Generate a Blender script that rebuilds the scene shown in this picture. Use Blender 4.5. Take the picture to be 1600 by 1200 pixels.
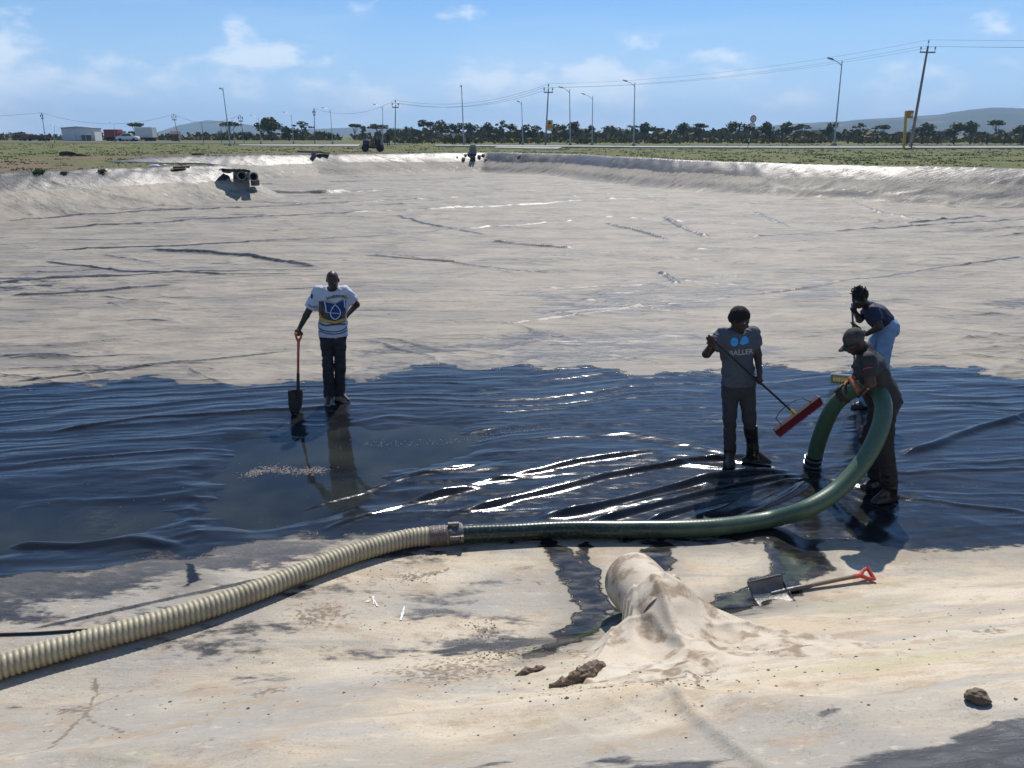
import bpy, bmesh, math, random
import numpy as np
from mathutils import Vector, Matrix, Euler
from mathutils.bvhtree import BVHTree

for _o in list(bpy.data.objects):
    bpy.data.objects.remove(_o, do_unlink=True)
SC = bpy.context.scene
COL = SC.collection

# ------------------------------------------------------------------ camera
CAM_Z = 3.4
FPX = 1200.0
PITCH = math.atan((600 - 212) / FPX)
cam_data = bpy.data.cameras.new('camera')
cam_data.sensor_width = 36.0
cam_data.lens = FPX / 1600 * 36.0
cam_data.clip_start = 0.05
cam_data.clip_end = 30000
cam = bpy.data.objects.new('camera', cam_data)
cam.location = (0, 0, CAM_Z)
cam.rotation_euler = (math.pi / 2 - PITCH, 0, 0)
COL.objects.link(cam)
SC.camera = cam

# ------------------------------------------------------------------ sky and sun
SUN_EL = math.radians(50)
SUN_AZ = math.radians(13)          # to the right of the viewing direction
SUN_DIR = Vector((math.sin(SUN_AZ) * math.cos(SUN_EL), math.cos(SUN_AZ) * math.cos(SUN_EL), math.sin(SUN_EL)))
world = bpy.data.worlds.new('World')
SC.world = world
world.use_nodes = True
wn = world.node_tree.nodes; wl = world.node_tree.links
for n in list(wn): wn.remove(n)


def N(tree, t, **kw):
    n = tree.nodes.new(t)
    for k, v in kw.items():
        if k == 'inp':
            for kk, vv in v.items():
                n.inputs[kk].default_value = vv
        else:
            setattr(n, k, v)
    return n


def build_world():
    T = world.node_tree; L = T.links.new
    out = N(T, 'ShaderNodeOutputWorld'); bg = N(T, 'ShaderNodeBackground')
    bg.inputs['Strength'].default_value = 0.062
    sky = N(T, 'ShaderNodeTexSky', sky_type='NISHITA')
    sky.sun_disc = False
    sky.sun_elevation = SUN_EL
    sky.sun_rotation = SUN_AZ
    sky.altitude = 20; sky.air_density = 1.0; sky.dust_density = 0.15; sky.ozone_density = 3.0
    tc = N(T, 'ShaderNodeTexCoord')
    sep = N(T, 'ShaderNodeSeparateXYZ'); L(tc.outputs['Generated'], sep.inputs[0])
    # slightly deeper blue
    tint = N(T, 'ShaderNodeMix', data_type='RGBA', blend_type='MULTIPLY'); tint.inputs[0].default_value = 1.0
    tint.inputs[7].default_value = (0.53, 0.82, 1.14, 1); L(sky.outputs[0], tint.inputs[6])
    # moist air: the sky pales to a soft blue all round the horizon
    hz = N(T, 'ShaderNodeMapRange', interpolation_type='SMOOTHSTEP', inp={'From Min': 0.0, 'From Max': 0.20, 'To Min': 0.9, 'To Max': 0.0}); L(sep.outputs['Z'], hz.inputs['Value'])
    hs = N(T, 'ShaderNodeMix', data_type='RGBA'); hs.inputs[7].default_value = (5.2, 7.8, 11.4, 1)
    L(hz.outputs[0], hs.inputs[0]); L(tint.outputs[2], hs.inputs[6])
    # cumulus band low above the horizon
    mp = N(T, 'ShaderNodeMapping'); mp.inputs['Scale'].default_value = (1, 1, 2.1); mp.inputs['Location'].default_value = (0.37, 0.1, 0.0)
    L(tc.outputs['Generated'], mp.inputs[0])
    n1 = N(T, 'ShaderNodeTexNoise', inp={'Scale': 8.5, 'Detail': 11.0, 'Roughness': 0.55, 'Distortion': 0.1}); L(mp.outputs[0], n1.inputs['Vector'])
    # density falls with height: strongest between 1 and 8 degrees
    band = N(T, 'ShaderNodeMapRange', inp={'From Min': 0.03, 'From Max': 0.16, 'To Min': 0.0, 'To Max': 0.27}); L(sep.outputs['Z'], band.inputs['Value'])
    low = N(T, 'ShaderNodeMapRange', inp={'From Min': -0.02, 'From Max': 0.05, 'To Min': 0.03, 'To Max': 0.0}); L(sep.outputs['Z'], low.inputs['Value'])
    sub = N(T, 'ShaderNodeMath', operation='SUBTRACT'); L(n1.outputs['Fac'], sub.inputs[0]); L(band.outputs[0], sub.inputs[1])
    add = N(T, 'ShaderNodeMath', operation='ADD'); L(sub.outputs[0], add.inputs[0]); L(low.outputs[0], add.inputs[1])
    cm = N(T, 'ShaderNodeMapRange', interpolation_type='SMOOTHSTEP', inp={'From Min': 0.40, 'From Max': 0.54, 'To Min': 0.0, 'To Max': 0.7}); L(add.outputs[0], cm.inputs['Value'])
    # thin high streaks
    mp2 = N(T, 'ShaderNodeMapping'); mp2.inputs['Scale'].default_value = (1.0, 1.0, 7.0); mp2.inputs['Rotation'].default_value = (0.10, 0.16, 0.4)
    L(tc.outputs['Generated'], mp2.inputs[0])
    n2 = N(T, 'ShaderNodeTexNoise', inp={'Scale': 1.9, 'Detail': 7.0, 'Roughness': 0.55, 'Distortion': 0.5}); L(mp2.outputs[0], n2.inputs['Vector'])
    cm2 = N(T, 'ShaderNodeMapRange', interpolation_type='SMOOTHSTEP', inp={'From Min': 0.45, 'From Max': 0.78, 'To Min': 0.0, 'To Max': 0.5}); L(n2.outputs['Fac'], cm2.inputs['Value'])
    m2 = N(T, 'ShaderNodeMix', data_type='RGBA'); m2.inputs[7].default_value = (6.4, 8.6, 11.2, 1)
    L(cm2.outputs[0], m2.inputs[0]); L(hs.outputs[2], m2.inputs[6])
    # cumulus colour: brighter tops, greyer bases
    m1 = N(T, 'ShaderNodeMix', data_type='RGBA')
    cr = N(T, 'ShaderNodeMix', data_type='RGBA'); cr.inputs[6].default_value = (5.9, 8.0, 10.8, 1); cr.inputs[7].default_value = (9.8, 10.9, 12.2, 1)
    br = N(T, 'ShaderNodeMapRange', inp={'From Min': 0.46, 'From Max': 0.64}); L(n1.outputs['Fac'], br.inputs['Value']); L(br.outputs[0], cr.inputs[0])
    L(cm.outputs[0], m1.inputs[0]); L(m2.outputs[2], m1.inputs[6]); L(cr.outputs[2], m1.inputs[7])
    L(m1.outputs[2], bg.inputs['Color']); L(bg.outputs[0], out.inputs[0])


build_world()
sun_data = bpy.data.lights.new('sun', 'SUN')
sun_data.energy = 3.3
sun_data.angle = math.radians(0.53)
sun_data.color = (1.0, 0.94, 0.86)
sun = bpy.data.objects.new('sun', sun_data)
sun.rotation_euler = SUN_DIR.to_track_quat('Z', 'Y').to_euler()
sun.location = (20, 40, 60)
COL.objects.link(sun)

vs = SC.view_settings
vs.view_transform = 'Standard'; vs.look = 'None'; vs.exposure = 0.58; vs.gamma = 1.0; vs.use_curve_mapping = False
SC.render.engine = 'CYCLES'
SC.cycles.max_bounces = 6; SC.cycles.diffuse_bounces = 3; SC.cycles.glossy_bounces = 3
SC.cycles.transmission_bounces = 4; SC.cycles.volume_bounces = 0; SC.cycles.transparent_max_bounces = 8
SC.cycles.use_denoising = True
SC.cycles.sample_clamp_indirect = 6.0
SC.cycles.sample_clamp_direct = 30.0
SC.cycles.caustics_reflective = False

# ------------------------------------------------------------------ numeric helpers
rng = np.random.default_rng(7)


def sstep(a, b, v):
    t = np.clip((np.asarray(v, float) - a) / (b - a), 0, 1)
    return t * t * (3 - 2 * t)


def _hash(ix, iy, seed):
    h = ix * np.uint32(374761393) + iy * np.uint32(668265263) + np.uint32((seed * 1442695041) & 0xFFFFFFFF)
    h = (h ^ (h >> np.uint32(13))) * np.uint32(1274126177)
    h = h ^ (h >> np.uint32(16))
    return (h & np.uint32(0xFFFFFF)).astype(np.float32) * np.float32(1 / 0xFFFFFF)


def vnoise(x, y, seed=0):
    x = np.asarray(x, np.float32); y = np.asarray(y, np.float32)
    x, y = np.broadcast_arrays(x, y)
    ix = np.floor(x); iy = np.floor(y)
    fx = x - ix; fy = y - iy
    ux = fx * fx * fx * (fx * (fx * 6 - 15) + 10); uy = fy * fy * fy * (fy * (fy * 6 - 15) + 10)
    ix = np.atleast_1d(ix).astype(np.int32).astype(np.uint32); iy = np.atleast_1d(iy).astype(np.int32).astype(np.uint32); o = np.uint32(1)
    a = _hash(ix, iy, seed); b = _hash(ix + o, iy, seed); c = _hash(ix, iy + o, seed); d = _hash(ix + o, iy + o, seed)
    r = (a + (b - a) * ux) * (1 - uy) + (c + (d - c) * ux) * uy
    return r if x.ndim else r[0]


def fbm(x, y, octv=4, seed=0, gain=0.5):
    s = 0; a = 1.0; t = 0
    for k in range(octv):
        s = s + a * vnoise(x, y, seed + k * 17); t += a
        x = x * 2.03 + 3.1; y = y * 2.03 + 7.7; a *= gain
    return s / t


def ridged(x, y, seed=0):
    n = 1 - np.abs(2 * vnoise(x, y, seed) - 1)
    return n


def seg_dist(x, y, poly, closed=False):
    """distance to a polyline, and the arc length of the nearest point"""
    x = np.asarray(x); y = np.asarray(y); ft = x.dtype if x.dtype == np.float32 else np.float64
    best = np.full(x.shape, 1e12, ft); arc = np.zeros(x.shape, ft); acc = 0.0
    n = len(poly); m = n if closed else n - 1
    for i in range(m):
        ax, ay = poly[i]; bx, by = poly[(i + 1) % n]
        dx, dy = bx - ax, by - ay; l2 = max(1e-9, dx * dx + dy * dy); l = math.sqrt(l2)
        px = x - ft.type(ax) if hasattr(ft, 'type') else x - ax; py = y - ft.type(ay) if hasattr(ft, 'type') else y - ay
        t = px * (dx / l2); t += py * (dy / l2); np.clip(t, 0, 1, out=t)
        px = px - t * dx; py = py - t * dy
        d = px * px + py * py
        k = d < best
        np.copyto(best, d, where=k); np.copyto(arc, acc + t * l, where=k)
        acc += l
    return np.sqrt(best), arc


def inside(x, y, poly):
    r = np.zeros(x.shape, bool); n = len(poly); j = n - 1
    for i in range(n):
        xi, yi = poly[i]; xj, yj = poly[j]
        if yi != yj:
            c = ((yi > y) != (yj > y)) & (x < (xj - xi) * (y - yi) / (yj - yi) + xi)
            r ^= c
        j = i
    return r


CP, SP = math.cos(PITCH), math.sin(PITCH)


def ray(px, py):
    u = (px - 800) / FPX; v = (py - 600) / FPX
    return (u, CP - v * SP, -SP - v * CP)


def at(px, py, z=0.0):
    d = ray(px, py); t = (z - CAM_Z) / d[2]
    return Vector((d[0] * t, d[1] * t, z))


def atd(px, py, y):
    """point on the ray at the given distance y in front of the camera"""
    d = ray(px, py); t = y / d[1]
    return Vector((d[0] * t, y, CAM_Z + d[2] * t))


# ------------------------------------------------------------------ shape of the basin
CREST = [(-50, -9.9), (-44, 8), (-24.5, 34.0), (-16.2, 45.5), (-18.5, 48.5), (-26.5, 53), (-28, 62), (-18.5, 72), (-9.3, 77),
         (-2.6, 80), (5.8, 72.5), (8.4, 63.6), (11.4, 55.6), (15.9, 49.2), (21.6, 44.3), (26.7, 41), (45, 28), (52, 21), (50, 12.1)]
RIM = 1.75


def ground_z(x, y):
    d = np.hypot(x, y)
    return RIM + 0.55 * sstep(86, 128, d) + 0.10 * (fbm(x * 0.12, y * 0.12, 3, 5) - 0.5) + 0.05 * (fbm(x * 0.6, y * 0.6, 2, 9) - 0.5)


def basin(x, y):
    """smooth height, distance inside the crest, arc length along it"""
    x = np.asarray(x); y = np.asarray(y)
    d, arc = seg_dist(x, y, CREST, True)
    s = np.where(inside(x, y, CREST), d, -d)
    s = s + 0.35 * (fbm(arc * 0.25, arc * 0 + 2.0, 3, 3) - 0.5) * sstep(12, 25, y)
    R = 2.95 + 0.5 * sstep(16, 9, y)
    t = np.clip(s / R, 0, 1)
    r = 0.62 * t + 0.38 * t * t * (3 - 2 * t)
    z = RIM * (1 - r)
    return z, s, arc


def hit(px, py):
    """where the ray through a pixel meets the smooth basin or the plain"""
    d = ray(px, py); lo, hi, n = 0.5, 140.0, 420
    t = np.geomspace(lo, hi, n)
    for _ in range(3):
        x = d[0] * t; y = d[1] * t; z = CAM_Z + d[2] * t
        h, s, _a = basin(x, y)
        h = np.where(s < 0, ground_z(x, y), h)
        k = max(1, int(np.argmax(z <= h)))
        t = np.linspace(t[k - 1], t[k], 24)
    return Vector((float(x[k]), float(y[k]), float(h[k])))


def pxpoly(pts, z=0.0):
    return [(at(a, b, z).x, at(a, b, z).y) for a, b in pts]


# ------------------------------------------------------------------ materials
MATS = {}


def mat(name, color=(0.5, 0.5, 0.5), rough=0.6, metal=0.0, spec=0.5, var=0.0, scale=20.0, bump=0.0, bscale=60.0, second=None, sheen=0.0, aniso=(1, 1, 1)):
    """principled material with noise variation of colour and a little relief"""
    if name in MATS: return MATS[name]
    m = bpy.data.materials.new(name); m.use_nodes = True; T = m.node_tree; L = T.links.new
    b = T.nodes['Principled BSDF']
    b.inputs['Base Color'].default_value = (*color, 1); b.inputs['Roughness'].default_value = rough
    b.inputs['Metallic'].default_value = metal; b.inputs['Specular IOR Level'].default_value = spec
    if sheen: b.inputs['Sheen Weight'].default_value = sheen
    tc = N(T, 'ShaderNodeTexCoord'); mp = N(T, 'ShaderNodeMapping'); mp.inputs['Scale'].default_value = aniso
    L(tc.outputs['Object'], mp.inputs[0])
    if var or second:
        nz = N(T, 'ShaderNodeTexNoise', inp={'Scale': scale, 'Detail': 6.0, 'Roughness': 0.6}); L(mp.outputs[0], nz.inputs['Vector'])
        rm = N(T, 'ShaderNodeMapRange', inp={'From Min': 0.32, 'From Max': 0.68}); L(nz.outputs['Fac'], rm.inputs['Value'])
        mx = N(T, 'ShaderNodeMix', data_type='RGBA')
        c2 = second if second else tuple(c * (1 - var) for c in color)
        mx.inputs[6].default_value = (*color, 1); mx.inputs[7].default_value = (*c2, 1)
        L(rm.outputs[0], mx.inputs[0]); L(mx.outputs[2], b.inputs['Base Color'])
        rr = N(T, 'ShaderNodeMapRange', inp={'To Min': max(0.02, rough - 0.1), 'To Max': min(1, rough + 0.1)}); L(nz.outputs['Fac'], rr.inputs['Value']); L(rr.outputs[0], b.inputs['Roughness'])
    if bump:
        nb = N(T, 'ShaderNodeTexNoise', inp={'Scale': bscale, 'Detail': 4.0}); L(mp.outputs[0], nb.inputs['Vector'])
        bp = N(T, 'ShaderNodeBump', inp={'Strength': bump, 'Distance': 0.02}); L(nb.outputs['Fac'], bp.inputs['Height']); L(bp.outputs[0], b.inputs['Normal'])
    MATS[name] = m
    return m


def liner_material():
    m = bpy.data.materials.new('pond_liner'); m.use_nodes = True; T = m.node_tree; L = T.links.new
    b = T.nodes['Principled BSDF']
    tc = N(T, 'ShaderNodeTexCoord')

    def noise(scale, detail, rough=0.55, sc=(1, 1, 1), rot=0.18, dist=0.0, loc=(0, 0, 0)):
        mp = N(T, 'ShaderNodeMapping'); mp.inputs['Scale'].default_value = sc; mp.inputs['Rotation'].default_value = (0, 0, rot); mp.inputs['Location'].default_value = loc
        L(tc.outputs['Object'], mp.inputs[0])
        n = N(T, 'ShaderNodeTexNoise', inp={'Scale': scale, 'Detail': detail, 'Roughness': rough, 'Distortion': dist}); L(mp.outputs[0], n.inputs['Vector'])
        return n.outputs['Fac']

    def attr(name):
        return N(T, 'ShaderNodeAttribute', attribute_name=name).outputs['Fac']

    def mth(op, a, bb=None, c=None):
        n = N(T, 'ShaderNodeMath', operation=op)
        for i, v in enumerate((a, bb, c)):
            if v is None: continue
            if isinstance(v, (int, float)): n.inputs[i].default_value = v
            else: L(v, n.inputs[i])
        return n.outputs[0]

    def mr(v, a, bb, c=0.0, d=1.0, smooth=True):
        n = N(T, 'ShaderNodeMapRange', inp={'From Min': a, 'From Max': bb, 'To Min': c, 'To Max': d})
        if smooth: n.interpolation_type = 'SMOOTHSTEP'
        L(v, n.inputs['Value']); return n.outputs[0]

    def mix(f, a, bb):
        n = N(T, 'ShaderNodeMix', data_type='RGBA')
        if isinstance(f, (int, float)): n.inputs[0].default_value = f
        else: L(f, n.inputs[0])
        for i, v in ((6, a), (7, bb)):
            if isinstance(v, tuple): n.inputs[i].default_value = (*v, 1)
            else: L(v, n.inputs[i])
        return n.outputs[2]

    def fmix(f, a, bb):
        n = N(T, 'ShaderNodeMix', data_type='FLOAT'); L(f, n.inputs[0])
        for i, v in ((2, a), (3, bb)):
            if isinstance(v, (int, float)): n.inputs[i].default_value = v
            else: L(v, n.inputs[i])
        return n.outputs[0]

    wet_a, silt_a, alg_a, mud_a = attr('wet'), attr('silt'), attr('algae'), attr('mud')
    n_big = noise(0.55, 5, sc=(0.6, 1.4, 1))
    n_mid = noise(2.2, 8, 0.62, sc=(0.45, 1.5, 1), dist=0.4)
    n_fine = noise(9, 8, 0.65, sc=(0.6, 1.3, 1), rot=0.3)
    n_grit = noise(70, 4, 0.6)
    n_speck = noise(26, 3, 0.5, loc=(3, 1, 0))
    n_str = noise(4.5, 7, 0.6, sc=(0.12, 1.6, 1), rot=0.22, dist=0.3)
    # silt colours
    n_crk = noise(1.1, 6, 0.5, sc=(0.10, 1.5, 1), rot=0.16, dist=0.6, loc=(7, 3, 0))
    n_crk2 = noise(1.6, 5, 0.5, sc=(0.22, 1.2, 1), rot=-0.42, dist=0.5, loc=(1, 9, 0))
    n_yel = noise(1.3, 7, 0.6, sc=(0.5, 1.3, 1), loc=(4, 4, 2))
    warm = (0.53, 0.43, 0.295); pale = (0.60, 0.53, 0.41); grey = (0.31, 0.295, 0.262); brown = (0.30, 0.215, 0.13)
    far = N(T, 'ShaderNodeSeparateXYZ'); L(tc.outputs['Object'], far.inputs[0])
    c = mix(mr(n_mid, 0.35, 0.65), warm, pale)
    c = mix(mr(n_big, 0.42, 0.62, 0, 0.85), c, grey)
    c = mix(mr(noise(1.9, 9, 0.66, sc=(0.45, 1.5, 1), loc=(9, 2, 5)), 0.53, 0.66, 0, 0.6), c, (0.33, 0.325, 0.31))
    c = mix(mr(n_yel, 0.56, 0.70, 0, 0.5), c, (0.44, 0.41, 0.22))
    cf = mix(mr(n_mid, 0.34, 0.66), (0.25, 0.224, 0.180), (0.36, 0.315, 0.245))
    cf = mix(mr(n_yel, 0.52, 0.68, 0, 0.6), cf, (0.35, 0.305, 0.22))
    cf = mix(mr(n_big, 0.45, 0.62, 0, 0.5), cf, (0.165, 0.165, 0.160))
    cf = mix(mr(far.outputs['Z'], 0.40, 0.75, 0.0, 0.9), cf, mix(mr(n_mid, 0.35, 0.65), (0.43, 0.365, 0.265), (0.50, 0.44, 0.34)))
    c = mix(mr(far.outputs['Y'], 6.6, 12.0, 0.0, 1.0), c, cf)
    c = mix(mr(n_str, 0.55, 0.70, 0, 0.6), c, grey)
    n_blot = noise(3.4, 10, 0.68, sc=(0.7, 1.2, 1), loc=(2, 8, 1))
    c = mix(mr(n_blot, 0.52, 0.62, 0, 0.62), c, mix(mr(far.outputs['Y'], 7.0, 12.0), (0.37, 0.275, 0.18), (0.22, 0.20, 0.17)))
    c = mix(mr(n_fine, 0.52, 0.66, 0, 0.55), c, mix(mr(far.outputs['Y'], 7.0, 12.0), (0.42, 0.36, 0.28), (0.16, 0.155, 0.15)))
    c = mix(mr(n_grit, 0.56, 0.68, 0, 0.6), c, brown)
    c = mix(mr(noise(34, 6, 0.7, loc=(5, 5, 5)), 0.60, 0.68, 0, 0.6), c, (0.19, 0.14, 0.09))
    c = mix(mr(noise(18, 7, 0.7, sc=(0.6, 1.3, 1), loc=(1, 6, 3)), 0.57, 0.66, 0, 0.5), c, mix(mr(far.outputs['Y'], 7.0, 12.0), pale, (0.38, 0.345, 0.285)))
    c = mix(mr(mth('ADD', n_speck, mth('MULTIPLY', mud_a, 0.34)), 0.68, 0.88, 0, 0.75), c, (0.17, 0.12, 0.075))
    crk = mth('MAXIMUM', mr(mth('ABSOLUTE', mth('SUBTRACT', n_crk, 0.5)), 0.0, 0.010, 1.0, 0.0), mr(mth('ABSOLUTE', mth('SUBTRACT', n_crk2, 0.47)), 0.0, 0.007, 1.0, 0.0))
    crk = mth('MULTIPLY', mth('MULTIPLY', crk, mr(n_big, 0.38, 0.60)), mr(far.outputs['Y'], 8.0, 11.0))
    c = mix(mth('MULTIPLY', crk, 0.6), c, (0.09, 0.085, 0.08))
    # bare liner where the silt is thin
    bare_f = mr(mth('ADD', silt_a, mth('ADD', mth('MULTIPLY', mth('SUBTRACT', n_fine, 0.5), 0.85), mth('MULTIPLY', mth('SUBTRACT', n_mid, 0.5), 1.3))), 0.34, 0.56)
    bare_c = mix(mr(n_fine, 0.4, 0.7), (0.028, 0.030, 0.034), (0.075, 0.076, 0.078))
    c = mix(bare_f, bare_c, c)
    # wet part
    wv = mth('ADD', wet_a, mth('ADD', mth('MULTIPLY', mth('SUBTRACT', n_mid, 0.5), 0.55), mth('MULTIPLY', mth('SUBTRACT', n_fine, 0.5), 0.32)))
    wet = mr(wv, -0.03, 0.035)
    damp = mr(wv, -0.55, 0.05, 0.0, 0.55)
    c = mix(damp, c, (0.14, 0.125, 0.10))
    c = mix(wet, c, mix(mr(n_mid, 0.45, 0.75), (0.010, 0.011, 0.013), (0.022, 0.021, 0.019)))
    c = mix(mr(mth('ADD', alg_a, mth('MULTIPLY', mth('SUBTRACT', n_speck, 0.5), 1.1)), 0.45, 0.75, 0, 0.8), c, (0.045, 0.056, 0.022))
    L(c, b.inputs['Base Color'])
    rdry = fmix(bare_f, 0.46, fmix(damp, 0.66, 0.34))
    rwet = mth('ADD', mr(n_fine, 0.3, 0.7, 0.09, 0.22), mr(wet_a, 0.0, 0.35, 0.03, 0.0))
    L(fmix(wet, rdry, rwet), b.inputs['Roughness'])
    L(fmix(wet, fmix(bare_f, 0.45, 0.28), 0.5), b.inputs['Specular IOR Level'])
    # relief
    h = mth('ADD', mth('MULTIPLY', n_fine, 0.6), mth('MULTIPLY', n_grit, 0.16))
    h = mth('ADD', h, mth('MULTIPLY', n_mid, 0.9))
    h = mth('ADD', h, mth('MULTIPLY', n_str, 0.5))
    h = mth('ADD', h, mth('MULTIPLY', crk, 0.5))
    bd = N(T, 'ShaderNodeBump', inp={'Strength': 0.7, 'Distance': 0.026}); L(h, bd.inputs['Height'])
    hw = mth('ADD', mth('MULTIPLY', noise(7, 3, 0.5, sc=(0.35, 1.3, 1)), 0.55), mth('MULTIPLY', noise(110, 2, 0.5), 0.045))
    L(fmix(wet, h, mth('MULTIPLY', hw, mr(far.outputs['Y'], 5.9, 6.8, 0.05, 0.8))), bd.inputs['Height'])
    L(bd.outputs[0], b.inputs['Normal'])
    return m


# ------------------------------------------------------------------ object helpers
def tag(o, label=None, cat=None, group=None, kind=None):
    if label: o['label'] = label
    if cat: o['category'] = cat
    if group: o['group'] = group
    if kind: o['kind'] = kind
    return o


def link(name, me, m=None, parent=None, smooth=False):
    o = bpy.data.objects.new(name, me); COL.objects.link(o)
    if m is not None and not me.materials: me.materials.append(m)
    if parent is not None: o.parent = parent
    if smooth and len(me.polygons): me.polygons.foreach_set('use_smooth', np.ones(len(me.polygons), bool))
    return o


def empty(name, loc=(0, 0, 0), rz=0.0, rot=None):
    o = bpy.data.objects.new(name, None); COL.objects.link(o)
    o.location = loc; o.rotation_euler = rot if rot is not None else (0, 0, rz); o.empty_display_size = 0.2
    return o


def np_mesh(name, V, F, check=False):
    """V (n,3), F (m,k) quads or triangles"""
    V = np.ascontiguousarray(V, np.float32); F = np.ascontiguousarray(F, np.int32)
    me = bpy.data.meshes.new(name); k = F.shape[1]
    me.vertices.add(len(V)); me.vertices.foreach_set('co', V.ravel())
    me.loops.add(F.size); me.loops.foreach_set('vertex_index', F.ravel())
    me.polygons.add(len(F)); me.polygons.foreach_set('loop_start', np.arange(0, F.size, k, dtype=np.int32))
    me.update(calc_edges=True)
    if check: me.validate()
    return me


def grid_faces(nr, nc, keep=None):
    i = np.arange(nr - 1)[:, None] * nc + np.arange(nc - 1)[None, :]
    F = np.stack([i, i + 1, i + 1 + nc, i + nc], -1).reshape(-1, 4)
    if keep is not None: F = F[keep.reshape(-1)]
    return F


def compact(V, F, *attrs):
    u, inv = np.unique(F, return_inverse=True)
    return (V[u], inv.reshape(F.shape)) + tuple(a[u] for a in attrs)


def set_attr(me, name, arr):
    a = me.attributes.new(name, 'FLOAT', 'POINT'); a.data.foreach_set('value', np.ascontiguousarray(arr, np.float32))

# ------------------------------------------------------------------ pond liner
WET = pxpoly([(-150, 612), (0, 606), (130, 601), (250, 592), (300, 600), (400, 606), (470, 592), (560, 604), (620, 583), (700, 574), (800, 577), (900, 570), (1000, 586),
              (1100, 580), (1250, 574), (1330, 580), (1400, 572), (1500, 572), (1600, 592), (1760, 600), (1800, 850), (1600, 852), (1450, 868), (1380, 852), (1300, 842), (1200, 842), (1000, 846),
              (850, 838), (800, 842), (700, 828), (640, 832), (560, 842), (500, 832), (400, 852), (330, 872), (280, 866), (200, 882), (100, 897), (0, 908), (-200, 930)])
WET_BLOBS = [[(1205, 835), (1290, 835), (1295, 880), (1270, 905), (1215, 905), (1198, 880)], [(1005, 860), (1045, 835), (1062, 870), (1050, 890), (1010, 885)],
             [(845, 835), (880, 860), (900, 890), (935, 920), (960, 950), (930, 985), (880, 1015), (830, 1035), (815, 1030), (880, 985), (915, 950), (880, 905), (850, 870)],
             [(905, 835), (925, 850), (905, 870), (925, 890), (915, 905), (885, 880), (895, 855)],
             [(1075, 955), (1150, 925), (1220, 900), (1255, 900), (1240, 925), (1160, 955), (1090, 975)], [(285, 880), (300, 880), (300, 915), (285, 915)],
             [(1010, 850), (1055, 852), (1030, 870)]]
DEEP = pxpoly([(330, 790), (300, 750), (390, 700), (480, 668), (620, 660), (720, 665), (715, 715), (650, 755), (590, 785), (500, 805), (380, 815)])
DEEP2 = pxpoly([(-150, 800), (0, 775), (150, 770), (260, 800), (240, 840), (100, 860), (-150, 880)])
FOLDS = [  # pixel polyline on the basin floor, height, half width
    ([(0, 396), (200, 388), (380, 381), (600, 369), (800, 353), (960, 342)], .045, .07),
    ([(225, 391), (330, 398), (420, 406), (508, 421)], .09, .10),
    ([(0, 362), (200, 352), (300, 345), (480, 337), (700, 327), (900, 316)], .05, .10),
    ([(-50, 352), (100, 340), (260, 330), (390, 325), (560, 317), (690, 311), (770, 306)], .06, .12),
    ([(690, 523), (800, 506), (1000, 481), (1200, 459), (1440, 424), (1620, 398)], .022, .022),
    ([(0, 601), (200, 580), (330, 565), (470, 548)], .024, .025),
    ([(765, 378), (840, 385), (905, 392)], .07, .08), ([(940, 350), (1000, 362), (1052, 379)], .08, .09),
    ([(1035, 338), (1060, 354), (1112, 376)], .08, .10), ([(1175, 330), (1205, 345), (1237, 359)], .06, .09),
    ([(1115, 376), (1250, 366), (1420, 355), (1620, 343)], .03, .07), ([(1330, 318), (1380, 335), (1450, 347)], .07, .1),
    ([(0, 466), (150, 456), (280, 446)], .04, .05), ([(620, 338), (680, 354), (770, 369)], .045, .09), ([(60, 408), (190, 425), (380, 431)], .04, .06),
    ([(392, 296), (425, 303), (500, 303), (560, 301), (610, 297)], .16, .16), ([(640, 330), (800, 322), (960, 312), (1060, 305)], .04, .10),
    ([(500, 285), (640, 282), (760, 278)], .05, .15), ([(1340, 345), (1420, 350), (1545, 338)], .06, .09), ([(0, 440), (120, 436), (330, 425), (520, 421)], .03, .05),
    ([(560, 398), (700, 410), (850, 428)], .03, .05), ([(1030, 425), (1060, 445)], .05, .06), ([(900, 338), (1040, 345), (1180, 352)], .03, .07),
    # in the wet part
    ([(1405, 714), (1480, 690), (1540, 668), (1620, 642)], .045, .05), ([(838, 812), (960, 785), (1090, 755), (1245, 737)], .05, .045),
    ([(905, 818), (1030, 790), (1150, 762), (1255, 742)], .04, .035), ([(690, 812), (800, 780), (940, 745), (1080, 722), (1210, 716)], .038, .05),
    ([(990, 822), (1090, 795), (1190, 765), (1262, 748)], .035, .03), ([(620, 795), (760, 752), (900, 722), (1050, 703)], .03, .05),
    ([(60, 680), (230, 652), (470, 640), (560, 633)], .022, .03), ([(450, 800), (560, 770), (640, 742), (760, 720)], .022, .03),
    ([(0, 850), (120, 852), (200, 845), (290, 862)], .03, .06), ([(500, 830), (600, 800), (680, 775), (760, 760)], .02, .03),
    ([(1130, 830), (1190, 800), (1240, 772), (1268, 750)], .03, .03), ([(1290, 745), (1400, 775), (1500, 790), (1620, 800)], .02, .03),
    ([(1310, 735), (1420, 742), (1520, 735), (1620, 730)], .018, .03), ([(20, 990), (200, 950), (420, 905), (720, 845), (830, 833)], .012, .012),
]


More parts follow.
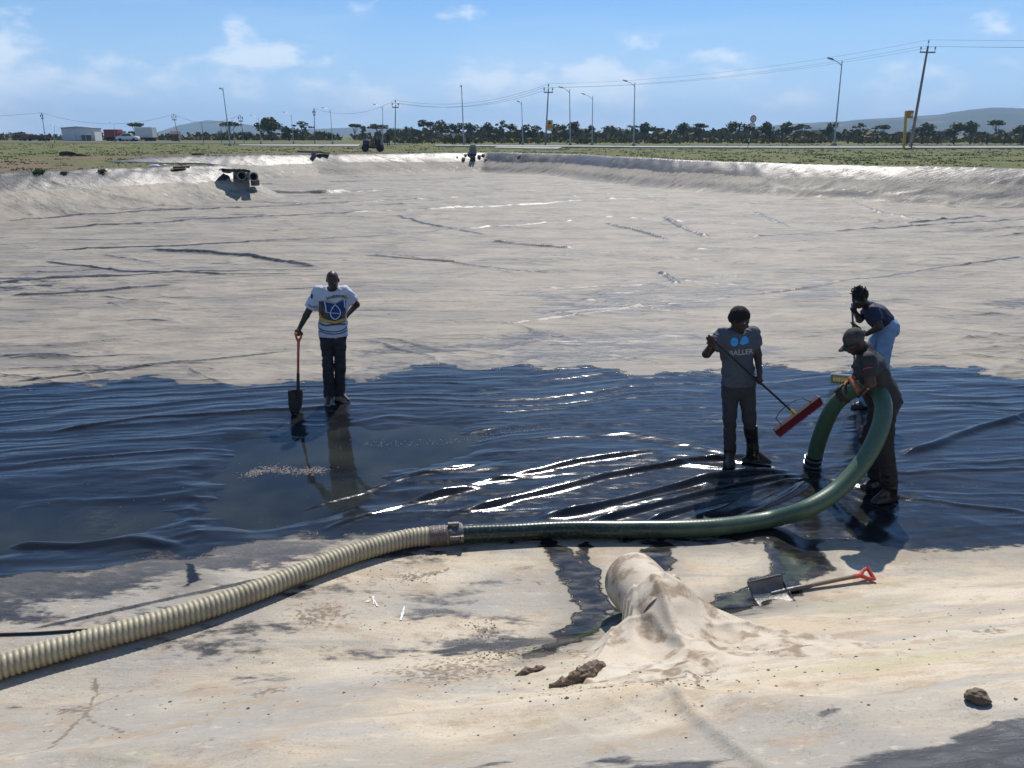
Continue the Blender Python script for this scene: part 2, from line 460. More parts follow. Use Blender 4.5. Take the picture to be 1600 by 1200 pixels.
def make_liner():
    ys = [0.55]
    while ys[-1] < 88:
        d = ys[-1]
        ys.append(d + 0.0150 + 0.00030 * max(0, d - 2) ** 1.55)
    ys = np.array(ys)
    ts = np.linspace(-0.96, 0.96, 630)
    Y, Tt = np.meshgrid(ys, ts, indexing='ij')
    X = Tt * (Y + 2.0)
    nr, nc = X.shape
    x = X.ravel().astype(np.float32); y = Y.ravel().astype(np.float32)
    z, s, arc = basin(x, y)
    near = sstep(14, 8, y) * sstep(0.0, 0.3, z)
    slope = sstep(0.02, 0.25, z) * sstep(-0.6, 0.1, s)
    wx = x + 1.2 * (fbm(x * 0.5, y * 0.7, 4, 171) - .5); wy = y + (0.55 * (fbm(x * 0.5 + 7, y * 0.9, 3, 173) - .5) + 0.75 * (fbm(x * 1.7, y * 3.0, 5, 177) - .5)) * sstep(6.2, 8.5, y)
    wd, _ = seg_dist(wx, wy, WET, True)
    wet = np.where(inside(wx, wy, WET), wd, -wd)
    wb = wet.copy()
    for k, bl in enumerate(WET_BLOBS):
        P = [(hit(a, b).x, hit(a, b).y) for a, b in bl]
        cxp = sum(p[0] for p in P) / len(P); cyp = sum(p[1] for p in P) / len(P)
        q = np.where((np.abs(x - cxp) < 1.6) & (np.abs(y - cyp) < 1.6))[0]
        am = 0.28 if k < 6 else 0.5
        xq = x[q] + am * (fbm(x[q] * 3.5, y[q] * 3.5, 4, 141) - .5); yq = y[q] + am * (fbm(x[q] * 3.5 + 9, y[q] * 3.5, 4, 143) - .5)
        d_, _ = seg_dist(xq, yq, P, True)
        wb[q] = np.maximum(wb[q], np.where(inside(xq, yq, P), d_ * 2.2 + 0.02, -d_ * 2.2))
    wet_in = sstep(-0.3, 0.5, wet)
    # general flutter of the sheet on the floor
    a = math.radians(9)
    xr = x * math.cos(a) + y * math.sin(a); yr = -x * math.sin(a) + y * math.cos(a)
    floor = 1 - slope
    z = z + floor * (0.018 * (fbm(xr * 0.5, yr * 0.9, 4, 21) - 0.5) + 0.010 * (fbm(xr * 1.5, yr * 4.0, 3, 31) - 0.5))
    # sharp little creases on the dry floor
    wq = 0.9 * (fbm(xr * 0.35, yr * 0.35, 3, 37) - .5)
    fine = 0.024 * ridged(xr * 0.30 + wq, yr * 1.1 + 2 * wq, 38) ** 5 + 0.020 * ridged(xr * 0.55 + yr * .3 + wq, yr * 0.8 - xr * .35 + wq, 39) ** 6 + 0.010 * ridged(xr * 0.9 + wq, yr * 3.2 + 3 * wq, 40) ** 3
    z = z + floor * (1 - wet_in) * fine * (0.5 + fbm(x * .25, y * .25, 2, 36)) * sstep(7.5, 11, y) * (1 + sstep(18, 40, y))
    seam = np.zeros_like(z)
    rr = random.Random(4)
    for _ in range(300):
        cy = 9.5 + 60 * rr.random() ** 1.6; cx = (rr.random() - .5) * 1.7 * (cy + 1); an = rr.choice((0.15, 0.2, 0.05, -0.5, -0.75, 0.3)) + rr.uniform(-.12, .12)
        ln = rr.uniform(0.6, 2.4) * (0.6 + cy / 25); hh = rr.uniform(.006, .026) * (0.7 + cy / 40); ww = rr.uniform(.03, .06) * (0.6 + cy / 22)
        k = np.where((np.abs(x - cx) < ln) & (np.abs(y - cy) < ln))[0]
        if not len(k): continue
        u = (x[k] - cx) * math.cos(an) + (y[k] - cy) * math.sin(an); v = -(x[k] - cx) * math.sin(an) + (y[k] - cy) * math.cos(an)
        v = v + 0.10 * ln * (vnoise(u * 1.1 / ln * 2 + _, u * 0, 43) - .5) + 0.05 * ln * (u / ln) ** 2
        env = floor[k] * (1 - wet_in[k]) * sstep(ln, 0.4 * ln, np.abs(u))
        z[k] += env * hh * np.exp(-(v / ww) ** 2)
        seam[k] = np.maximum(seam[k], env * min(.7, hh * 26) * np.exp(-((v - .2 * ww) / (.4 * ww + .001 * cy)) ** 2))
    # long rolling wrinkles of the wet sheet, converging on the suction end
    sx, sy = at(1268, 738).x, at(1268, 738).y
    rad = np.hypot(x - sx, y - sy); ang = np.arctan2(y - sy, x - sx)
    wgt = sstep(4.2, 1.0, rad) * (0.35 + 0.65 * sstep(0.3, -0.5, np.cos(ang - 0.45)))
    warp = 0.45 * (fbm(xr * 0.6, yr * 0.6, 3, 53) - 0.5)
    w1 = ridged(xr * 0.34 + warp, yr * 4.2 + 4.5 * warp + 0.3 * np.sin(xr * .9), 61)
    w2 = fbm(xr * 0.5, yr * 6.0 + 4 * warp, 2, 67)
    wr = 0.017 * (w1 ** 2.5 - 0.3) + 0.010 * (w2 - 0.5) + 0.008 * (ridged(xr * .8 + warp, yr * 9.5 + 8 * warp, 68) ** 2 - .35) + 0.012 * (fbm(xr * .4, yr * 1.2, 3, 66) - .5)
    wp = 0.020 * (ridged(ang * 4.5 + 1.6 * warp, np.log(rad + .3) * 1.2, 71) ** 2 - 0.3) * np.clip(rad / 0.8, 0.15, 1.3)
    xw = x + 1.5 * (fbm(xr * 0.9, yr * 1.6, 4, 151) - .5); yw = y + 0.7 * (fbm(xr * 0.9 + 5, yr * 1.6, 4, 153) - .5)
    deep, _ = seg_dist(xw, yw, DEEP, True); deep = np.where(inside(xw, yw, DEEP), deep, -deep)
    deep2, _ = seg_dist(xw, yw, DEEP2, True); deep2 = np.where(inside(xw, yw, DEEP2), deep2, -deep2)
    dp = np.maximum(sstep(-0.5, 0.4, deep), 0.8 * sstep(-0.5, 0.4, deep2))
    z = z + wet_in * floor * (wr * (1 - wgt) + wp * wgt) * (1 - 0.75 * dp) - 0.05 * dp
    # folds
    for pl, h_, w_ in FOLDS:
        P = pxpoly(pl)
        xs = [p[0] for p in P]; ysq = [p[1] for p in P]
        k = np.where((x > min(xs) - .8) & (x < max(xs) + .8) & (y > min(ysq) - .8) & (y < max(ysq) + .8))[0]
        if not len(k): continue
        # subtle waviness of the fold line
        wob = 0.6 * w_ * (vnoise(x[k] * 1.3, y[k] * 1.3, 77) - 0.5) * 3 + 0.10 * (fbm(x[k] * .5, y[k] * .5, 2, 79) - .5)
        d, ar = seg_dist(x[k], y[k] + wob, P)
        tot = sum(math.dist(P[i], P[i + 1]) for i in range(len(P) - 1))
        end = sstep(0, 0.12 * tot + .05, ar) * sstep(tot, 0.88 * tot - .05, ar)
        hv = h_ * (0.55 + 0.75 * vnoise(ar * 0.9, ar * 0, 83)) * end
        z[k] += 1.3 * hv * np.exp(-(d / w_) ** 2)
        seam[k] = np.maximum(seam[k], end * (0.7 + 0.6 * vnoise(ar * 1.7, ar * 0 + h_ * 90, 89)) * np.exp(-((d - .2 * w_) / (0.45 * w_ + .0016 * y[k])) ** 2))
    # slopes: creases that run diagonally down the bank, flutter near the crest
    far = sstep(14, 24, y)
    aw = arc + 0.5 * s + 0.8 * (vnoise(arc * .3, s * .5, 91) - .5)
    c1 = ridged(aw * 0.55, s * 0.25, 93) ** 3
    c2 = ridged(aw * 1.6 + 1.2 * s, s * 0.4, 97) ** 2
    c3 = np.maximum(0, ridged(arc * 0.16 - 0.35 * s, s * 0.08, 101) - 0.9) / 0.1
    top = sstep(0.95, 1.3, z)
    z = z + slope * far * (0.022 * (c1 - .3) + 0.018 * (c2 - .4) * (0.35 + 0.8 * top) + 0.035 * c3 + top * (0.045 * (ridged(aw * 0.9 - 1.5 * s, s * .6, 98) ** 2 - .4) + 0.03 * (fbm(arc * 2.2 + s, s * 2.5, 3, 99) - .5)))
    # bulging lower skirt of the right hand bank
    skirt = far * sstep(-0.1, 0.2, z) * sstep(0.95, 0.5, z) * sstep(8, 16, x) * sstep(75, 55, y)
    z = z + skirt * 0.10 * (ridged(arc * 0.9 + 2 * (vnoise(arc * .8, s * 1.2, 103) - .5), s * 1.1, 107) - .45)
    toe = far * np.exp(-((s - 2.5) / 0.5) ** 2)
    z = z + toe * 0.05 * (ridged(arc * 0.7, s * 1.0 + arc * .2, 109) - 0.5)
    # near bank: sags and a ledge where the sheet has slipped
    ledge = [(hit(a_, b_).x, hit(a_, b_).y) for a_, b_ in ((-150, 1215), (150, 1185), (420, 1165), (700, 1118), (960, 1088), (1130, 1098), (1350, 1112), (1620, 1075))]
    ld, _ = seg_dist(x, y, ledge)
    side = np.where(y < np.interp(x, [p[0] for p in ledge], [p[1] for p in ledge]), 1.0, -1.0)
    z = z + near * (0.055 * np.exp(-(ld / 0.16) ** 2) - 0.05 * sstep(0, 0.5, ld * side) * (side > 0))
    z = z + near * (0.09 * (fbm(x * 0.7 + 4, y * 0.9, 3, 113) - 0.5) + 0.04 * (fbm(x * 1.4, y * 3.2 - x * .7, 3, 117) - .5) + 0.012 * (fbm(x * 7, y * 9, 3, 119) - .5) + 0.014 * (ridged(x * 1.2 + .4 * y, y * 4.5 - x * .9, 118) ** 4 - .1) + 0.010 * (ridged(x * 3.1 + y, y * 2.5 + x * .8, 120) ** 5))
    # crack like creases below the boot
    for pl, h_, w_ in [([(1050, 1090), (1100, 1125), (1170, 1165), (1250, 1215)], .03, .03), ([(1045, 1000), (1065, 1040), (1080, 1075)], .02, .03), ([(870, 1078), (1000, 1080), (1090, 1062), (1200, 1080)], .025, .05)]:
        P = [(hit(a_, b_).x, hit(a_, b_).y) for a_, b_ in pl]
        d, _ = seg_dist(x, y + 0.03 * (vnoise(x * 6, y * 6, 121) - .5), P)
        z = z + h_ * np.exp(-(d / w_) ** 2)
    # the sheet dives into the anchor trench behind the crest
    edge = s + 0.5 * (fbm(arc * 0.8, arc * 0, 3, 127) - 0.5)
    z = np.where(s < 0, ground_z(x, y) + 0.05 + 0.03 * (c2 - .4) * far, z)
    z = z - 0.5 * sstep(-0.35, -0.75, edge)
    # silt: floor and bank up to the old water line
    line = 1.08 + 0.45 * (1 - far) + 0.22 * (fbm(arc * 0.35, s * 0 + 1, 3, 131) - .5)
    silt = sstep(line + 0.06, line - 0.10, z) * (1 - 0.0 * far)
    lower = far * sstep(0.02, 0.2, z) * sstep(0.75, 0.5, z)
    silt = silt * (0.80 - 0.22 * lower)
    mid = sstep(12, 9.2, y) * (1 - sstep(0.0, 0.3, z)) * sstep(-4, -0.2, wet)
    silt = silt - floor * (0.10 * mid + 0.42 * sstep(.50, .72, fbm(xr * .22, yr * .5, 4, 161)) * sstep(30, 12, y) + 0.10 * sstep(5, -8, x) * sstep(24, 12, y)) + 0.20 * near + 0.10 * floor * sstep(7, 5.5, y)
    silt = silt - 0.95 * seam * (1 - wet_in)  # bare strip along each fold, also painting in its dark shadow line
    # on the near bank dark bare patches along the bottom of the view
    for (cx, cy), rx, ry, am in [((1560, 1180), .55, .22, 1.2), ((1420, 1195), .5, .13, .9), ((1010, 1195), .35, .10, .9), ((1590, 1125), .16, .05, 1.0), ((330, 1175), .10, .10, .5), ((880, 1190), .4, .08, .6), ((650, 1015), .8, .10, .25), ((760, 1180), .5, .06, .5), ((1290, 1120), .12, .04, .6), ((1150, 960), .8, .16, .25), ((1500, 985), .8, .05, .3)]:
        p = hit(cx, cy)
        e = ((x - p.x) / rx) ** 2 + ((y - p.y - .2 * (x - p.x)) / ry) ** 2
        silt = silt - am * np.exp(-e)
    alg = np.zeros_like(x)
    for pl, w_ in [([(1075, 965), (1140, 938), (1230, 900), (1270, 880)], .05), ([(900, 1000), (940, 975), (975, 955)], .05), ([(1230, 870), (1250, 900)], .10)]:
        P = [(hit(a_, b_).x, hit(a_, b_).y) for a_, b_ in pl]
        d, _ = seg_dist(x, y, P); alg = np.maximum(alg, np.exp(-(d / w_) ** 2))
    mud = np.zeros_like(x)
    for (cx, cy), r_ in [((800, 1020), .22), ((760, 985), .12), ((640, 900), .14), ((840, 910), .06), ((700, 1050), .5), ((1000, 1070), .35), ((500, 960), .3), ((1250, 1010), .2), ((1550, 985), .12), ((420, 1085), .2), ((120, 1110), .18), ((900, 1020), .2), ((430, 735), .3)]:
        p = hit(cx, cy); mud = np.maximum(mud, np.exp(-((x - p.x) ** 2 + (1.6 * (y - p.y)) ** 2) / r_ ** 2))
    for pl, w_ in [([(20, 1195), (75, 1172), (130, 1118), (150, 1085), (142, 1060)], .020), ([(130, 1118), (165, 1138), (190, 1148)], .016), ([(150, 1100), (205, 1075)], .010), ([(1040, 960), (1060, 1010), (1085, 1062), (1100, 1090)], .03), ([(900, 1050), (960, 1072), (1040, 1078)], .035), ([(1190, 1012), (1130, 1040), (1090, 1062)], .03), ([(640, 905), (700, 890)], .03)]:
        P = [(hit(a_, b_).x, hit(a_, b_).y) for a_, b_ in pl]
        d, _ = seg_dist(x + .05 * (fbm(x * 8, y * 8, 3, 181) - .5), y + .05 * (fbm(x * 8 + 4, y * 8, 3, 183) - .5), P); mud = np.maximum(mud, 1.15 * np.exp(-(d / w_) ** 2))
    wb = np.where(z > 0.35, np.minimum(wb, -0.6), wb)
    global LY, LT, LZ
    LY, LT, LZ = ys, ts, z.reshape(nr, nc)
    V = np.stack([x, y, z], 1)
    kv = (edge > -1.1).reshape(nr, nc)
    keep = kv[:-1, :-1] & kv[1:, :-1] & kv[:-1, 1:] & kv[1:, 1:]
    F = grid_faces(nr, nc, keep)
    V, F, wb, silt, alg, mud = compact(V, F, np.clip(wb, -2, 2), silt, alg, mud)
    me = np_mesh('pond_liner', V, F)
    for nm, ar in (('wet', wb), ('silt', silt), ('algae', alg), ('mud', mud)): set_attr(me, nm, ar)
    o = link('pond_liner', me, liner_material(), smooth=True)
    tag(o, 'silt covered black plastic sheet lining the drained basin, wet and dark in the middle', 'pond liner', kind='structure')
    return o, V


liner, LV = make_liner()
print('liner verts', len(LV))
def surf(x, y):
    """height of the finished sheet (or of the plain) at a point"""
    t = (x / (y + 2.0) - LT[0]) / (LT[1] - LT[0]); i = int(np.searchsorted(LY, y)) - 1; j = int(math.floor(t))
    if 0 <= i < len(LY) - 1 and 0 <= j < len(LT) - 1 and y < 30:
        fy = (y - LY[i]) / (LY[i + 1] - LY[i]); fx = t - j
        return float((LZ[i, j] * (1 - fx) + LZ[i, j + 1] * fx) * (1 - fy) + (LZ[i + 1, j] * (1 - fx) + LZ[i + 1, j + 1] * fx) * fy)
    z, s, _ = basin(np.array([x]), np.array([y]))
    return float(z[0]) if s[0] > 0 else float(ground_z(np.array([x]), np.array([y]))[0])


def surf_hit(px, py):
    """pixel to point on the finished surface"""
    p = hit(px, py)
    for _ in range(4):
        z = surf(p.x, p.y); d = ray(px, py); t = (z - CAM_Z) / d[2]
        p = Vector((d[0] * t, d[1] * t, z))
    return p


# shallow muddy water left in the hollows
def make_water():
    W = pxpoly([(-220, 640), (0, 632), (500, 622), (700, 590), (1000, 592), (1300, 588), (1560, 592), (1700, 640), (1700, 820), (1300, 828), (900, 828), (600, 825), (300, 850), (0, 885), (-220, 890)])
    bm = bmesh.new(); vsx = [bm.verts.new((a, b, -0.030)) for a, b in W]; bm.faces.new(vsx)
    me = bpy.data.meshes.new('puddle'); bm.to_mesh(me); bm.free()
    m = bpy.data.materials.new('muddy_water'); m.use_nodes = True; T = m.node_tree; L = T.links.new; b = T.nodes['Principled BSDF']
    b.inputs['Base Color'].default_value = (0.030, 0.034, 0.030, 1); b.inputs['Roughness'].default_value = 0.04; b.inputs['IOR'].default_value = 1.33
    tc = N(T, 'ShaderNodeTexCoord')
    n = N(T, 'ShaderNodeTexNoise', inp={'Scale': 7.0, 'Detail': 3.0}); L(tc.outputs['Object'], n.inputs['Vector'])
    n2 = N(T, 'ShaderNodeTexNoise', inp={'Scale': 1.1, 'Detail': 4.0}); L(tc.outputs['Object'], n2.inputs['Vector'])
    mx = N(T, 'ShaderNodeMix', data_type='RGBA'); mx.inputs[6].default_value = (0.012, 0.015, 0.018, 1); mx.inputs[7].default_value = (0.030, 0.034, 0.030, 1)
    r = N(T, 'ShaderNodeMapRange', inp={'From Min': 0.4, 'From Max': 0.62}); L(n2.outputs['Fac'], r.inputs['Value']); L(r.outputs[0], mx.inputs[0]); L(mx.outputs[2], b.inputs['Base Color'])
    bp = N(T, 'ShaderNodeBump', inp={'Strength': 0.10, 'Distance': 0.012}); L(n.outputs['Fac'], bp.inputs['Height']); L(bp.outputs[0], b.inputs['Normal'])
    o = link('puddle', me, m); tag(o, 'shallow dark muddy water lying in the hollows of the liner', 'water', kind='structure')


make_water()


# ------------------------------------------------------------------ the plain around the basin
def ground_material():
    m = bpy.data.materials.new('grassy_soil'); m.use_nodes = True; T = m.node_tree; L = T.links.new; b = T.nodes['Principled BSDF']
    b.inputs['Roughness'].default_value = 0.95; b.inputs['Specular IOR Level'].default_value = 0.1
    tc = N(T, 'ShaderNodeTexCoord')

    def noise(scale, detail=5.0, sc=(1, 1, 1)):
        mp = N(T, 'ShaderNodeMapping'); mp.inputs['Scale'].default_value = sc; L(tc.outputs['Object'], mp.inputs[0])
        n = N(T, 'ShaderNodeTexNoise', inp={'Scale': scale, 'Detail': detail, 'Roughness': 0.62}); L(mp.outputs[0], n.inputs['Vector']); return n.outputs['Fac']

    def mix(f, lo, hi, a, c):
        r = N(T, 'ShaderNodeMapRange', inp={'From Min': lo, 'From Max': hi}); L(f, r.inputs['Value'])
        n = N(T, 'ShaderNodeMix', data_type='RGBA'); L(r.outputs[0], n.inputs[0])
        for i, v in ((6, a), (7, c)):
            if isinstance(v, tuple): n.inputs[i].default_value = (*v, 1)
            else: L(v, n.inputs[i])
        return n.outputs[2]
    at_ = N(T, 'ShaderNodeAttribute', attribute_name='soil').outputs['Fac']
    g = mix(noise(0.35), 0.4, 0.62, (0.125, 0.150, 0.055), (0.20, 0.18, 0.09))
    g = mix(noise(3.0), 0.45, 0.7, g, (0.085, 0.105, 0.038))
    s = mix(noise(1.4), 0.35, 0.65, (0.23, 0.165, 0.11), (0.14, 0.11, 0.075))
    ad = N(T, 'ShaderNodeMath', operation='ADD'); L(at_, ad.inputs[0]); L(noise(0.55, 8.0, (0.6, 1.0, 1)), ad.inputs[1])
    c = mix(ad.outputs[0], 0.86, 1.0, g, s)
    L(c, b.inputs['Base Color'])
    bp = N(T, 'ShaderNodeBump', inp={'Strength': 0.8, 'Distance': 0.15}); L(noise(2.5, 8.0), bp.inputs['Height']); L(bp.outputs[0], b.inputs['Normal'])
    return m


def soil_amount(x, y):
    """bare earth next to the crest, grass further off"""
    d, arc = seg_dist(x, y, CREST, True)
    a = 0.60 * np.exp(-((d - 0.5) / 1.9) ** 2) * sstep(-5, 5, x + 6) + 0.15 * np.exp(-((d - 7) / 3) ** 2)
    a = a + 0.42 * sstep(-6, -14, x) * sstep(26, 4, d) * sstep(0.8, 3.5, d) + 0.25 * sstep(20, 10, d) * sstep(-3, 3, x) * sstep(18, 6, x) * sstep(1, 6, d)
    a = a + 0.25 * sstep(-10, -30, x) * sstep(105, 120, y) * sstep(180, 150, y)
    return a


def make_ground():
    ys = np.concatenate([np.arange(-30, 26, 1.5), np.arange(26, 70, 0.36), np.arange(70, 130, 0.9), np.arange(130, 300, 6), np.geomspace(300, 5150, 26)])
    ts = np.linspace(-1.6, 1.6, 340)
    Y, Tt = np.meshgrid(ys, ts, indexing='ij'); X = Tt * (np.maximum(Y, 0) + 42)
    x = X.ravel(); y = Y.ravel(); nr, nc = X.shape
    h, s, arc = basin(x, y)
    z = ground_z(x, y)
    z = z + 0.10 * (fbm(x * 1.1, y * 1.1, 3, 201) - .5) * sstep(0.3, 2.5, -s) * sstep(120, 60, y)
    z = np.where(s > -0.25, np.minimum(h, z) - 0.45 * sstep(-0.25, 1.2, s) - 0.02, z)
    V = np.stack([x, y, z], 1)
    # nothing of the soil is needed under the middle of the basin
    kv = (s < 4.5).reshape(nr, nc); keep = kv[:-1, :-1] | kv[1:, :-1] | kv[:-1, 1:] | kv[1:, 1:]
    F = grid_faces(nr, nc, keep)
    V, F = compact(V, F)
    me = np_mesh('ground', V, F)
    set_attr(me, 'soil', soil_amount(V[:, 0], V[:, 1]))
    o = link('ground', me, ground_material(), smooth=True); tag(o, 'flat plain of rough grass and bare soil around the basin', 'ground', kind='structure')


make_ground()

# ------------------------------------------------------------------ mesh pieces
class MB:
    """collects simple solids into one mesh"""
    def __init__(self):
        self.v = []; self.f = []; self.mi = []; self.cur = 0

    def add(self, V, F):
        o = len(self.v); self.v += [tuple(p) for p in V]
        for f in F: self.f.append(tuple(i + o for i in f)); self.mi.append(self.cur)
        return self

    def box(self, c, s, rot=None, taper=1.0):
        hx, hy, hz = s[0] / 2, s[1] / 2, s[2] / 2
        P = [Vector((sx * hx * (taper if sz > 0 else 1), sy * hy * (taper if sz > 0 else 1), sz * hz)) for sz in (-1, 1) for sy in (-1, 1) for sx in (-1, 1)]
        if rot is not None:
            R = Euler(rot).to_matrix() if not isinstance(rot, Matrix) else rot
            P = [R @ p for p in P]
        P = [p + Vector(c) for p in P]
        return self.add(P, [(0, 2, 3, 1), (4, 5, 7, 6), (0, 1, 5, 4), (2, 6, 7, 3), (0, 4, 6, 2), (1, 3, 7, 5)])

    def tube(self, pts, rad, n=8, cap=True, flat=None):
        pts = [Vector(p) for p in pts]; m = len(pts)
        rad = list(rad) if hasattr(rad, '__len__') else [rad] * m
        V = []; up = None
        for i in range(m):
            t = (pts[min(i + 1, m - 1)] - pts[max(i - 1, 0)]).normalized()
            if up is None:
                up = t.orthogonal().normalized() if abs(t.z) > 0.9 else Vector((0, 0, 1))
            a = (up - t * up.dot(t)).normalized(); b = t.cross(a); up = a
            for k in range(n):
                q = 2 * math.pi * k / n
                V.append(pts[i] + (a * math.cos(q) * (flat or 1.0) + b * math.sin(q)) * rad[i])
        F = [(i * n + k, i * n + (k + 1) % n, (i + 1) * n + (k + 1) % n, (i + 1) * n + k) for i in range(m - 1) for k in range(n)]
        if cap: F += [tuple(range(n - 1, -1, -1)), tuple((m - 1) * n + k for k in range(n))]
        return self.add(V, F)

    def lathe(self, prof, n=16, axis=None, org=(0, 0, 0), cap=True):
        """profile of (radius, height) about Z, optionally turned so that Z points along axis"""
        R = Vector(axis).to_track_quat('Z', 'Y').to_matrix() if axis is not None else Matrix.Identity(3)
        V = []
        for r, h in prof:
            for k in range(n):
                q = 2 * math.pi * k / n; V.append(R @ Vector((r * math.cos(q), r * math.sin(q), h)) + Vector(org))
        m = len(prof)
        F = [(i * n + k, i * n + (k + 1) % n, (i + 1) * n + (k + 1) % n, (i + 1) * n + k) for i in range(m - 1) for k in range(n)]
        if cap and prof[0][0] > 1e-6: F.append(tuple(range(n - 1, -1, -1)))
        if cap and prof[-1][0] > 1e-6: F.append(tuple((m - 1) * n + k for k in range(n)))
        return self.add(V, F)

    def build(self, name, m, parent=None, smooth=False, bevel=0.0):
        me = bpy.data.meshes.new(name); me.from_pydata(self.v, [], self.f); me.update()
        if isinstance(m, (list, tuple)):
            for q in m: me.materials.append(q)
            me.polygons.foreach_set('material_index', self.mi)
            o = link(name, me, None, parent, smooth)
        else:
            o = link(name, me, m, parent, smooth)
        if smooth:
            try: me.set_sharp_from_angle(angle=math.radians(38))
            except Exception: pass
        if bevel:
            md = o.modifiers.new('bevel', 'BEVEL'); md.width = bevel; md.segments = 2; md.limit_method = 'ANGLE'
        return o


def copy_tree(o, parent=None):
    c = o.copy(); COL.objects.link(c); c.parent = parent
    for ch in o.children: copy_tree(ch, c)
    return c


def gpos(px, py):
    p = at(px, py, 2.30)
    return p if p.y > 118 else hit(px, py)


def gz(x, y):
    return float(ground_z(np.array([x]), np.array([y]))[0])


R_ = random.Random(11)
M_galv = mat('galvanised_steel', (0.42, 0.43, 0.44), 0.45, 0.6, var=0.2, scale=6)
M_wood = mat('weathered_timber', (0.26, 0.23, 0.20), 0.85, var=0.4, scale=5, aniso=(1, 1, 0.2))
M_post = mat('fence_timber', (0.085, 0.07, 0.058), 0.9, var=0.4, scale=6)
M_conc = mat('concrete', (0.36, 0.35, 0.32), 0.9, var=0.35, scale=9, bump=0.3, bscale=30)
M_dark = mat('black_rubber', (0.016, 0.016, 0.017), 0.6, var=0.3, scale=12)
M_wire = mat('power_cable', (0.06, 0.06, 0.065), 0.7)
M_glass = mat('dark_glass', (0.02, 0.025, 0.03), 0.08)
M_tyre = mat('tyre_rubber', (0.02, 0.02, 0.02), 0.85, var=0.3, scale=15)
M_white = mat('white_paint', (0.72, 0.72, 0.70), 0.5, var=0.12, scale=3)

# ------------------------------------------------------------------ hills far away
def make_hills():
    prof_l = [(150, 212), (225, 211), (250, 205), (275, 197), (300, 191), (325, 188), (350, 190), (385, 194), (420, 199), (455, 203), (520, 200), (560, 198.5), (600, 199), (640, 202), (680, 205), (720, 208), (800, 211), (900, 213)]
    prof_r = [(1040, 213), (1100, 208), (1180, 198), (1250, 193), (1320, 189), (1400, 184), (1470, 179), (1510, 172), (1545, 168), (1575, 169.5), (1620, 169), (1700, 172), (1800, 165), (1950, 175), (2200, 190), (2500, 212)]
    prof_ll = [(-700, 212), (-500, 200), (-250, 204), (-60, 208), (40, 211), (120, 213)]
    m = bpy.data.materials.new('hill_scrub'); m.use_nodes = True; T = m.node_tree; L = T.links.new; b = T.nodes['Principled BSDF']
    b.inputs['Roughness'].default_value = 1.0; b.inputs['Specular IOR Level'].default_value = 0.0
    tc = N(T, 'ShaderNodeTexCoord'); n = N(T, 'ShaderNodeTexNoise', inp={'Scale': 0.006, 'Detail': 9.0, 'Roughness': 0.65}); L(tc.outputs['Object'], n.inputs['Vector'])
    n2 = N(T, 'ShaderNodeTexNoise', inp={'Scale': 0.0042, 'Detail': 7.0, 'Roughness': 0.6}); L(tc.outputs['Object'], n2.inputs['Vector'])
    r = N(T, 'ShaderNodeMapRange', inp={'From Min': 0.38, 'From Max': 0.65}); L(n.outputs['Fac'], r.inputs['Value'])
    mx = N(T, 'ShaderNodeMix', data_type='RGBA'); mx.inputs[6].default_value = (0.030, 0.045, 0.022, 1); mx.inputs[7].default_value = (0.075, 0.078, 0.042, 1); L(r.outputs[0], mx.inputs[0])
    r2 = N(T, 'ShaderNodeMapRange', inp={'From Min': 0.57, 'From Max': 0.66}); L(n2.outputs['Fac'], r2.inputs['Value'])
    mx2 = N(T, 'ShaderNodeMix', data_type='RGBA'); mx2.inputs[7].default_value = (0.26, 0.18, 0.12, 1); L(mx.outputs[2], mx2.inputs[6]); L(r2.outputs[0], mx2.inputs[0]); L(mx2.outputs[2], b.inputs['Base Color'])
    for pts, yd, dp in ((prof_l, 3600, 700), (prof_ll, 4300, 700), (prof_r, 2900, 1100)):
        P = [atd(a, c, yd) for a, c in pts]
        xs = np.array([p.x for p in P]); zs = np.array([max(p.z, 2.0) for p in P])
        X = np.linspace(xs[0], xs[-1], 220); Zc = np.interp(X, xs, zs)
        Zc = Zc + (Zc - 2) * 0.10 * (fbm(X * 0.012, X * 0, 4, 301) - .5)
        V = []; rows = 26
        for j in range(rows):
            u = j / (rows - 1) * 2 - 1          # -1 front foot, 0 crest, 1 back foot
            k = np.cos(u * math.pi / 2) ** 1.4
            yy = yd + u * dp
            zz = 1.5 + (Zc - 1.5) * k * (1 - 0.22 * np.abs(u) * (fbm(X * 0.006, X * 0 + j * .35, 4, 307)) * 1.3)
            V.append(np.stack([X * (yy / yd), np.full_like(X, yy), zz], 1))
        V = np.concatenate(V)
        o = link('hill', np_mesh('hill', V, grid_faces(rows, 220)), m, smooth=True); tag(o, None, None, kind='structure')
    return m


make_hills()

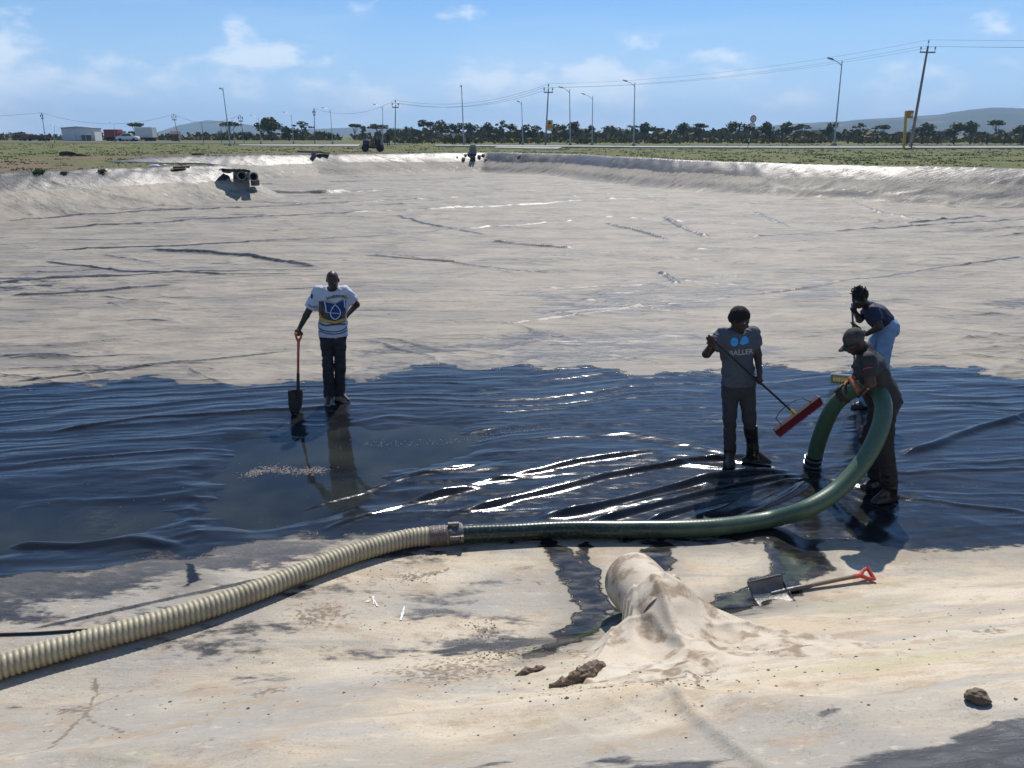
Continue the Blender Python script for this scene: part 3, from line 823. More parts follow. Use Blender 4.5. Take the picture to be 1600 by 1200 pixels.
# ------------------------------------------------------------------ roads
def strip(name, up, lo, m, lift=0.03, kind='structure', thick=0.12):
    n = 60
    fu = lambda t, pl: (np.interp(t, np.linspace(0, 1, len(pl)), [p[0] for p in pl]), np.interp(t, np.linspace(0, 1, len(pl)), [p[1] for p in pl]))
    bm = bmesh.new(); rows = []
    for i in range(n):
        t = i / (n - 1)
        a = gpos(*map(float, fu(t, up))); b = gpos(*map(float, fu(t, lo)))
        row = []
        for q in (0, 1 / 3, 2 / 3, 1):
            p = a.lerp(b, q); row.append((p.x, p.y, gz(p.x, p.y) + lift))
        rows.append(row)
    V = [p for r in rows for p in r]
    # the near edge gets a face of its own so that the slab has thickness
    o0 = len(V); V += [(r[3][0], r[3][1] - 0.02, r[3][2] - thick) for r in rows]
    F = []
    for i in range(n - 1):
        for k in range(3): F.append((i * 4 + k, i * 4 + k + 1, i * 4 + k + 5, i * 4 + k + 4))
        F.append((i * 4 + 3, o0 + i, o0 + i + 1, i * 4 + 7))
    me = bpy.data.meshes.new(name); me.from_pydata(V, [], F); me.update()
    bm.free()
    o = link(name, me, m); o['kind'] = kind
    return o


M_road = mat('asphalt', (0.10, 0.098, 0.095), 0.9, var=0.3, scale=2)
M_slab = mat('pale_concrete_slab', (0.50, 0.49, 0.46), 0.9, var=0.2, scale=1.2)
M_gravel = mat('pale_gravel', (0.42, 0.39, 0.34), 0.95, var=0.3, scale=1.5, bump=0.5, bscale=8)
strip('road', [(760, 226.5), (1000, 228), (1250, 228.5), (1700, 228)], [(760, 228.5), (1000, 230.2), (1250, 230.8), (1700, 230.5)], M_road, 0.05)
strip('kerb', [(680, 228.2), (860, 229.2), (1000, 230.4), (1250, 231.2), (1700, 231)], [(680, 229.2), (860, 230.4), (1000, 231.6), (1250, 232.6), (1700, 232.6)], M_slab, 0.16)
strip('path', [(780, 229), (830, 229.4), (880, 230.2)], [(770, 231.6), (830, 233.0), (872, 233.4)], M_gravel, 0.09)
strip('road', [(-100, 222.2), (250, 223), (400, 223.6), (640, 224.6)], [(-100, 223), (250, 224.4), (400, 225.2), (640, 226)], M_road, 0.05)
strip('path', [(375, 226.6), (450, 226.4), (565, 226.2)], [(370, 227.8), (440, 228.6), (560, 229.2)], M_gravel, 0.08)

# ------------------------------------------------------------------ trees
M_bark = mat('bark', (0.10, 0.08, 0.06), 0.95, var=0.4, scale=3)


def leaf_mat(name, a, b_):
    m = mat(name, a, 0.7, spec=0.25, second=b_, scale=0.9)
    return m


M_leaf = [leaf_mat('foliage_dark', (0.040, 0.060, 0.027), (0.085, 0.11, 0.046)), leaf_mat('foliage_mid', (0.055, 0.078, 0.032), (0.115, 0.135, 0.055))]


def crown_mesh(lobes, n, size, seed):
    r = np.random.default_rng(seed)
    w = np.array([l[3] * l[4] * l[5] for l in lobes]) ** 0.7; w = w / w.sum()
    V = []; F = []
    idx = r.choice(len(lobes), n, p=w)
    for i in idx:
        cx, cy, cz, rx, ry, rz = lobes[i]
        d = r.normal(size=3); d /= np.linalg.norm(d)
        q = r.random() ** 0.38
        p = np.array([cx + d[0] * rx * q, cy + d[1] * ry * q, cz + d[2] * rz * q])
        s = size * r.uniform(0.55, 1.35)
        nrm = d + 0.7 * r.normal(size=3); nrm /= np.linalg.norm(nrm)
        a = np.cross(nrm, r.normal(size=3)); a /= np.linalg.norm(a); b = np.cross(nrm, a)
        o = len(V)
        for k in range(5):
            an = 2 * math.pi * k / 5 + r.uniform(-.3, .3); rr = s * r.uniform(.35, .62)
            V.append(p + a * math.cos(an) * rr + b * math.sin(an) * rr * .75 + nrm * r.uniform(-.1, .1) * s)
        F += [(o, o + 1, o + 2), (o, o + 2, o + 3), (o, o + 3, o + 4)]
    return np_mesh('crown', np.array(V), np.array(F))


def tree_proto(kind, seed):
    """unit trees about 1 high and 1 wide; umbrella, dense or sparse"""
    r = random.Random(seed)
    lobes = []; limbs = []
    if kind == 'umbrella':
        for k in range(7):
            a = r.uniform(0, 6.28); q = r.uniform(0.08, 0.36)
            lobes.append((math.cos(a) * q, math.sin(a) * q, r.uniform(.74, .92), r.uniform(.14, .24), r.uniform(.14, .24), r.uniform(.05, .09)))
        th = 0.42
    elif kind == 'dense':
        for k in range(9):
            a = r.uniform(0, 6.28); q = r.uniform(0.0, 0.30); h = r.uniform(.30, .84)
            lobes.append((math.cos(a) * q, math.sin(a) * q, h, r.uniform(.15, .25), r.uniform(.15, .25), r.uniform(.12, .20)))
        th = 0.28
    else:
        for k in range(8):
            a = r.uniform(0, 6.28); q = r.uniform(0.05, 0.36); h = r.uniform(.45, .92)
            lobes.append((math.cos(a) * q, math.sin(a) * q, h, r.uniform(.09, .17), r.uniform(.09, .17), r.uniform(.06, .12)))
        th = 0.36
    mb = MB(); mb.tube([(0, 0, -.03), (.012, 0, th * .5), (-.01, .01, th)], [.030, .023, .018], 7)
    for l in lobes[:6]:
        b = Vector((-.01, .01, th * r.uniform(.8, 1))); e = Vector(l[:3]); mid = b.lerp(e, .5) + Vector((0, 0, -.02))
        mb.tube([b, mid, e], [.014, .010, .004], 5)
    n = {'umbrella': 420, 'dense': 620, 'sparse': 360}[kind]
    return mb, crown_mesh(lobes, n, {'umbrella': .085, 'dense': .10, 'sparse': .075}[kind], seed)


PROTO = {}
for kd in ('umbrella', 'dense', 'sparse'):
    PROTO[kd] = []
    for sd in range(4):
        mb, cm = tree_proto(kd, 40 + sd * 7 + len(kd))
        tme = bpy.data.meshes.new('trunk'); tme.from_pydata(mb.v, [], mb.f); tme.update(); tme.materials.append(M_bark)
        cm.materials.append(M_leaf[sd % 2]); PROTO[kd].append((tme, cm))


def tree(px, base, top, wpx, kind, label, yd=None, group=None, k=None):
    p = gpos(px, base) if yd is None else atd(px, base, yd)
    yd = p.y; sc = yd / CP / FPX
    h = (base - top) * sc * 1.0; w = wpx * sc
    z0 = gz(p.x, p.y) - .05
    t = empty({'umbrella': 'umbrella_tree', 'dense': 'leafy_tree', 'sparse': 'open_tree'}[kind], (p.x, p.y, z0), R_.uniform(0, 6.28))
    h = max(h, (atd(px, top, yd).z - z0))
    t.scale = (w * 1.12, w * 1.12, h * 1.08)
    tm, cm = PROTO[kind][R_.randrange(4) if k is None else k]
    link('trunk', tm, None, t); link('crown', cm, None, t)
    tag(t, label, 'tree', group)
    return t


G_T = 'trees along the far edge of the plain'
TREES = [(216, 220.5, 195, 34, 'umbrella', 'flat topped thorn tree standing behind the dark truck'),
         (358, 220.5, 195, 40, 'umbrella', 'wide spreading tree behind the leaning street lamp left of the big leafy tree'),
         (425, 220, 189, 52, 'dense', 'biggest round leafy tree, at the right foot of the blue hill'),
         (452, 220, 199, 30, 'dense', 'lower leafy tree touching the right side of the biggest round tree'),
         (474, 220, 195, 34, 'sparse', 'open branched tree left of the timber pole beside the big leafy trees'),
         (555, 220, 196, 22, 'umbrella', 'slim flat topped tree left of the black tractor'),
         (568, 220, 200, 18, 'sparse', 'thin open tree just left of the tractor cab'),
         (592, 220, 199, 36, 'umbrella', 'broad flat topped tree directly behind the tractor'),
         (638, 219.5, 201, 20, 'sparse', 'small open tree right of the crossarm pole'),
         (664, 219.5, 194, 34, 'umbrella', 'leftmost flat topped tree of the long dark tree line'),
         (689, 219.5, 194, 40, 'dense', 'tall dark tree behind the two distant walkers, left side'),
         (713, 219.5, 195, 28, 'dense', 'dark tree directly left of the single bare topped street lamp'),
         (737, 219.5, 195, 32, 'dense', 'dark tree directly right of the single bare topped street lamp'),
         (762, 219.5, 197, 30, 'dense', 'dark tree second right of the bare topped street lamp'),
         (783, 219.5, 194, 30, 'sparse', 'open crowned tree standing above its neighbours in the dark tree line'),
         (805, 219.5, 198, 32, 'dense', 'dark tree just left of the short street lamp'),
         (832, 219.5, 197, 34, 'dense', 'dark tree between the short street lamp and the yellow sign'),
         (872, 219.5, 196, 30, 'dense', 'dark tree between the yellow sign and the next street lamp'),
         (902, 219.5, 195, 34, 'dense', 'dark tree between the two paired street lamps'),
         (924, 219.5, 200, 22, 'dense', 'last low tree of the dark tree line before the gap'),
         (957, 219.5, 199, 36, 'dense', 'first tree right of the gap in the tree line'),
         (984, 219.5, 200, 28, 'sparse', 'open tree just left of the middle street lamp'),
         (1006, 219.5, 197, 32, 'dense', 'dark tree directly right of the middle street lamp'),
         (1028, 219.5, 202, 22, 'umbrella', 'small flat tree at the end of the middle tree group'),
         (1066, 219.5, 197, 34, 'dense', 'dark tree starting the tree group right of the second gap'),
         (1096, 219.5, 197, 32, 'umbrella', 'flat topped tree in the tree group right of the second gap'),
         (1136, 219.5, 195, 38, 'dense', 'dark tree left of the round road sign'),
         (1166, 219.5, 197, 30, 'dense', 'dark tree right behind the round road sign'),
         (1196, 219.5, 196, 34, 'dense', 'dark tree first right of the round road sign'),
         (1226, 219.5, 196, 34, 'dense', 'dark tree second right of the round road sign'),
         (1252, 219.5, 199, 28, 'umbrella', 'low flat tree third right of the round road sign'),
         (1296, 219.5, 196, 26, 'dense', 'dark tree just left of the tall right hand street lamp'),
         (1343, 219.5, 196, 30, 'sparse', 'open tree right of the tall right hand street lamp'),
         (1376, 219.5, 200, 34, 'umbrella', 'low tree halfway between the tall lamp and the yellow post'),
         (1446, 219.5, 197, 40, 'dense', 'dark tree right behind the leaning power pole'),
         (1484, 219.5, 196, 38, 'dense', 'dark tree second right of the leaning power pole'),
         (1514, 219.5, 195, 36, 'dense', 'dark tree third right of the leaning power pole'),
         (1555, 219.5, 193, 34, 'umbrella', 'flat topped tree rising highest near the right edge'),
         (1592, 219.5, 200, 34, 'dense', 'dark tree at the right edge of the picture'),
         (32, 220.5, 209, 36, 'dense', 'low leafy tree left of the leaning left pole'),
         (272, 220.5, 208, 24, 'dense', 'small leafy tree behind the little brown hut'),
         (386, 220.5, 208, 32, 'dense', 'low round tree left of the biggest leafy tree'),
         (516, 220, 209, 22, 'dense', 'lone low bush-like tree in front of the pale far ridge')]
for a in TREES:
    tree(*a, yd=(205 if a[0] > 600 else 185) + R_.uniform(-8, 8), group=G_T)


def scrub(name, px0, px1, y0, y1, count, hmin, hmax, seed, label, zoff=0.0):
    """undergrowth that reads as one mass"""
    r = np.random.default_rng(seed); V = []; F = []
    px = r.uniform(px0, px1, count); yy = r.uniform(y0, y1, count)
    dens = fbm(px * 0.03, yy * 0.05, 3, seed)
    k = dens >= 0.36; px, yy, dens = px[k], yy[k], dens[k]; n = len(px); q = 5
    x = (px - 800) / FPX * yy / CP; h = r.uniform(hmin, hmax, n) * (0.5 + 1.1 * dens); s = h * 0.9
    x, yy, h, s = (np.repeat(v, q) for v in (x, yy, h, s)); n *= q
    c = np.stack([x + r.normal(size=n) * s * .5, yy + r.normal(size=n) * s * .4, 2.28 + r.uniform(.1, 1, n) * h], 1)
    nrm = lambda v: v / np.linalg.norm(v, axis=1)[:, None]
    a = nrm(r.normal(size=(n, 3))); b = nrm(np.cross(a, r.normal(size=(n, 3))))
    V = np.stack([c + (a * math.cos(w * math.pi / 2) + b * math.sin(w * math.pi / 2)) * (s * r.uniform(.3, .6, n))[:, None] for w in range(4)], 1).reshape(-1, 3)
    o = np.arange(n)[:, None] * 4; F = np.concatenate([o + [0, 1, 2], o + [0, 2, 3]])
    me = np_mesh(name, V, F); o = link(name, me, mat('dry_scrub', (0.10, 0.105, 0.050), 0.85, spec=0.1, second=(0.19, 0.165, 0.085), scale=0.25)); tag(o, label, 'undergrowth', kind='stuff')


scrub('undergrowth', 630, 1800, 195, 218, 2600, 0.5, 1.9, 401, 'dark undergrowth below the far trees')
scrub('undergrowth', -200, 640, 200, 222, 1500, 0.4, 1.5, 407, 'low scrub along the left horizon')
scrub('weeds', 600, 1800, 118, 160, 2600, 0.25, 0.7, 403, 'low weeds around the wire fence')


# grass on the plain
def make_grass():
    r = np.random.default_rng(501); n = 34000
    yy = 27 + 85 * r.random(n) ** 1.5; t = r.uniform(-.95, .95, n); x = t * (yy + 3)
    _, s, _ = basin(x, yy)
    soil = soil_amount(x, yy) + fbm(x * .55 * .6 * .55, yy * .55, 5, 77)
    cl = fbm(x * 0.5, yy * 0.5, 3, 503)
    k = (s < -0.55) & (r.random(n) < sstep(0.40, 0.68, cl)) & (soil < 1.02)
    x = x[k]; yy = yy[k]; cl = cl[k]; n = len(x); z = ground_z(x, yy)
    big = r.random(n) < 0.012
    V = np.zeros((n, 3, 3, 3)); 
    for j in range(3):
        a = r.uniform(0, 6.28, n); w = 0.05 + 0.0006 * yy; h = r.uniform(.03, .10, n) * np.where(big, 2.2, 1.0) * (0.7 + cl * .6); ox = r.normal(size=n) * .10; oy = r.normal(size=n) * .10
        V[:, j, 0] = np.stack([x + ox - np.cos(a) * w, yy + oy - np.sin(a) * w, z - .02], 1)
        V[:, j, 1] = np.stack([x + ox + np.cos(a) * w, yy + oy + np.sin(a) * w, z - .02], 1)
        V[:, j, 2] = np.stack([x + ox + r.normal(size=n) * .06, yy + oy + r.normal(size=n) * .06, z + h], 1)
    V = V.reshape(-1, 3); F = np.arange(len(V)).reshape(-1, 3)
    m = mat('grass_blades', (0.16, 0.20, 0.065), 0.8, spec=0.2, second=(0.27, 0.25, 0.12), scale=0.35)
    o = link('grass', np_mesh('grass', V, F), m); tag(o, 'patchy short grass on the plain behind the basin', 'grass', kind='stuff')


make_grass()


# ------------------------------------------------------------------ street lamps
def street_lamp(px, base, pt, arm, label):
    """arm = pixel length of the arm, negative to the left; 0 = seen from its end"""
    p = gpos(px, base); yd = p.y; top = atd(pt[0], pt[1], yd); z0 = gz(p.x, yd)
    root = empty('street_lamp', (p.x, yd, z0)); tag(root, label, 'street lamp', 'street lamps on the plain')
    H = top.z - z0; dx = top.x - p.x; k = yd / CP / FPX
    r0 = 0.0105 * H
    mb = MB(); mb.tube([(0, 0, 0), (dx * .5, 0, H * .5), (dx, 0, H)], [r0 * 1.15, r0 * .85, r0 * .6], 8); mb.build('pole', M_galv, root, True)
    MB().box((0, 0, 0.15), (r0 * 5, r0 * 5, 0.3)).build('base_block', M_conc, root)
    hz = H - 0.03 * H
    ax = arm * k; ay = -0.7 if arm == 0 else -0.15
    a0 = Vector((dx, 0, hz - .25)); a1 = Vector((dx + ax * .55, ay * .55, hz + abs(ax) * .18 + .02)); a2 = Vector((dx + ax, ay, hz + abs(ax) * .30 + .05))
    mb = MB(); mb.tube([a0, a0.lerp(a1, .5) + Vector((0, 0, .02)), a1, a2], [r0 * .5, r0 * .45, r0 * .42, r0 * .4], 6); mb.build('arm', M_galv, root, True)
    d = (a2 - a1).normalized(); hl = 0.075 * H
    rotm = d.to_track_quat('X', 'Z').to_matrix()
    MB().box(a2 + d * hl * .3, (hl, hl * .36, hl * .16), rotm).box(a2 + d * hl * .0 + Vector((0, 0, hl * .08)), (hl * .4, hl * .3, hl * .14), rotm).build('lamp_head', mat('lamp_housing', (.16, .16, .165), .5, .3), root)
    MB().box(a2 + d * hl * .36 - Vector((0, 0, hl * .095)), (hl * .6, hl * .28, .03), rotm).build('lens', mat('lamp_lens', (.5, .5, .48), .2), root)
    return root


street_lamp(360, 228, (348, 137), 0, 'leaning street lamp, tallest on the left, in front of the blue hill')
street_lamp(725, 227, (721, 133), 0, 'street lamp seen end on, standing beside the two distant walkers')
street_lamp(817, 226.5, (815, 159), -4, 'short street lamp just left of the crossarm pole with yellow sign')
street_lamp(891, 227.5, (890, 139), -11, 'left one of the two street lamps right of the yellow sign')
street_lamp(925, 226.5, (926, 150), -12, 'right one of the two street lamps right of the yellow sign')
street_lamp(990, 228.5, (992, 129), -12, 'tall street lamp in the middle, alone between two tree groups')
street_lamp(1303, 227.5, (1316, 95), -15, 'tallest street lamp, left of the leaning power pole')
street_lamp(598, 226.5, (598, 166), -10, 'street lamp rising behind the tractor cab')
street_lamp(520, 225.5, (516, 171), -9, 'street lamp left of the tractor, right of the bare timber pole')
street_lamp(459, 225, (455, 178), -9, 'street lamp right of the biggest leafy tree')
street_lamp(408, 225, (404, 183), -9, 'street lamp in front of the biggest leafy tree')
street_lamp(367, 224.5, (363, 187), -6, 'small street lamp just right of the leaning tall lamp')
street_lamp(180, 223, (178, 193), -4, 'tiny street lamp left of the parked red truck')
street_lamp(86, 223, (85, 196), -4, 'tiny street lamp left of the white shed')


# ------------------------------------------------------------------ power poles
def power_pole(px, base, pt, label, cross=1.0, yd=None):
    p = gpos(px, base); yd = p.y; top = atd(pt[0], pt[1], yd); z0 = gz(p.x, yd)
    root = empty('power_pole', (p.x, yd, z0)); tag(root, label, 'power pole', 'power poles on the plain')
    H = top.z - z0; dx = top.x - p.x; r0 = 0.014 * H
    MB().tube([(0, 0, -.1), (dx * .5, 0, H * .5), (dx, 0, H)], [r0 * 1.15, r0 * .95, r0 * .7], 9).build('pole', M_wood, root, True)
    tips = []
    if cross:
        ax = Vector((1, 0.15, -0.10 if dx > 0.5 else 0.0)).normalized(); c = Vector((dx * .94, -r0, H * .94)); w = 0.085 * H * cross
        MB().box(c, (2 * w, .12, .14), ax.to_track_quat('X', 'Z').to_matrix()).build('crossarm', M_wood, root)
        for s in (-1, 1):
            b = c + ax * s * w * .94
            MB().lathe([(.03, 0), (.03, .25), (.09, .28), (.09, .36), (.05, .4), (.09, .44), (.08, .55), (0, .6)], 8, None, b + Vector((0, 0, .05))).build('insulator', mat('porcelain', (.22, .20, .19), .3), root, True)
            tips.append(b + Vector((0, 0, .62)))
        b = Vector((dx, 0, H))
        MB().lathe([(.03, -.1), (.03, .35), (.09, .38), (.09, .46), (.05, .5), (.08, .6), (0, .66)], 8, None, b).build('insulator', mat('porcelain', (.22, .20, .19), .3), root, True)
        tips.append(b + Vector((0, 0, .66)))
    return [Vector((p.x, yd, z0)) + t for t in tips] or [Vector((p.x, yd, z0)) + Vector((dx, 0, H))] * 3


U1 = power_pole(1422, 231.5, (1450, 72), 'big leaning timber power pole with crossarm near the right edge')
U2 = power_pole(852, 227, (857, 139), 'crossarm power pole with the yellow warning sign')
U3 = power_pole(617, 226, (618, 164), 'crossarm power pole right of the tractor')
U4 = power_pole(492, 225.5, (491, 177), 'bare timber pole between two street lamps left of the tractor', .4)
U5 = power_pole(382, 224.5, (376, 187), 'crossarm power pole left of the biggest leafy tree')
U6 = power_pole(281, 223, (272, 185), 'crossarm power pole at the left foot of the blue hill')
U7 = power_pole(72, 223, (66, 183), 'leaning power pole left of the white shed', .5)
U8 = power_pole(318, 223.5, (315, 191), 'bare timber pole in front of the blue hill', 0)
U9 = power_pole(346.5, 223.5, (345, 190), 'bare timber pole just left of the leaning tall lamp', 0)


def wire(a, b, sag, label, r=0.011):
    pts = [a.lerp(b, i / 24) - Vector((0, 0, 4 * sag * (i / 24) * (1 - i / 24))) for i in range(25)]
    o = MB().tube(pts, r, 5, False).build('power_line', M_wire); tag(o, label, 'power line', 'power lines strung between the poles')


for i, nm in enumerate(('left', 'right', 'middle')):
    wire(U2[i], U1[i], 1.0, f'{nm} wire of the long span between the yellow sign pole and the leaning pole')
    off = U1[i] + Vector((60, -8, 0.5))
    wire(U1[i], off, .6, f'{nm} wire running from the leaning pole out of the picture to the right')
    wire(U3[i], U2[i], 1.4, f'{nm} wire between the tractor side pole and the yellow sign pole', .015)
wire(U4[2], U3[2], 1.2, 'thin wire from the bare timber pole to the tractor side pole', .014)
wire(U7[2], U6[2], 1.6, 'thin wire passing above the white shed', .018)
wire(U7[2], U7[2] + Vector((-60, 10, 0)), 1.0, 'thin wire leaving the picture at the left', .018)
wire(U6[2], U5[2], 1.2, 'thin wire passing in front of the blue hill', .018)


# ------------------------------------------------------------------ fence
def make_fence():
    root = empty('wire_fence', (0, 120, 2.3)); tag(root, 'long wire fence with dark timber posts before the far trees', 'fence')
    px = 640.0; pts = []
    while px < 1640:
        t = (px - 640) / 960; yd = 150 - 48 * t
        x = (px - 800) / FPX * yd / CP
        pts.append(Vector((x, yd, gz(x, yd)))); px += 10.5 + 17 * t ** 1.4
    me = None
    for p in pts:
        h = R_.uniform(1.15, 1.45)
        if me is None:
            me = bpy.data.meshes.new('post'); q = MB().tube([(0, 0, -.1), (.01, 0, .6), (0, .01, 1.0)], [.115, .11, .10], 6); me.from_pydata(q.v, [], q.f); me.update(); me.materials.append(M_post)
        o = link('post', me, None, root); o.location = p - root.location; o.scale = (1, 1, h); o.rotation_euler = (R_.uniform(-.05, .05), R_.uniform(-.06, .06), R_.uniform(0, 6))
    for k, hh in enumerate((.45, .8, 1.1)):
        MB().tube([p + Vector((0, -.07, hh)) - root.location for p in pts], .012, 4, False).build('strand', M_wire, root)


make_fence()


# ------------------------------------------------------------------ signs
def sign_round():
    p = gpos(1168, 232.5); z0 = gz(p.x, p.y); root = empty('road_sign', (p.x, p.y, z0)); tag(root, 'round red rimmed road sign on a black and white striped post', 'road sign')
    top = atd(1177, 184, p.y); H = top.z - z0; dx = top.x - p.x; n = 7
    for i in range(n):
        a, b = i / n * .8, (i + 1) / n * .8
        MB().tube([(dx * a, 0, H * a), (dx * b, 0, H * b)], .055, 8).build('post_band', M_white if i % 2 == 0 else mat('black_paint', (.02, .02, .02), .5), root, True)
    MB().box((dx * .80 - .0, -.05, H * .78), (.55, .03, .42), (0, .2, 0)).build('plate', M_white, root, bevel=.01)
    c = (dx, -.06, H * .965); R = .42
    MB().lathe([(R, -.02), (R, .02)], 28, (0.35, -1, 0), c).build('rim', mat('sign_red', (.45, .06, .05), .5), root, True)
    MB().lathe([(R * .72, .0), (R * .72, .03)], 28, (0.35, -1, 0), c).build('face', M_white, root, True)
    MB().box((c[0], c[1] - .035, c[2]), (.10, .012, .40), (0, 0, .3)).build('symbol', mat('sign_red', (.45, .06, .05), .5), root)


def sign_yellow():
    b = U2[0]; p = Vector((0, 0, 0)); pp = gpos(852, 227); q = atd(858.5, 196, pp.y - .35); k = pp.y / CP / FPX
    root = empty('warning_sign', (q.x, q.y, q.z)); tag(root, 'small yellow and orange warning board fixed to a power pole', 'sign')
    w = 9 * k; h = 14 * k
    MB().box((0, 0, 0), (w, .05, h)).build('board', mat('sign_cream', (.52, .42, .20), .6), root)
    MB().box((0, -.035, -h * .12), (w * .86, .02, h * .34)).build('orange_panel', mat('sign_orange', (.62, .22, .02), .5), root)
    MB().add([(-w * .3, -.045, h * .12), (w * .3, -.045, h * .12), (0, -.045, h * .45), (-w * .3, -.03, h * .12), (w * .3, -.03, h * .12), (0, -.03, h * .45)], [(0, 1, 2), (3, 5, 4), (0, 3, 4, 1), (1, 4, 5, 2), (2, 5, 3, 0)]).build('triangle', mat('sign_black', (.10, .06, .02), .6), root)


def marker_post():
    p = gpos(1412, 233); z0 = gz(p.x, p.y); top = atd(1416, 173, p.y); H = top.z - z0; dx = top.x - p.x
    root = empty('yellow_post', (p.x, p.y, z0)); tag(root, 'square yellow post with an orange board beside the leaning power pole', 'marker post')
    ax = Vector((dx, 0, H)).normalized()
    MB().box((dx / 2, 0, H / 2), (.26, .22, H), ax.to_track_quat('Z', 'Y').to_matrix()).build('post', mat('yellow_paint', (.55, .38, .06), .55, var=.25, scale=4), root, bevel=.02)
    k = p.y / CP / FPX
    b = MB().box((dx + 6.2 * k, -.05, H - 5.0 * k), (10 * k, .05, 10.5 * k), (0, 0, .25)).build('board', mat('board_orange', (.60, .20, .03), .55, var=.2, scale=6), root)
    MB().box((dx + 8.0 * k, -.12, H - 5.5 * k), (3.4 * k, .02, 3.6 * k), (0, .6, .25)).build('board_symbol', M_white, root)
    p = gpos(1423.5, 233.2); z0 = gz(p.x, p.y); o = MB().tube([(0, 0, -.1), (.02, 0, .4), (0, 0, .75)], [.07, .065, .05], 7).lathe([(.09, .70), (.09, .8), (.03, .86), (0, .87)], 7).build('bollard', mat('rusty_steel', (.10, .06, .04), .8), None, True)
    o.location = (p.x, p.y, z0); tag(o, 'short dark rusty stake at the foot of the leaning pole', 'stake')


sign_round(); sign_yellow(); marker_post()


# ------------------------------------------------------------------ shed and vehicles on the left
def wheel(root, c, r, w, ax=(0, 1, 0)):
    t = MB().lathe([(r * .55, -w / 2), (r * .93, -w / 2), (r, -w * .3), (r, w * .3), (r * .93, w / 2), (r * .55, w / 2)], 18, ax, c).build('wheel', M_tyre, root, True)
    MB().lathe([(r * .56, -w * .42), (r * .5, -w * .2), (r * .2, -w * .3), (0, -w * .32)], 14, ax, c).lathe([(0, w * .32), (r * .2, w * .3), (r * .5, w * .2), (r * .56, w * .42)], 14, ax, c).build('rim', M_galv, t, True)


def shed():
    yd = 182; p = atd(124, 221, yd); k = yd / CP / FPX; z0 = 2.3; w = 44 * k; hh = atd(124, 199.5, yd).z - z0
    root = empty('warehouse', (p.x, yd, z0), .10); tag(root, 'pale grey metal warehouse standing alone at the far left', 'building')
    m = mat('cladding', (.74, .73, .74), .6, var=.08, scale=.5)
    MB().box((0, 2, hh / 2), (w, 4, hh)).build('wall', m, root)
    n = 22
    for i in range(n):
        MB().box((-w / 2 + (i + .5) * w / n, -.03, hh / 2), (w / n * .5, .06, hh * .96)).build('cladding_rib', m, root)
    MB().add([(-w / 2 - .2, -.3, hh), (0, -.3, hh + .28), (w / 2 + .2, -.3, hh), (-w / 2 - .2, 4.3, hh), (0, 4.3, hh + .28), (w / 2 + .2, 4.3, hh), (-w / 2 - .2, -.3, hh - .12), (w / 2 + .2, -.3, hh - .12), (-w / 2 - .2, 4.3, hh - .12), (w / 2 + .2, 4.3, hh - .12)],
             [(0, 1, 4, 3), (1, 2, 5, 4), (0, 6, 7, 2, 1), (3, 4, 5, 9, 8), (0, 3, 8, 6), (2, 7, 9, 5)]).build('roof', mat('roof_sheet', (.40, .40, .41), .5), root)
    MB().box((w * .22, -.06, hh * .22), (w * .16, .06, hh * .44)).build('door', mat('door_grey', (.14, .14, .15), .6), root)
    # low lean-to with a flat roof in front
    c = Vector((w * .34, -3.2, 0)); r2 = empty('canopy_shelter', root.matrix_basis @ c, -.12); tag(r2, 'small flat roofed shelter in front of the warehouse', 'shelter')
    MB().box((0, 0, hh * .50), (2.6, 2.2, .14)).build('roof', M_white, r2)
    for sx in (-1, 1):
        for sy in (-1, 1): MB().box((sx * 1.15, sy * .95, hh * .245), (.1, .1, hh * .49)).build('post', M_galv, r2)
    MB().box((0, .9, hh * .22), (2.3, .08, hh * .40)).build('back_panel', mat('door_grey', (.14, .14, .15), .6), r2)


def truck(px, yd, L, H, cabc, bodyc, label, facing=1, box=True, name='truck'):
    p = atd(px, 221.5, yd); root = empty(name, (p.x, yd, 2.28), 0); tag(root, label, 'truck')
    f = facing; cm = mat('truck_paint_%d' % int(px), cabc, .35); bmx = mat('truck_body_%d' % int(px), bodyc, .55, var=.15, scale=1)
    cl = L * .28
    V = [(0, 0), (cl, 0), (cl * .98, H * .38), (cl * .80, H * .72), (cl * .1, H * .75), (0, H * .70)]
    w = 1.15; x0 = L / 2 - cl
    P = [(f * (x0 + a), s * w, .55 + b) for s in (-1, 1) for a, b in V]; n = len(V)
    F = [tuple(range(n - 1, -1, -1)), tuple(range(n, 2 * n))] + [(i, (i + 1) % n, n + (i + 1) % n, n + i) for i in range(n)]
    MB().add(P, F).build('cab', cm, root, bevel=.05)
    MB().box((f * (x0 + cl * .52), -w - .01, .55 + H * .53), (cl * .5, .04, H * .24)).build('side_window', M_glass, root)
    MB().box((f * (x0 + cl * .90), 0, .55 + H * .54), (.05, w * 1.7, H * .30), (0, -f * .36, 0)).build('windscreen', M_glass, root)
    MB().box((0, 0, .55), (L * .98, 1.0, .22)).build('chassis', M_dark, root)
    if box: MB().box((-f * cl * .55, 0, .75 + H * .52), (L - cl * 1.15, 2.4, H * 1.04)).build('cargo_box', bmx, root, bevel=.04)
    else:
        MB().box((-f * cl * .55, 0, .72 + H * .02), (L - cl * 1.15, 2.4, .15)).build('load_bed', bmx, root)
        for s in (-1, 1): MB().box((-f * cl * .55, s * 1.18, .72 + H * .22), (L - cl * 1.15, .06, H * .38)).build('side_board', bmx, root)
    for xx in (x0 + cl * .55, -L * .36, -L * .22):
        for s in (-1, 1): wheel(root, (f * xx, s * .98, .48), .48, .3)
    for s in (-1, 1): MB().box((f * (L / 2 + .01), s * .8, .85), (.06, .28, .18)).build('headlight', mat('lamp_lens', (.5, .5, .48), .2), root)


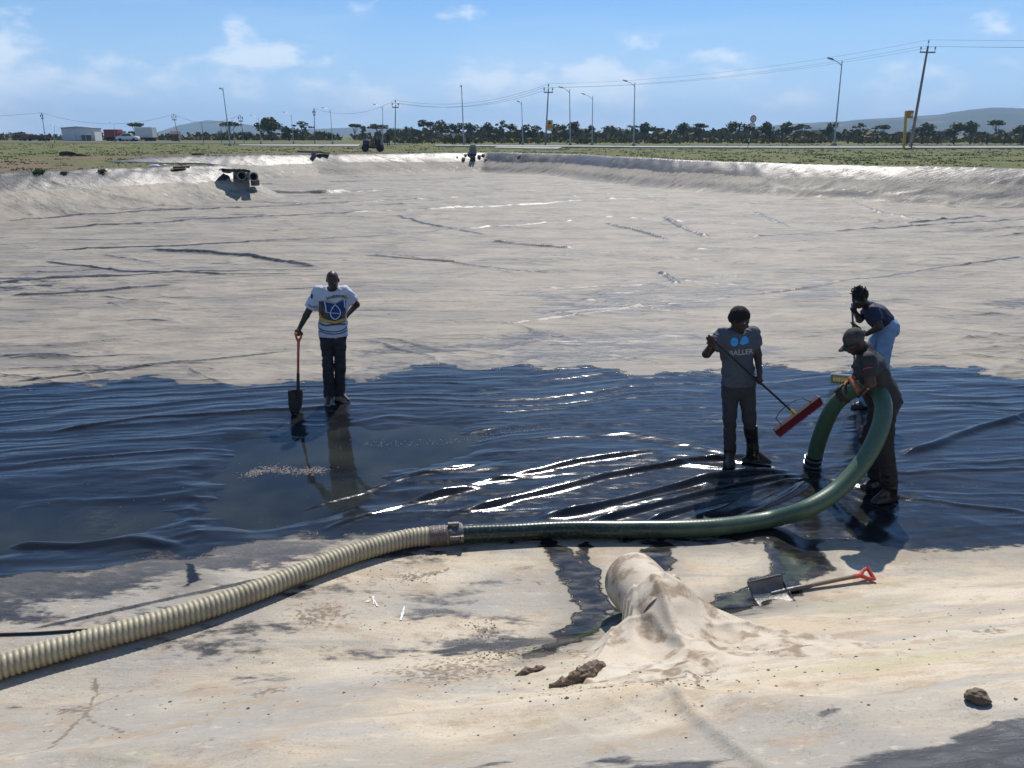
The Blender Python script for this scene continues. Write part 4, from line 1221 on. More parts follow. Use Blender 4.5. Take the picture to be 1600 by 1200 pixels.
def car(px, yd, c, label):
    p = atd(px, 221.8, yd); root = empty('parked_car', (p.x, yd, 2.28), .1); tag(root, label, 'car')
    prof = [(-2.2, .35), (-2.2, .85), (-1.9, 1.0), (-1.35, 1.05), (-.8, 1.52), (.75, 1.55), (1.35, 1.05), (2.05, .92), (2.2, .7), (2.2, .35)]
    n = len(prof); P = [(a, s * (.85 if b < 1.1 else .68), b) for s in (-1, 1) for a, b in prof]
    F = [tuple(range(n - 1, -1, -1)), tuple(range(n, 2 * n))] + [(i, (i + 1) % n, n + (i + 1) % n, n + i) for i in range(n)]
    MB().add(P, F).build('body', mat('car_white', c, .3), root, True, bevel=.05)
    for s in (-1, 1):
        MB().add([(-1.15, s * .86, 1.08), (1.15, s * .86, 1.08), (.7, s * .71, 1.46), (-.75, s * .71, 1.46)], [(0, 1, 2, 3)] if s < 0 else [(3, 2, 1, 0)]).build('side_window', M_glass, root)
        for xx in (-1.35, 1.35): wheel(root, (xx, s * .78, .33), .33, .2)
    MB().add([(1.36, -.62, 1.09), (1.36, .62, 1.09), (.82, .55, 1.5), (.82, -.55, 1.5)], [(0, 1, 2, 3)]).build('windscreen', M_glass, root)
    for s in (-1, 1): MB().box((2.2, s * .6, .72), (.06, .3, .14)).build('headlight', mat('lamp_lens', (.5, .5, .48), .2), root)


shed()
truck(58, 178, 5.6, 1.25, (.13, .04, .04), (.11, .045, .04), 'low dark red flatbed truck left of the white shed', -1, False)
truck(184, 176, 4.4, 1.6, (.30, .03, .03), (.30, .03, .035), 'red truck parked left of the white car', 1, True)
truck(224, 172, 5.4, 2.0, (.018, .018, .022), (.60, .60, .60), 'black cab truck with white cargo box under the thorn tree', -1, True)
car(201, 168, (.70, .71, .72), 'white car parked between the red truck and the black cab truck')


def hut():
    yd = 178; p = atd(275, 221.5, yd); root = empty('small_hut', (p.x, yd, 2.28), .3); tag(root, 'little brown hut with pitched roof near the left poles', 'hut')
    MB().box((0, 0, .75), (1.5, 1.4, 1.5)).build('wall', mat('hut_brown', (.17, .11, .08), .85, var=.3, scale=2), root)
    MB().add([(-.95, -.9, 1.45), (.95, -.9, 1.45), (.95, .9, 1.45), (-.95, .9, 1.45), (-.95, 0, 2.05), (.95, 0, 2.05)], [(0, 1, 5, 4), (3, 4, 5, 2), (0, 4, 3), (1, 2, 5), (0, 3, 2, 1)]).build('roof', mat('hut_roof', (.16, .09, .07), .8), root)
    MB().box((.2, -.72, .6), (.5, .05, 1.2)).build('door', mat('hut_door', (.06, .05, .045), .8), root)


hut()


# ------------------------------------------------------------------ tractor with tank
def tractor():
    p = atd(584, 236, 85.0); p.z = gz(p.x, p.y); k = p.y / CP / FPX; root = empty('tractor', (p.x, p.y, p.z), 0); tag(root, 'black tractor with a dark round tank, parked on the far crest', 'tractor')
    s = 32 * k / 4.3; root.scale = (s, s, s * 1.25)
    blk = mat('machine_black', (.022, .020, .022), .55, var=.3, scale=4); tank = mat('tank_navy', (.03, .04, .07), .4)
    MB().box((-.2, 0, .62), (3.9, .7, .22)).build('chassis', blk, root, bevel=.03)
    MB().lathe([(0, -.62), (.40, -.60), (.52, -.5), (.55, -.2), (.55, .2), (.52, .5), (.40, .60), (0, .62)], 22, (1, 0, 0), (-1.35, 0, 1.25)).build('tank', tank, root, True)
    for xx in (-1.7, -1.35, -1.0): MB().lathe([(.565, -.03), (.565, .03)], 22, (1, 0, 0), (xx, 0, 1.25)).build('tank_strap', blk, root, True)
    MB().box((-1.35, 0, .78), (1.3, 1.2, .14)).build('tank_cradle', blk, root)
    MB().box((-.15, 0, 1.05), (.9, .65, .75), taper=.9).build('engine_hood', mat('hood_rust', (.16, .07, .05), .6), root, bevel=.06)
    # open cab frame
    for sx in (.45, 1.45):
        for sy in (-1, 1): MB().box((sx, sy * .55, 1.65), (.09, .09, 1.75)).build('cab_post', blk, root)
    MB().box((.95, 0, 2.56), (1.35, 1.35, .14)).build('cab_roof', blk, root, bevel=.05)
    MB().box((1.0, 0, 1.25), (1.05, 1.05, .85)).build('cab_body', blk, root, bevel=.05)
    MB().box((1.47, 0, 2.0), (.05, 1.0, .75)).build('rear_guard', blk, root)
    MB().box((1.2, 0, 1.5), (.2, .6, .7)).box((.95, 0, 1.3), (.5, .55, .14)).build('seat', blk, root, bevel=.04)
    MB().tube([(.5, 0, 1.2), (.65, 0, 1.75)], .03, 6).lathe([(.20, -.02), (.20, .02)], 12, (-.3, 0, 1), (.66, 0, 1.78)).build('steering_wheel', blk, root)
    MB().tube([(-.3, .1, 1.4), (-.3, .1, 2.15)], .05, 7).build('exhaust', blk, root)
    for xx, r in ((1.25, .62), (-1.6, .55)):
        for sy in (-1, 1): wheel(root, (xx, sy * .72, r), r, .34)
    MB().tube([(-2.15, 0, .62), (-2.4, 0, .6)], .06, 6).build('drawbar', blk, root)


tractor()


# ------------------------------------------------------------------ concrete works on the far banks
def far_works():
    # T shaped concrete outlet: a slab carried by a leaning column
    b = hit(492.5, 263.5); k = b.y / CP / FPX
    root = empty('concrete_outlet', (b.x, b.y, b.z)); tag(root, 'dark concrete column with a slab on top standing against the far bank', 'outlet structure')
    yc = 1.5; h = 1.95 - b.z; k = (b.y + yc) / CP / FPX; ccx = atd(491.5, 255, b.y + yc).x - b.x
    MB().box((ccx, yc, h / 2 - .1), (6.5 * k, .35, h + .2), taper=.92).build('column', mat('stained_concrete', (.15, .145, .13), .9, var=.5, scale=3), root, bevel=.03)
    MB().box((ccx - 7.5 * k, yc + .7, h + .06), (37 * k, .45, .18), (0, .03, -.04)).build('slab', mat('slab_concrete', (.17, .165, .15), .9, var=.4, scale=2), root, bevel=.03)
    MB().box((ccx + 14 * k, yc + .8, h - .04), (11 * k, .4, .12), (0, .05, .1)).build('slab_end', mat('slab_concrete', (.17, .165, .15), .9), root, bevel=.02)
    # pair of concrete pipes at the corner of the left bank
    for px, py, lab in ((374.5, 273.5, 'left one of the two open concrete pipes at the bank corner'), (393, 275, 'right one of the two open concrete pipes at the bank corner')):
        c = atd(px, py, 44.6 if px < 380 else 44.3); R = .25; ax = Vector((.55, -.9, -.03)).normalized()
        root = empty('drain_pipe', c); tag(root, lab, 'pipe', 'open concrete pipes at the bank corner')
        MB().lathe([(R * .76, .42), (R * .78, .5), (R, .5), (R, .38), (R * .93, .36), (R * .93, -1.3)], 24, ax, cap=False).build('barrel', M_conc, root, True)
        MB().lathe([(R * .76, .42), (R * .74, -1.2), (0, -1.2)], 24, ax, cap=False).build('bore', mat('pipe_bore', (.06, .058, .052), .95), root, True)
        MB().box((.05, .35, -R * 1.5), (.36, .36, .34), (0, 0, -.5)).build('bedding_block', mat('block_concrete', (.15, .145, .13), .95, var=.3, scale=8), root, bevel=.04)
    # crumpled sheet thrown over the pipes
    def crumple(name, px0, py0, px1, py1, yd, amp, m, label, cat, seed, dip=0.0):
        r = 26; V = []
        for j in range(r):
            for i in range(r):
                u = i / (r - 1); v = j / (r - 1)
                q = atd(px0 + (px1 - px0) * u, py0 + (py1 - py0) * (1 - v), yd)
                e = min(u, 1 - u, v, 1 - v)
                V.append((q.x, yd + amp * 3 * (vnoise(np.array(u * 5.0), np.array(v * 5.0), seed) - .5) * 2 + v * .8 - .2, q.z + float(amp * 2 * (ridged(np.array(u * 6.0 + v * 2), np.array(v * 4.0), seed + 3) - .5)) - dip * math.exp(-((u - .5) ** 2 + (v - .5) ** 2) * 14)))
        F = grid_faces(r, r)
        o = link(name, np_mesh(name, np.array(V), F), m, smooth=True)
        md = o.modifiers.new('thick', 'SOLIDIFY'); md.thickness = .03
        tag(o, label, cat)
        return o
    rub = mat('crumpled_sheet', (.05, .052, .058), .35, var=.4, scale=4)
    crumple('plastic_sheet', 344, 270, 388, 264, 43.9, .05, rub, 'crumpled dark plastic sheet behind the two concrete pipes', 'plastic sheet', 5)
    dk = mat('dark_flap', (.10, .092, .085), .75, var=.5, scale=3)
    crumple('rubber_flap', 706, 254, 716, 245, 78.2, .05, dk, 'left dark rubber flap hanging over the far bank', 'flap', 9)
    crumple('rubber_flap', 735, 258, 743, 244, 78.2, .05, dk, 'right dark rubber flap hanging below the concrete block', 'flap', 15)
    q = atd(739, 236, 79.6); k = 79 / CP / FPX
    root = empty('concrete_block', (q.x, q.y, gz(q.x, q.y))); tag(root, 'pale concrete headwall block on the far crest above a dark flap', 'concrete block')
    MB().box((0, 0, .30), (11 * k, .8, .75), taper=.85).build('body', mat('headwall', (.24, .23, .19), .9, var=.4, scale=4), root, bevel=.05)
    MB().box((0, .1, .72), (8 * k, .6, .16)).build('cap', mat('headwall_cap', (.33, .31, .25), .9, var=.3, scale=4), root, bevel=.04)
    # stones lying round the far inlet
    for i, (px, py, s) in enumerate([(728, 243, .16), (749, 245, .2), (755, 243, .17), (724, 249, .18), (811, 245, .17), (759, 250, .15), (733, 240.5, .2)]):
        stone(px, py, s, 'pale stone', ['left of the dark flap pair', 'just right of the concrete block', 'second right of the concrete block', 'between the two dark flaps', 'lying alone on the far crest', 'low on the far bank right of the flaps', 'leaning on the concrete block'][i], 600 + i)


def blob(seed, s, sq=(1, 1, .7), sub=3, rough=.35):
    bm = bmesh.new(); bmesh.ops.create_icosphere(bm, subdivisions=sub, radius=1)
    P = np.array([v.co[:] for v in bm.verts])
    n = fbm(P[:, 0] * 1.3 + P[:, 2] * .7 + seed, P[:, 1] * 1.3 + P[:, 2] * .9, 3, seed) - .5
    for v, k in zip(bm.verts, n):
        c = v.co * (1 + rough * 2 * float(k)); v.co = Vector((c.x * sq[0], c.y * sq[1], c.z * sq[2])) * s
    return bm


M_stone = mat('pale_stone', (.40, .37, .32), .9, var=.3, scale=6)


def stone(px, py, s, what, where, seed, m=None, z=None):
    p = hit(px, py); bm = blob(seed, s, sub=2)
    me = bpy.data.meshes.new('stone'); bm.to_mesh(me); bm.free()
    o = link('stone', me, m or M_stone); o.location = (p.x, p.y, p.z + s * .35); tag(o, f'{what} {where}', 'stone', 'stones at the far inlet')
    return o


far_works()


def left_bank_bits():
    soil = mat('dark_soil', (.05, .038, .028), .95, var=.4, scale=5, bump=.6, bscale=12)
    for (px, py, s, lab, seed) in ((107, 243, .62, 'larger heap of dark soil on the grass behind the left bank', 3), (126, 244, .32, 'smaller heap of dark soil beside the larger one', 8), (310, 242.5, .35, 'dark soil heap near the back left corner of the basin', 9)):
        p = hit(px, py); bm = blob(seed, s, (1.5, .9, .55), 3, .4); me = bpy.data.meshes.new('soil_heap'); bm.to_mesh(me); bm.free()
        o = link('soil_heap', me, soil, smooth=True); o.location = (p.x, p.y, p.z + .02); tag(o, lab, 'soil heap', 'soil heaps behind the left bank')
    for (px, py, s, lab, seed) in ((242, 262, .22, 'larger white sack lying on the grass behind the left bank', 21), (257, 259.5, .13, 'smaller white sack right beside the larger one', 22)):
        p = hit(px, py); bm = blob(seed, s, (1.25, .7, .5), 3, .25); me = bpy.data.meshes.new('sack'); bm.to_mesh(me); bm.free()
        o = link('sack', me, M_white, smooth=True); o.location = (p.x, p.y, p.z + s * .3); tag(o, lab, 'sack', 'white sacks')
    for i, (a, b) in enumerate((((272, 263), (296, 261)), ((268, 266), (290, 264.5)))):
        p, q = hit(*a), hit(*b); d = q - p; c = (p + q) / 2
        o = MB().box((0, 0, 0), (d.length, .14, .05)).build('plank', mat('red_plank', (.24, .12, .07), .85, var=.3, scale=6), None, bevel=.008)
        o.location = c + Vector((0, 0, .05)); o.rotation_euler = (0.05, 0, math.atan2(d.y, d.x)); tag(o, ['upper reddish plank lying at the back corner of the left bank', 'lower reddish plank lying at the back corner of the left bank'][i], 'plank', 'reddish planks')
    # weedy tufts close to the crest
    leaf = mat('weed_leaf', (.10, .17, .04), .7, second=(.15, .20, .06), scale=3)
    for (px, py, s, lab) in ((160, 268, .16, 'green weed clump on the left crest, right of the bigger one'), (60, 270, .22, 'biggest green weed clump on the left crest'), (100, 271, .13, 'low weed clump between two others on the left crest')):
        p = hit(px, py); r = np.random.default_rng(int(px)); V = []; F = []
        for j in range(160):
            a = r.uniform(0, 6.28); l = s * r.uniform(.5, 1.2); c = np.array([r.normal() * s * .55, r.normal() * s * .4, 0]); d = np.array([math.cos(a) * .7, math.sin(a) * .7, r.uniform(.4, 1.1)]) * l; w = np.array([-math.sin(a), math.cos(a), 0]) * l * .16
            o = len(V); V += [c, c + d * .5 + w, c + d, c + d * .5 - w]; F.append((o, o + 1, o + 2, o + 3))
        o = link('weed_clump', np_mesh('weed_clump', np.array(V), np.array(F)), leaf); o.location = (p.x, p.y, p.z - .02); tag(o, lab, 'weeds', 'weed clumps on the left crest')


left_bank_bits()


# ------------------------------------------------------------------ the air
def make_haze():
    o = MB().box((0, 2550, 74.2), (18000, 5500, 151.6)).build('haze', None)
    m = bpy.data.materials.new('haze_air'); m.use_nodes = True; T = m.node_tree
    for n in list(T.nodes):
        if n.type == 'BSDF_PRINCIPLED': T.nodes.remove(n)
    out = [n for n in T.nodes if n.type == 'OUTPUT_MATERIAL'][0]
    v = N(T, 'ShaderNodeVolumePrincipled'); v.inputs['Density'].default_value = 0.00024; v.inputs['Color'].default_value = (0.52, 0.74, 1.0, 1); v.inputs['Anisotropy'].default_value = 0.2
    T.links.new(v.outputs[0], out.inputs['Volume'])
    o.data.materials.append(m); o['kind'] = 'stuff'; o['label'] = 'pale blue haze in the air over the plain'


make_haze()

# ------------------------------------------------------------------ hoses
def spline(pts, step):
    """Catmull-Rom through the points, resampled at an even step"""
    P = [Vector(p) for p in pts]; P = [P[0] * 2 - P[1]] + P + [P[-1] * 2 - P[-2]]
    out = []
    for i in range(1, len(P) - 2):
        for k in range(40):
            t = k / 40; a, b, c, d = P[i - 1], P[i], P[i + 1], P[i + 2]
            out.append(0.5 * ((2 * b) + (c - a) * t + (2 * a - 5 * b + 4 * c - d) * t * t + (3 * b - a - 3 * c + d) * t ** 3))
    out.append(P[-2]); L = [0.0]
    for a, b in zip(out, out[1:]): L.append(L[-1] + (b - a).length)
    n = max(2, int(L[-1] / step)); res = []; j = 0
    for i in range(n + 1):
        s = L[-1] * i / n
        while j < len(L) - 2 and L[j + 1] < s: j += 1
        q = (s - L[j]) / max(1e-9, L[j + 1] - L[j]); res.append(out[j].lerp(out[j + 1], q))
    return res, L[-1]


def sweep(path, rad, n=22):
    P = np.array([p[:] for p in path]); T = np.gradient(P, axis=0); T /= np.linalg.norm(T, axis=1)[:, None]
    up = np.array([0, 0, 1.0]); A = np.zeros_like(P)
    for i in range(len(P)):
        a = up - T[i] * up.dot(T[i]); a /= np.linalg.norm(a); A[i] = a; up = a
    B = np.cross(T, A); q = np.linspace(0, 2 * math.pi, n, endpoint=False)
    rad = np.asarray(rad)
    V = P[:, None, :] + (A[:, None, :] * np.cos(q)[None, :, None] + B[:, None, :] * np.sin(q)[None, :, None]) * rad[:, None, None]
    m = len(P); i = np.arange(m - 1)[:, None] * n; k = np.arange(n)[None, :]; k2 = (k + 1) % n
    F = np.stack([i + k, i + k2, i + n + k2, i + n + k], -1).reshape(-1, 4)
    return V.reshape(-1, 3), F


def on_ground(px, py, r):
    p = surf_hit(px, py)
    for _ in range(5):
        z = surf(p.x, p.y) + r; d = ray(px, py); t = (z - CAM_Z) / d[2]; p = Vector((d[0] * t, d[1] * t, z))
    return p


def beige_hose():
    pts = [on_ground(a, b, .082) for a, b in ((-140, 1082), (-60, 1062), (0, 1042), (100, 1012), (200, 985), (300, 957), (400, 923), (480, 891), (560, 862), (640, 841), (700, 836))]
    path, L = spline(pts, 0.036 / 6)
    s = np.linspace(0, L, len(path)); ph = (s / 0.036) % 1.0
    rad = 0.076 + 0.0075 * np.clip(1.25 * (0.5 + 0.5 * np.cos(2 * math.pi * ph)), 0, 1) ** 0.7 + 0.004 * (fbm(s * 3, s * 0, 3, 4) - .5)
    V, F = sweep(path, rad, 24)
    root = empty('suction_hose', path[-1]); tag(root, 'beige corrugated suction hose lying across the near bank', 'hose')
    V = V - np.array(path[-1][:])
    m = bpy.data.materials.new('beige_hose'); m.use_nodes = True; T = m.node_tree; Lk = T.links.new; b = T.nodes['Principled BSDF']
    a = N(T, 'ShaderNodeAttribute', attribute_name='groove_shade'); tc = N(T, 'ShaderNodeTexCoord'); nz = N(T, 'ShaderNodeTexNoise', inp={'Scale': 6.0, 'Detail': 9.0, 'Roughness': .68}); Lk(tc.outputs['Object'], nz.inputs['Vector'])
    mx = N(T, 'ShaderNodeMix', data_type='RGBA'); mx.inputs[6].default_value = (.47, .43, .29, 1); mx.inputs[7].default_value = (.23, .195, .12, 1); Lk(a.outputs['Fac'], mx.inputs[0])  # grooves coloured darker than ribs, their shading put into the colour
    mx2 = N(T, 'ShaderNodeMix', data_type='RGBA'); mx2.inputs[7].default_value = (.25, .20, .13, 1); r = N(T, 'ShaderNodeMapRange', inp={'From Min': .47, 'From Max': .66, 'To Max': .7}); Lk(nz.outputs['Fac'], r.inputs['Value']); Lk(r.outputs[0], mx2.inputs[0]); Lk(mx.outputs[2], mx2.inputs[6]); Lk(mx2.outputs[2], b.inputs['Base Color'])
    b.inputs['Roughness'].default_value = .5
    me = np_mesh('hose_wall', V, F); set_attr(me, 'groove_shade', np.repeat(1 - np.clip(0.5 + 0.5 * np.cos(2 * math.pi * ph), 0, 1) ** .6, 24))
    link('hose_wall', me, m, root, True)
    # worn clamp end and cam lock coupling
    d = (path[-1] - path[-6]).normalized()
    wr = mat('worn_cuff', (.22, .16, .13), .7, var=.5, scale=30, bump=.3)
    MB().lathe([(.076, -.16), (.089, -.155), (.089, -.02), (.080, 0)], 24, d).build('cuff', wr, root, True)
    met = mat('cast_metal', (.20, .19, .18), .5, .6, var=.5, scale=40, bump=.4, bscale=80)
    for q in (-.12, -.07, -.03): MB().lathe([(.088, q - .008), (.094, q - .006), (.094, q + .006), (.088, q + .008)], 24, d).build('clamp_band', met, root, True)
    cp = MB().lathe([(.07, 0), (.088, .005), (.09, .03), (.083, .04), (.083, .09), (.09, .10), (.09, .13), (.078, .135), (.078, .17)], 24, d).build('coupling', met, root, True)
    side = d.cross(Vector((0, 0, 1))).normalized(); up = side.cross(d)
    for sg in (-1, 1):
        for hgt in (0.02,):
            c = d * .065 + side * sg * .10 + up * hgt
            MB().box(c, (.11, .02, .035), d.to_track_quat('X', 'Z').to_matrix()).box(c + d * .05 + side * sg * .012, (.03, .035, .05), d.to_track_quat('X', 'Z').to_matrix()).build('lever', met, cp, bevel=.004)
    MB().box(d * .05 + up * .105, (.10, .03, .025), d.to_track_quat('X', 'Z').to_matrix()).build('lever', met, cp, bevel=.004)
    return path[-1], d


HOSE_END, HOSE_DIR = beige_hose()
LOOP = [(1200, 812, None), (1258, 796, 6.16), (1310, 764, 6.28), (1350, 719, 6.42), (1374, 672, 6.56), (1380, 632, 6.72), (1366, 606, 6.92), (1338, 607, 7.10), (1305, 632, 7.30), (1284, 675, 7.46), (1272, 716, 7.58), (1268, 734, 7.62)]


def green_hose():
    r0 = .079
    pts = [HOSE_END + HOSE_DIR * .12, HOSE_END + HOSE_DIR * .3 + Vector((0, 0, -.005))] + [on_ground(a, b, r0) for a, b in ((800, 831), (880, 827), (1000, 827), (1110, 824))]
    for a, b, y in LOOP: pts.append(on_ground(a, b, r0) if y is None else atd(a, b, y))
    path, L = spline(pts, 0.0085); s = np.linspace(0, L, len(path))
    rad = r0 + 0.0002 * np.cos(2 * math.pi * s / 0.034) + 0.0045 * (fbm(s * 2.5, s * 0, 2, 3) - .5)
    V, F = sweep(path, rad, 24); o0 = np.array(path[0][:])
    root = empty('green_hose', path[0]); tag(root, 'dark green suction hose looped up through the hands of the man in the cap', 'hose')
    m = bpy.data.materials.new('green_hose'); m.use_nodes = True; T = m.node_tree; Lk = T.links.new; b = T.nodes['Principled BSDF']
    a = N(T, 'ShaderNodeAttribute', attribute_name='along'); tc = N(T, 'ShaderNodeTexCoord'); nz = N(T, 'ShaderNodeTexNoise', inp={'Scale': 9.0, 'Detail': 7.0, 'Roughness': .65}); Lk(tc.outputs['Object'], nz.inputs['Vector'])
    ad = N(T, 'ShaderNodeMath', operation='ADD'); mu = N(T, 'ShaderNodeMath', operation='MULTIPLY'); mu.inputs[1].default_value = .5; Lk(nz.outputs['Fac'], mu.inputs[0]); Lk(a.outputs['Fac'], ad.inputs[0]); Lk(mu.outputs[0], ad.inputs[1])
    r = N(T, 'ShaderNodeMapRange', interpolation_type='SMOOTHSTEP', inp={'From Min': .35, 'From Max': .95}); Lk(ad.outputs[0], r.inputs['Value'])
    mx = N(T, 'ShaderNodeMix', data_type='RGBA'); mx.inputs[6].default_value = (.016, .030, .022, 1); mx.inputs[7].default_value = (.055, .108, .068, 1); Lk(r.outputs[0], mx.inputs[0])
    n2 = N(T, 'ShaderNodeTexNoise', inp={'Scale': 34.0, 'Detail': 5.0}); Lk(tc.outputs['Object'], n2.inputs['Vector'])
    r2 = N(T, 'ShaderNodeMapRange', inp={'From Min': .52, 'From Max': .75, 'To Max': .45}); Lk(n2.outputs['Fac'], r2.inputs['Value'])
    mx2 = N(T, 'ShaderNodeMix', data_type='RGBA'); mx2.inputs[7].default_value = (.13, .16, .11, 1); Lk(mx.outputs[2], mx2.inputs[6]); Lk(r2.outputs[0], mx2.inputs[0]); Lk(mx2.outputs[2], b.inputs['Base Color'])
    rr = N(T, 'ShaderNodeMapRange', inp={'To Min': .22, 'To Max': .42}); Lk(r.outputs[0], rr.inputs['Value']); Lk(rr.outputs[0], b.inputs['Roughness'])
    me = np_mesh('hose_wall', V - o0, F); set_attr(me, 'along', np.repeat(np.clip(s / 5.0, 0, 1), 24)); link('hose_wall', me, m, root, True)
    # suction end with bands
    e = path[-1] - path[0]; d = (path[-1] - path[-12]).normalized()
    blk = mat('wet_black_fitting', (.012, .012, .013), .25, var=.3, scale=30)
    MB().lathe([(.080, -.20), (.090, -.195), (.090, -.05), (.096, -.04), (.096, .06), (.085, .07)], 24, d, e).build('suction_end', blk, root, True)
    for q in (-.16, -.09, -.02, .04): MB().lathe([(.092, q - .009), (.100, q - .006), (.100, q + .006), (.092, q + .009)], 24, d, e).build('band', mat('steel_band', (.30, .31, .33), .3, .8), root, True)
    return path


GREEN_PATH = green_hose()


# ------------------------------------------------------------------ drain pipe with its sheet boot
def drain_boot():
    E = at(987, 926, .225); B = at(1062, 1010, .30)       # far end and bank end of the axis
    E = Vector((.90, 5.02, .235)); B = Vector((1.04, 4.30, .36))
    ax = (B - E).normalized(); R = .215
    root = empty('drain_pipe', (E.x, E.y, 0)); tag(root, 'beige pipe stub wrapped in a muddy sheet boot on the near bank', 'drain pipe')
    O = Vector((E.x, E.y, 0))
    m = bpy.data.materials.new('muddy_boot'); m.use_nodes = True; T = m.node_tree; L = T.links.new; b = T.nodes['Principled BSDF']
    tc = N(T, 'ShaderNodeTexCoord')

    def nz(sc, det=6.0): 
        n = N(T, 'ShaderNodeTexNoise', inp={'Scale': sc, 'Detail': det, 'Roughness': .62}); L(tc.outputs['Object'], n.inputs['Vector']); return n.outputs['Fac']

    def mix(f, lo, hi, a, c, mx_=1.0):
        r = N(T, 'ShaderNodeMapRange', inp={'From Min': lo, 'From Max': hi, 'To Max': mx_}); L(f, r.inputs['Value']); n = N(T, 'ShaderNodeMix', data_type='RGBA'); L(r.outputs[0], n.inputs[0])
        for i, v in ((6, a), (7, c)):
            if isinstance(v, tuple): n.inputs[i].default_value = (*v, 1)
            else: L(v, n.inputs[i])
        return n.outputs[2]
    c = mix(nz(4), .35, .65, (.60, .53, .42), (.50, .42, .31))
    c = mix(nz(5, 9.0), .50, .60, c, (.24, .165, .10), .85)
    c = mix(nz(38, 5.0), .63, .72, c, (.16, .115, .075), .7)
    L(c, b.inputs['Base Color']); b.inputs['Roughness'].default_value = .75
    bp = N(T, 'ShaderNodeBump', inp={'Strength': .22, 'Distance': .015}); ad = N(T, 'ShaderNodeMath', operation='ADD'); L(nz(12, 8.0), ad.inputs[0]); L(nz(70, 4.0), ad.inputs[1]); L(ad.outputs[0], bp.inputs['Height']); L(bp.outputs[0], b.inputs['Normal'])
    # pipe stub, open at the far end
    n = 48; V = []; prof = []
    Lp = (B - E).length
    for i in range(30):
        t = i / 29; prof.append((R * (1 + .03 * math.sin(t * 9) * (1 - t)), -Lp * t))
    P, F = [], []
    q_ = (-ax).to_track_quat('Z', 'Y').to_matrix()
    V = []
    for r_, h in [(R * .86, -.25), (R * .88, .0), (R * .97, .012)] + prof:
        for k in range(n):
            q = 2 * math.pi * k / n; rr = r_ * (1 + .022 * (float(vnoise(np.array(q * 1.6), np.array(h * 5 + 3), 71)) - .5))
            V.append(q_ @ Vector((rr * math.cos(q), rr * math.sin(q), h)) + (E - O))
    mm = len(V) // n
    F = [(i * n + k, i * n + (k + 1) % n, (i + 1) * n + (k + 1) % n, (i + 1) * n + k) for i in range(mm - 1) for k in range(n)]
    MB().add(V, F).build('pipe', m, root, True)
    MB().lathe([(R * .86, -.24), (0, -.24)], 32, -ax, E - O, cap=False).build('bore', mat('pipe_bore', (.06, .058, .052), .95), root, True)
    # boot: sheet tented from the pipe down onto the bank
    nu, nv = 190, 170
    xs = np.linspace(-1.15, 1.25, nu); ysq = np.linspace(2.75, 4.95, nv); X, Y = np.meshgrid(xs + 1.0, ysq); x = X.ravel(); y = Y.ravel()
    a2 = np.array([ax.x, ax.y]); a2 /= np.linalg.norm(a2); lat = np.array([-a2[1], a2[0]])
    al = (x - E.x) * a2[0] + (y - E.y) * a2[1]; l = (x - E.x) * lat[0] + (y - E.y) * lat[1]
    l = -l                                                     # positive to the right
    ground = np.array([surf(float(p), float(q)) for p, q in zip(x[::1], y[::1])]) if False else None
    gx = np.linspace(xs[0] + .9, xs[-1] + 1.1, 60); gy = np.linspace(2.65, 5.05, 50)
    G = np.array([[surf(float(p), float(q)) for p in gx] for q in gy])
    for _ in range(1): G[1:-1, 1:-1] = (G[1:-1, 1:-1] * 2 + G[:-2, 1:-1] + G[2:, 1:-1] + G[1:-1, :-2] + G[1:-1, 2:]) / 6
    fi = np.clip((x - gx[0]) / (gx[1] - gx[0]), 0, 58.999); fj = np.clip((y - gy[0]) / (gy[1] - gy[0]), 0, 48.999)
    i0 = fi.astype(int); j0 = fj.astype(int); fi -= i0; fj -= j0
    g = G[j0, i0] * (1 - fi) * (1 - fj) + G[j0, i0 + 1] * fi * (1 - fj) + G[j0 + 1, i0] * (1 - fi) * fj + G[j0 + 1, i0 + 1] * fi * fj
    axz = E.z + (B.z - E.z) / Lp * al
    axz = np.where(al < .55, axz, axz * (1 - sstep(.55, 1.3, al)) + (g - R) * sstep(.55, 1.3, al))
    a0 = .40 + .05 * np.sin(l * 9)                              # where the boot starts on the pipe
    # tent: over the pipe a round back, beside it a sagging side wing that spreads towards the bank
    t = np.clip((al - a0) / 0.70, 0, 1)
    back = axz + np.sqrt(np.maximum(0, (R + .015) ** 2 - np.minimum(np.abs(l), R) ** 2))
    wid = np.where(l > 0, .24 + .62 * t ** 0.8, .24 + .74 * t ** .75)
    u = np.clip((np.abs(l) - R * .55) / np.maximum(.05, wid - R * .55), 0, 1)
    top_ = np.maximum(axz + R * .83, g + .10 * sstep(1.15, .7, al)); back = np.maximum(back, np.where(np.abs(l) < R * .6, top_, -9))
    side = top_ * (1 - u) ** 1.25 + (g - .015) * (1 - (1 - u) ** 1.25)
    z = np.where(np.abs(l) < R * .55, back, side)
    z = np.maximum(z, np.where(np.abs(l) < R + .015, back, -9))
    fade = sstep(1.75, 1.30, al)
    z = z * fade + (g + .012) * (1 - fade)
    rad = np.arctan2(l, al - .1)
    z = z + (.045 * (ridged(rad * 2.6, al * .9, 811) ** 4 - .15) + .02 * ridged(l * 4 + al, al * 5, 813) ** 5 + .022 * (fbm(x * 5, y * 5, 3, 815) - .5)) * sstep(0, .12, al - a0) * sstep(1.2, 1.0, u + .2)
    z = z + .022 * np.exp(-((l - .02 - .10 * (al - .4)) / .028) ** 2) * sstep(.38, .5, al)      # weld seam along the back
    z = z + .014 * np.exp(-((al - a0 - .03) / .02) ** 2)                                        # collar edge
    z = z + .03 * sstep(.95, .5, u) * sstep(1.5, 1.2, al) * sstep(.2, .35, u) - .07 * sstep(.84, 1.0, u) - .06 * sstep(1.5, 1.68, al)
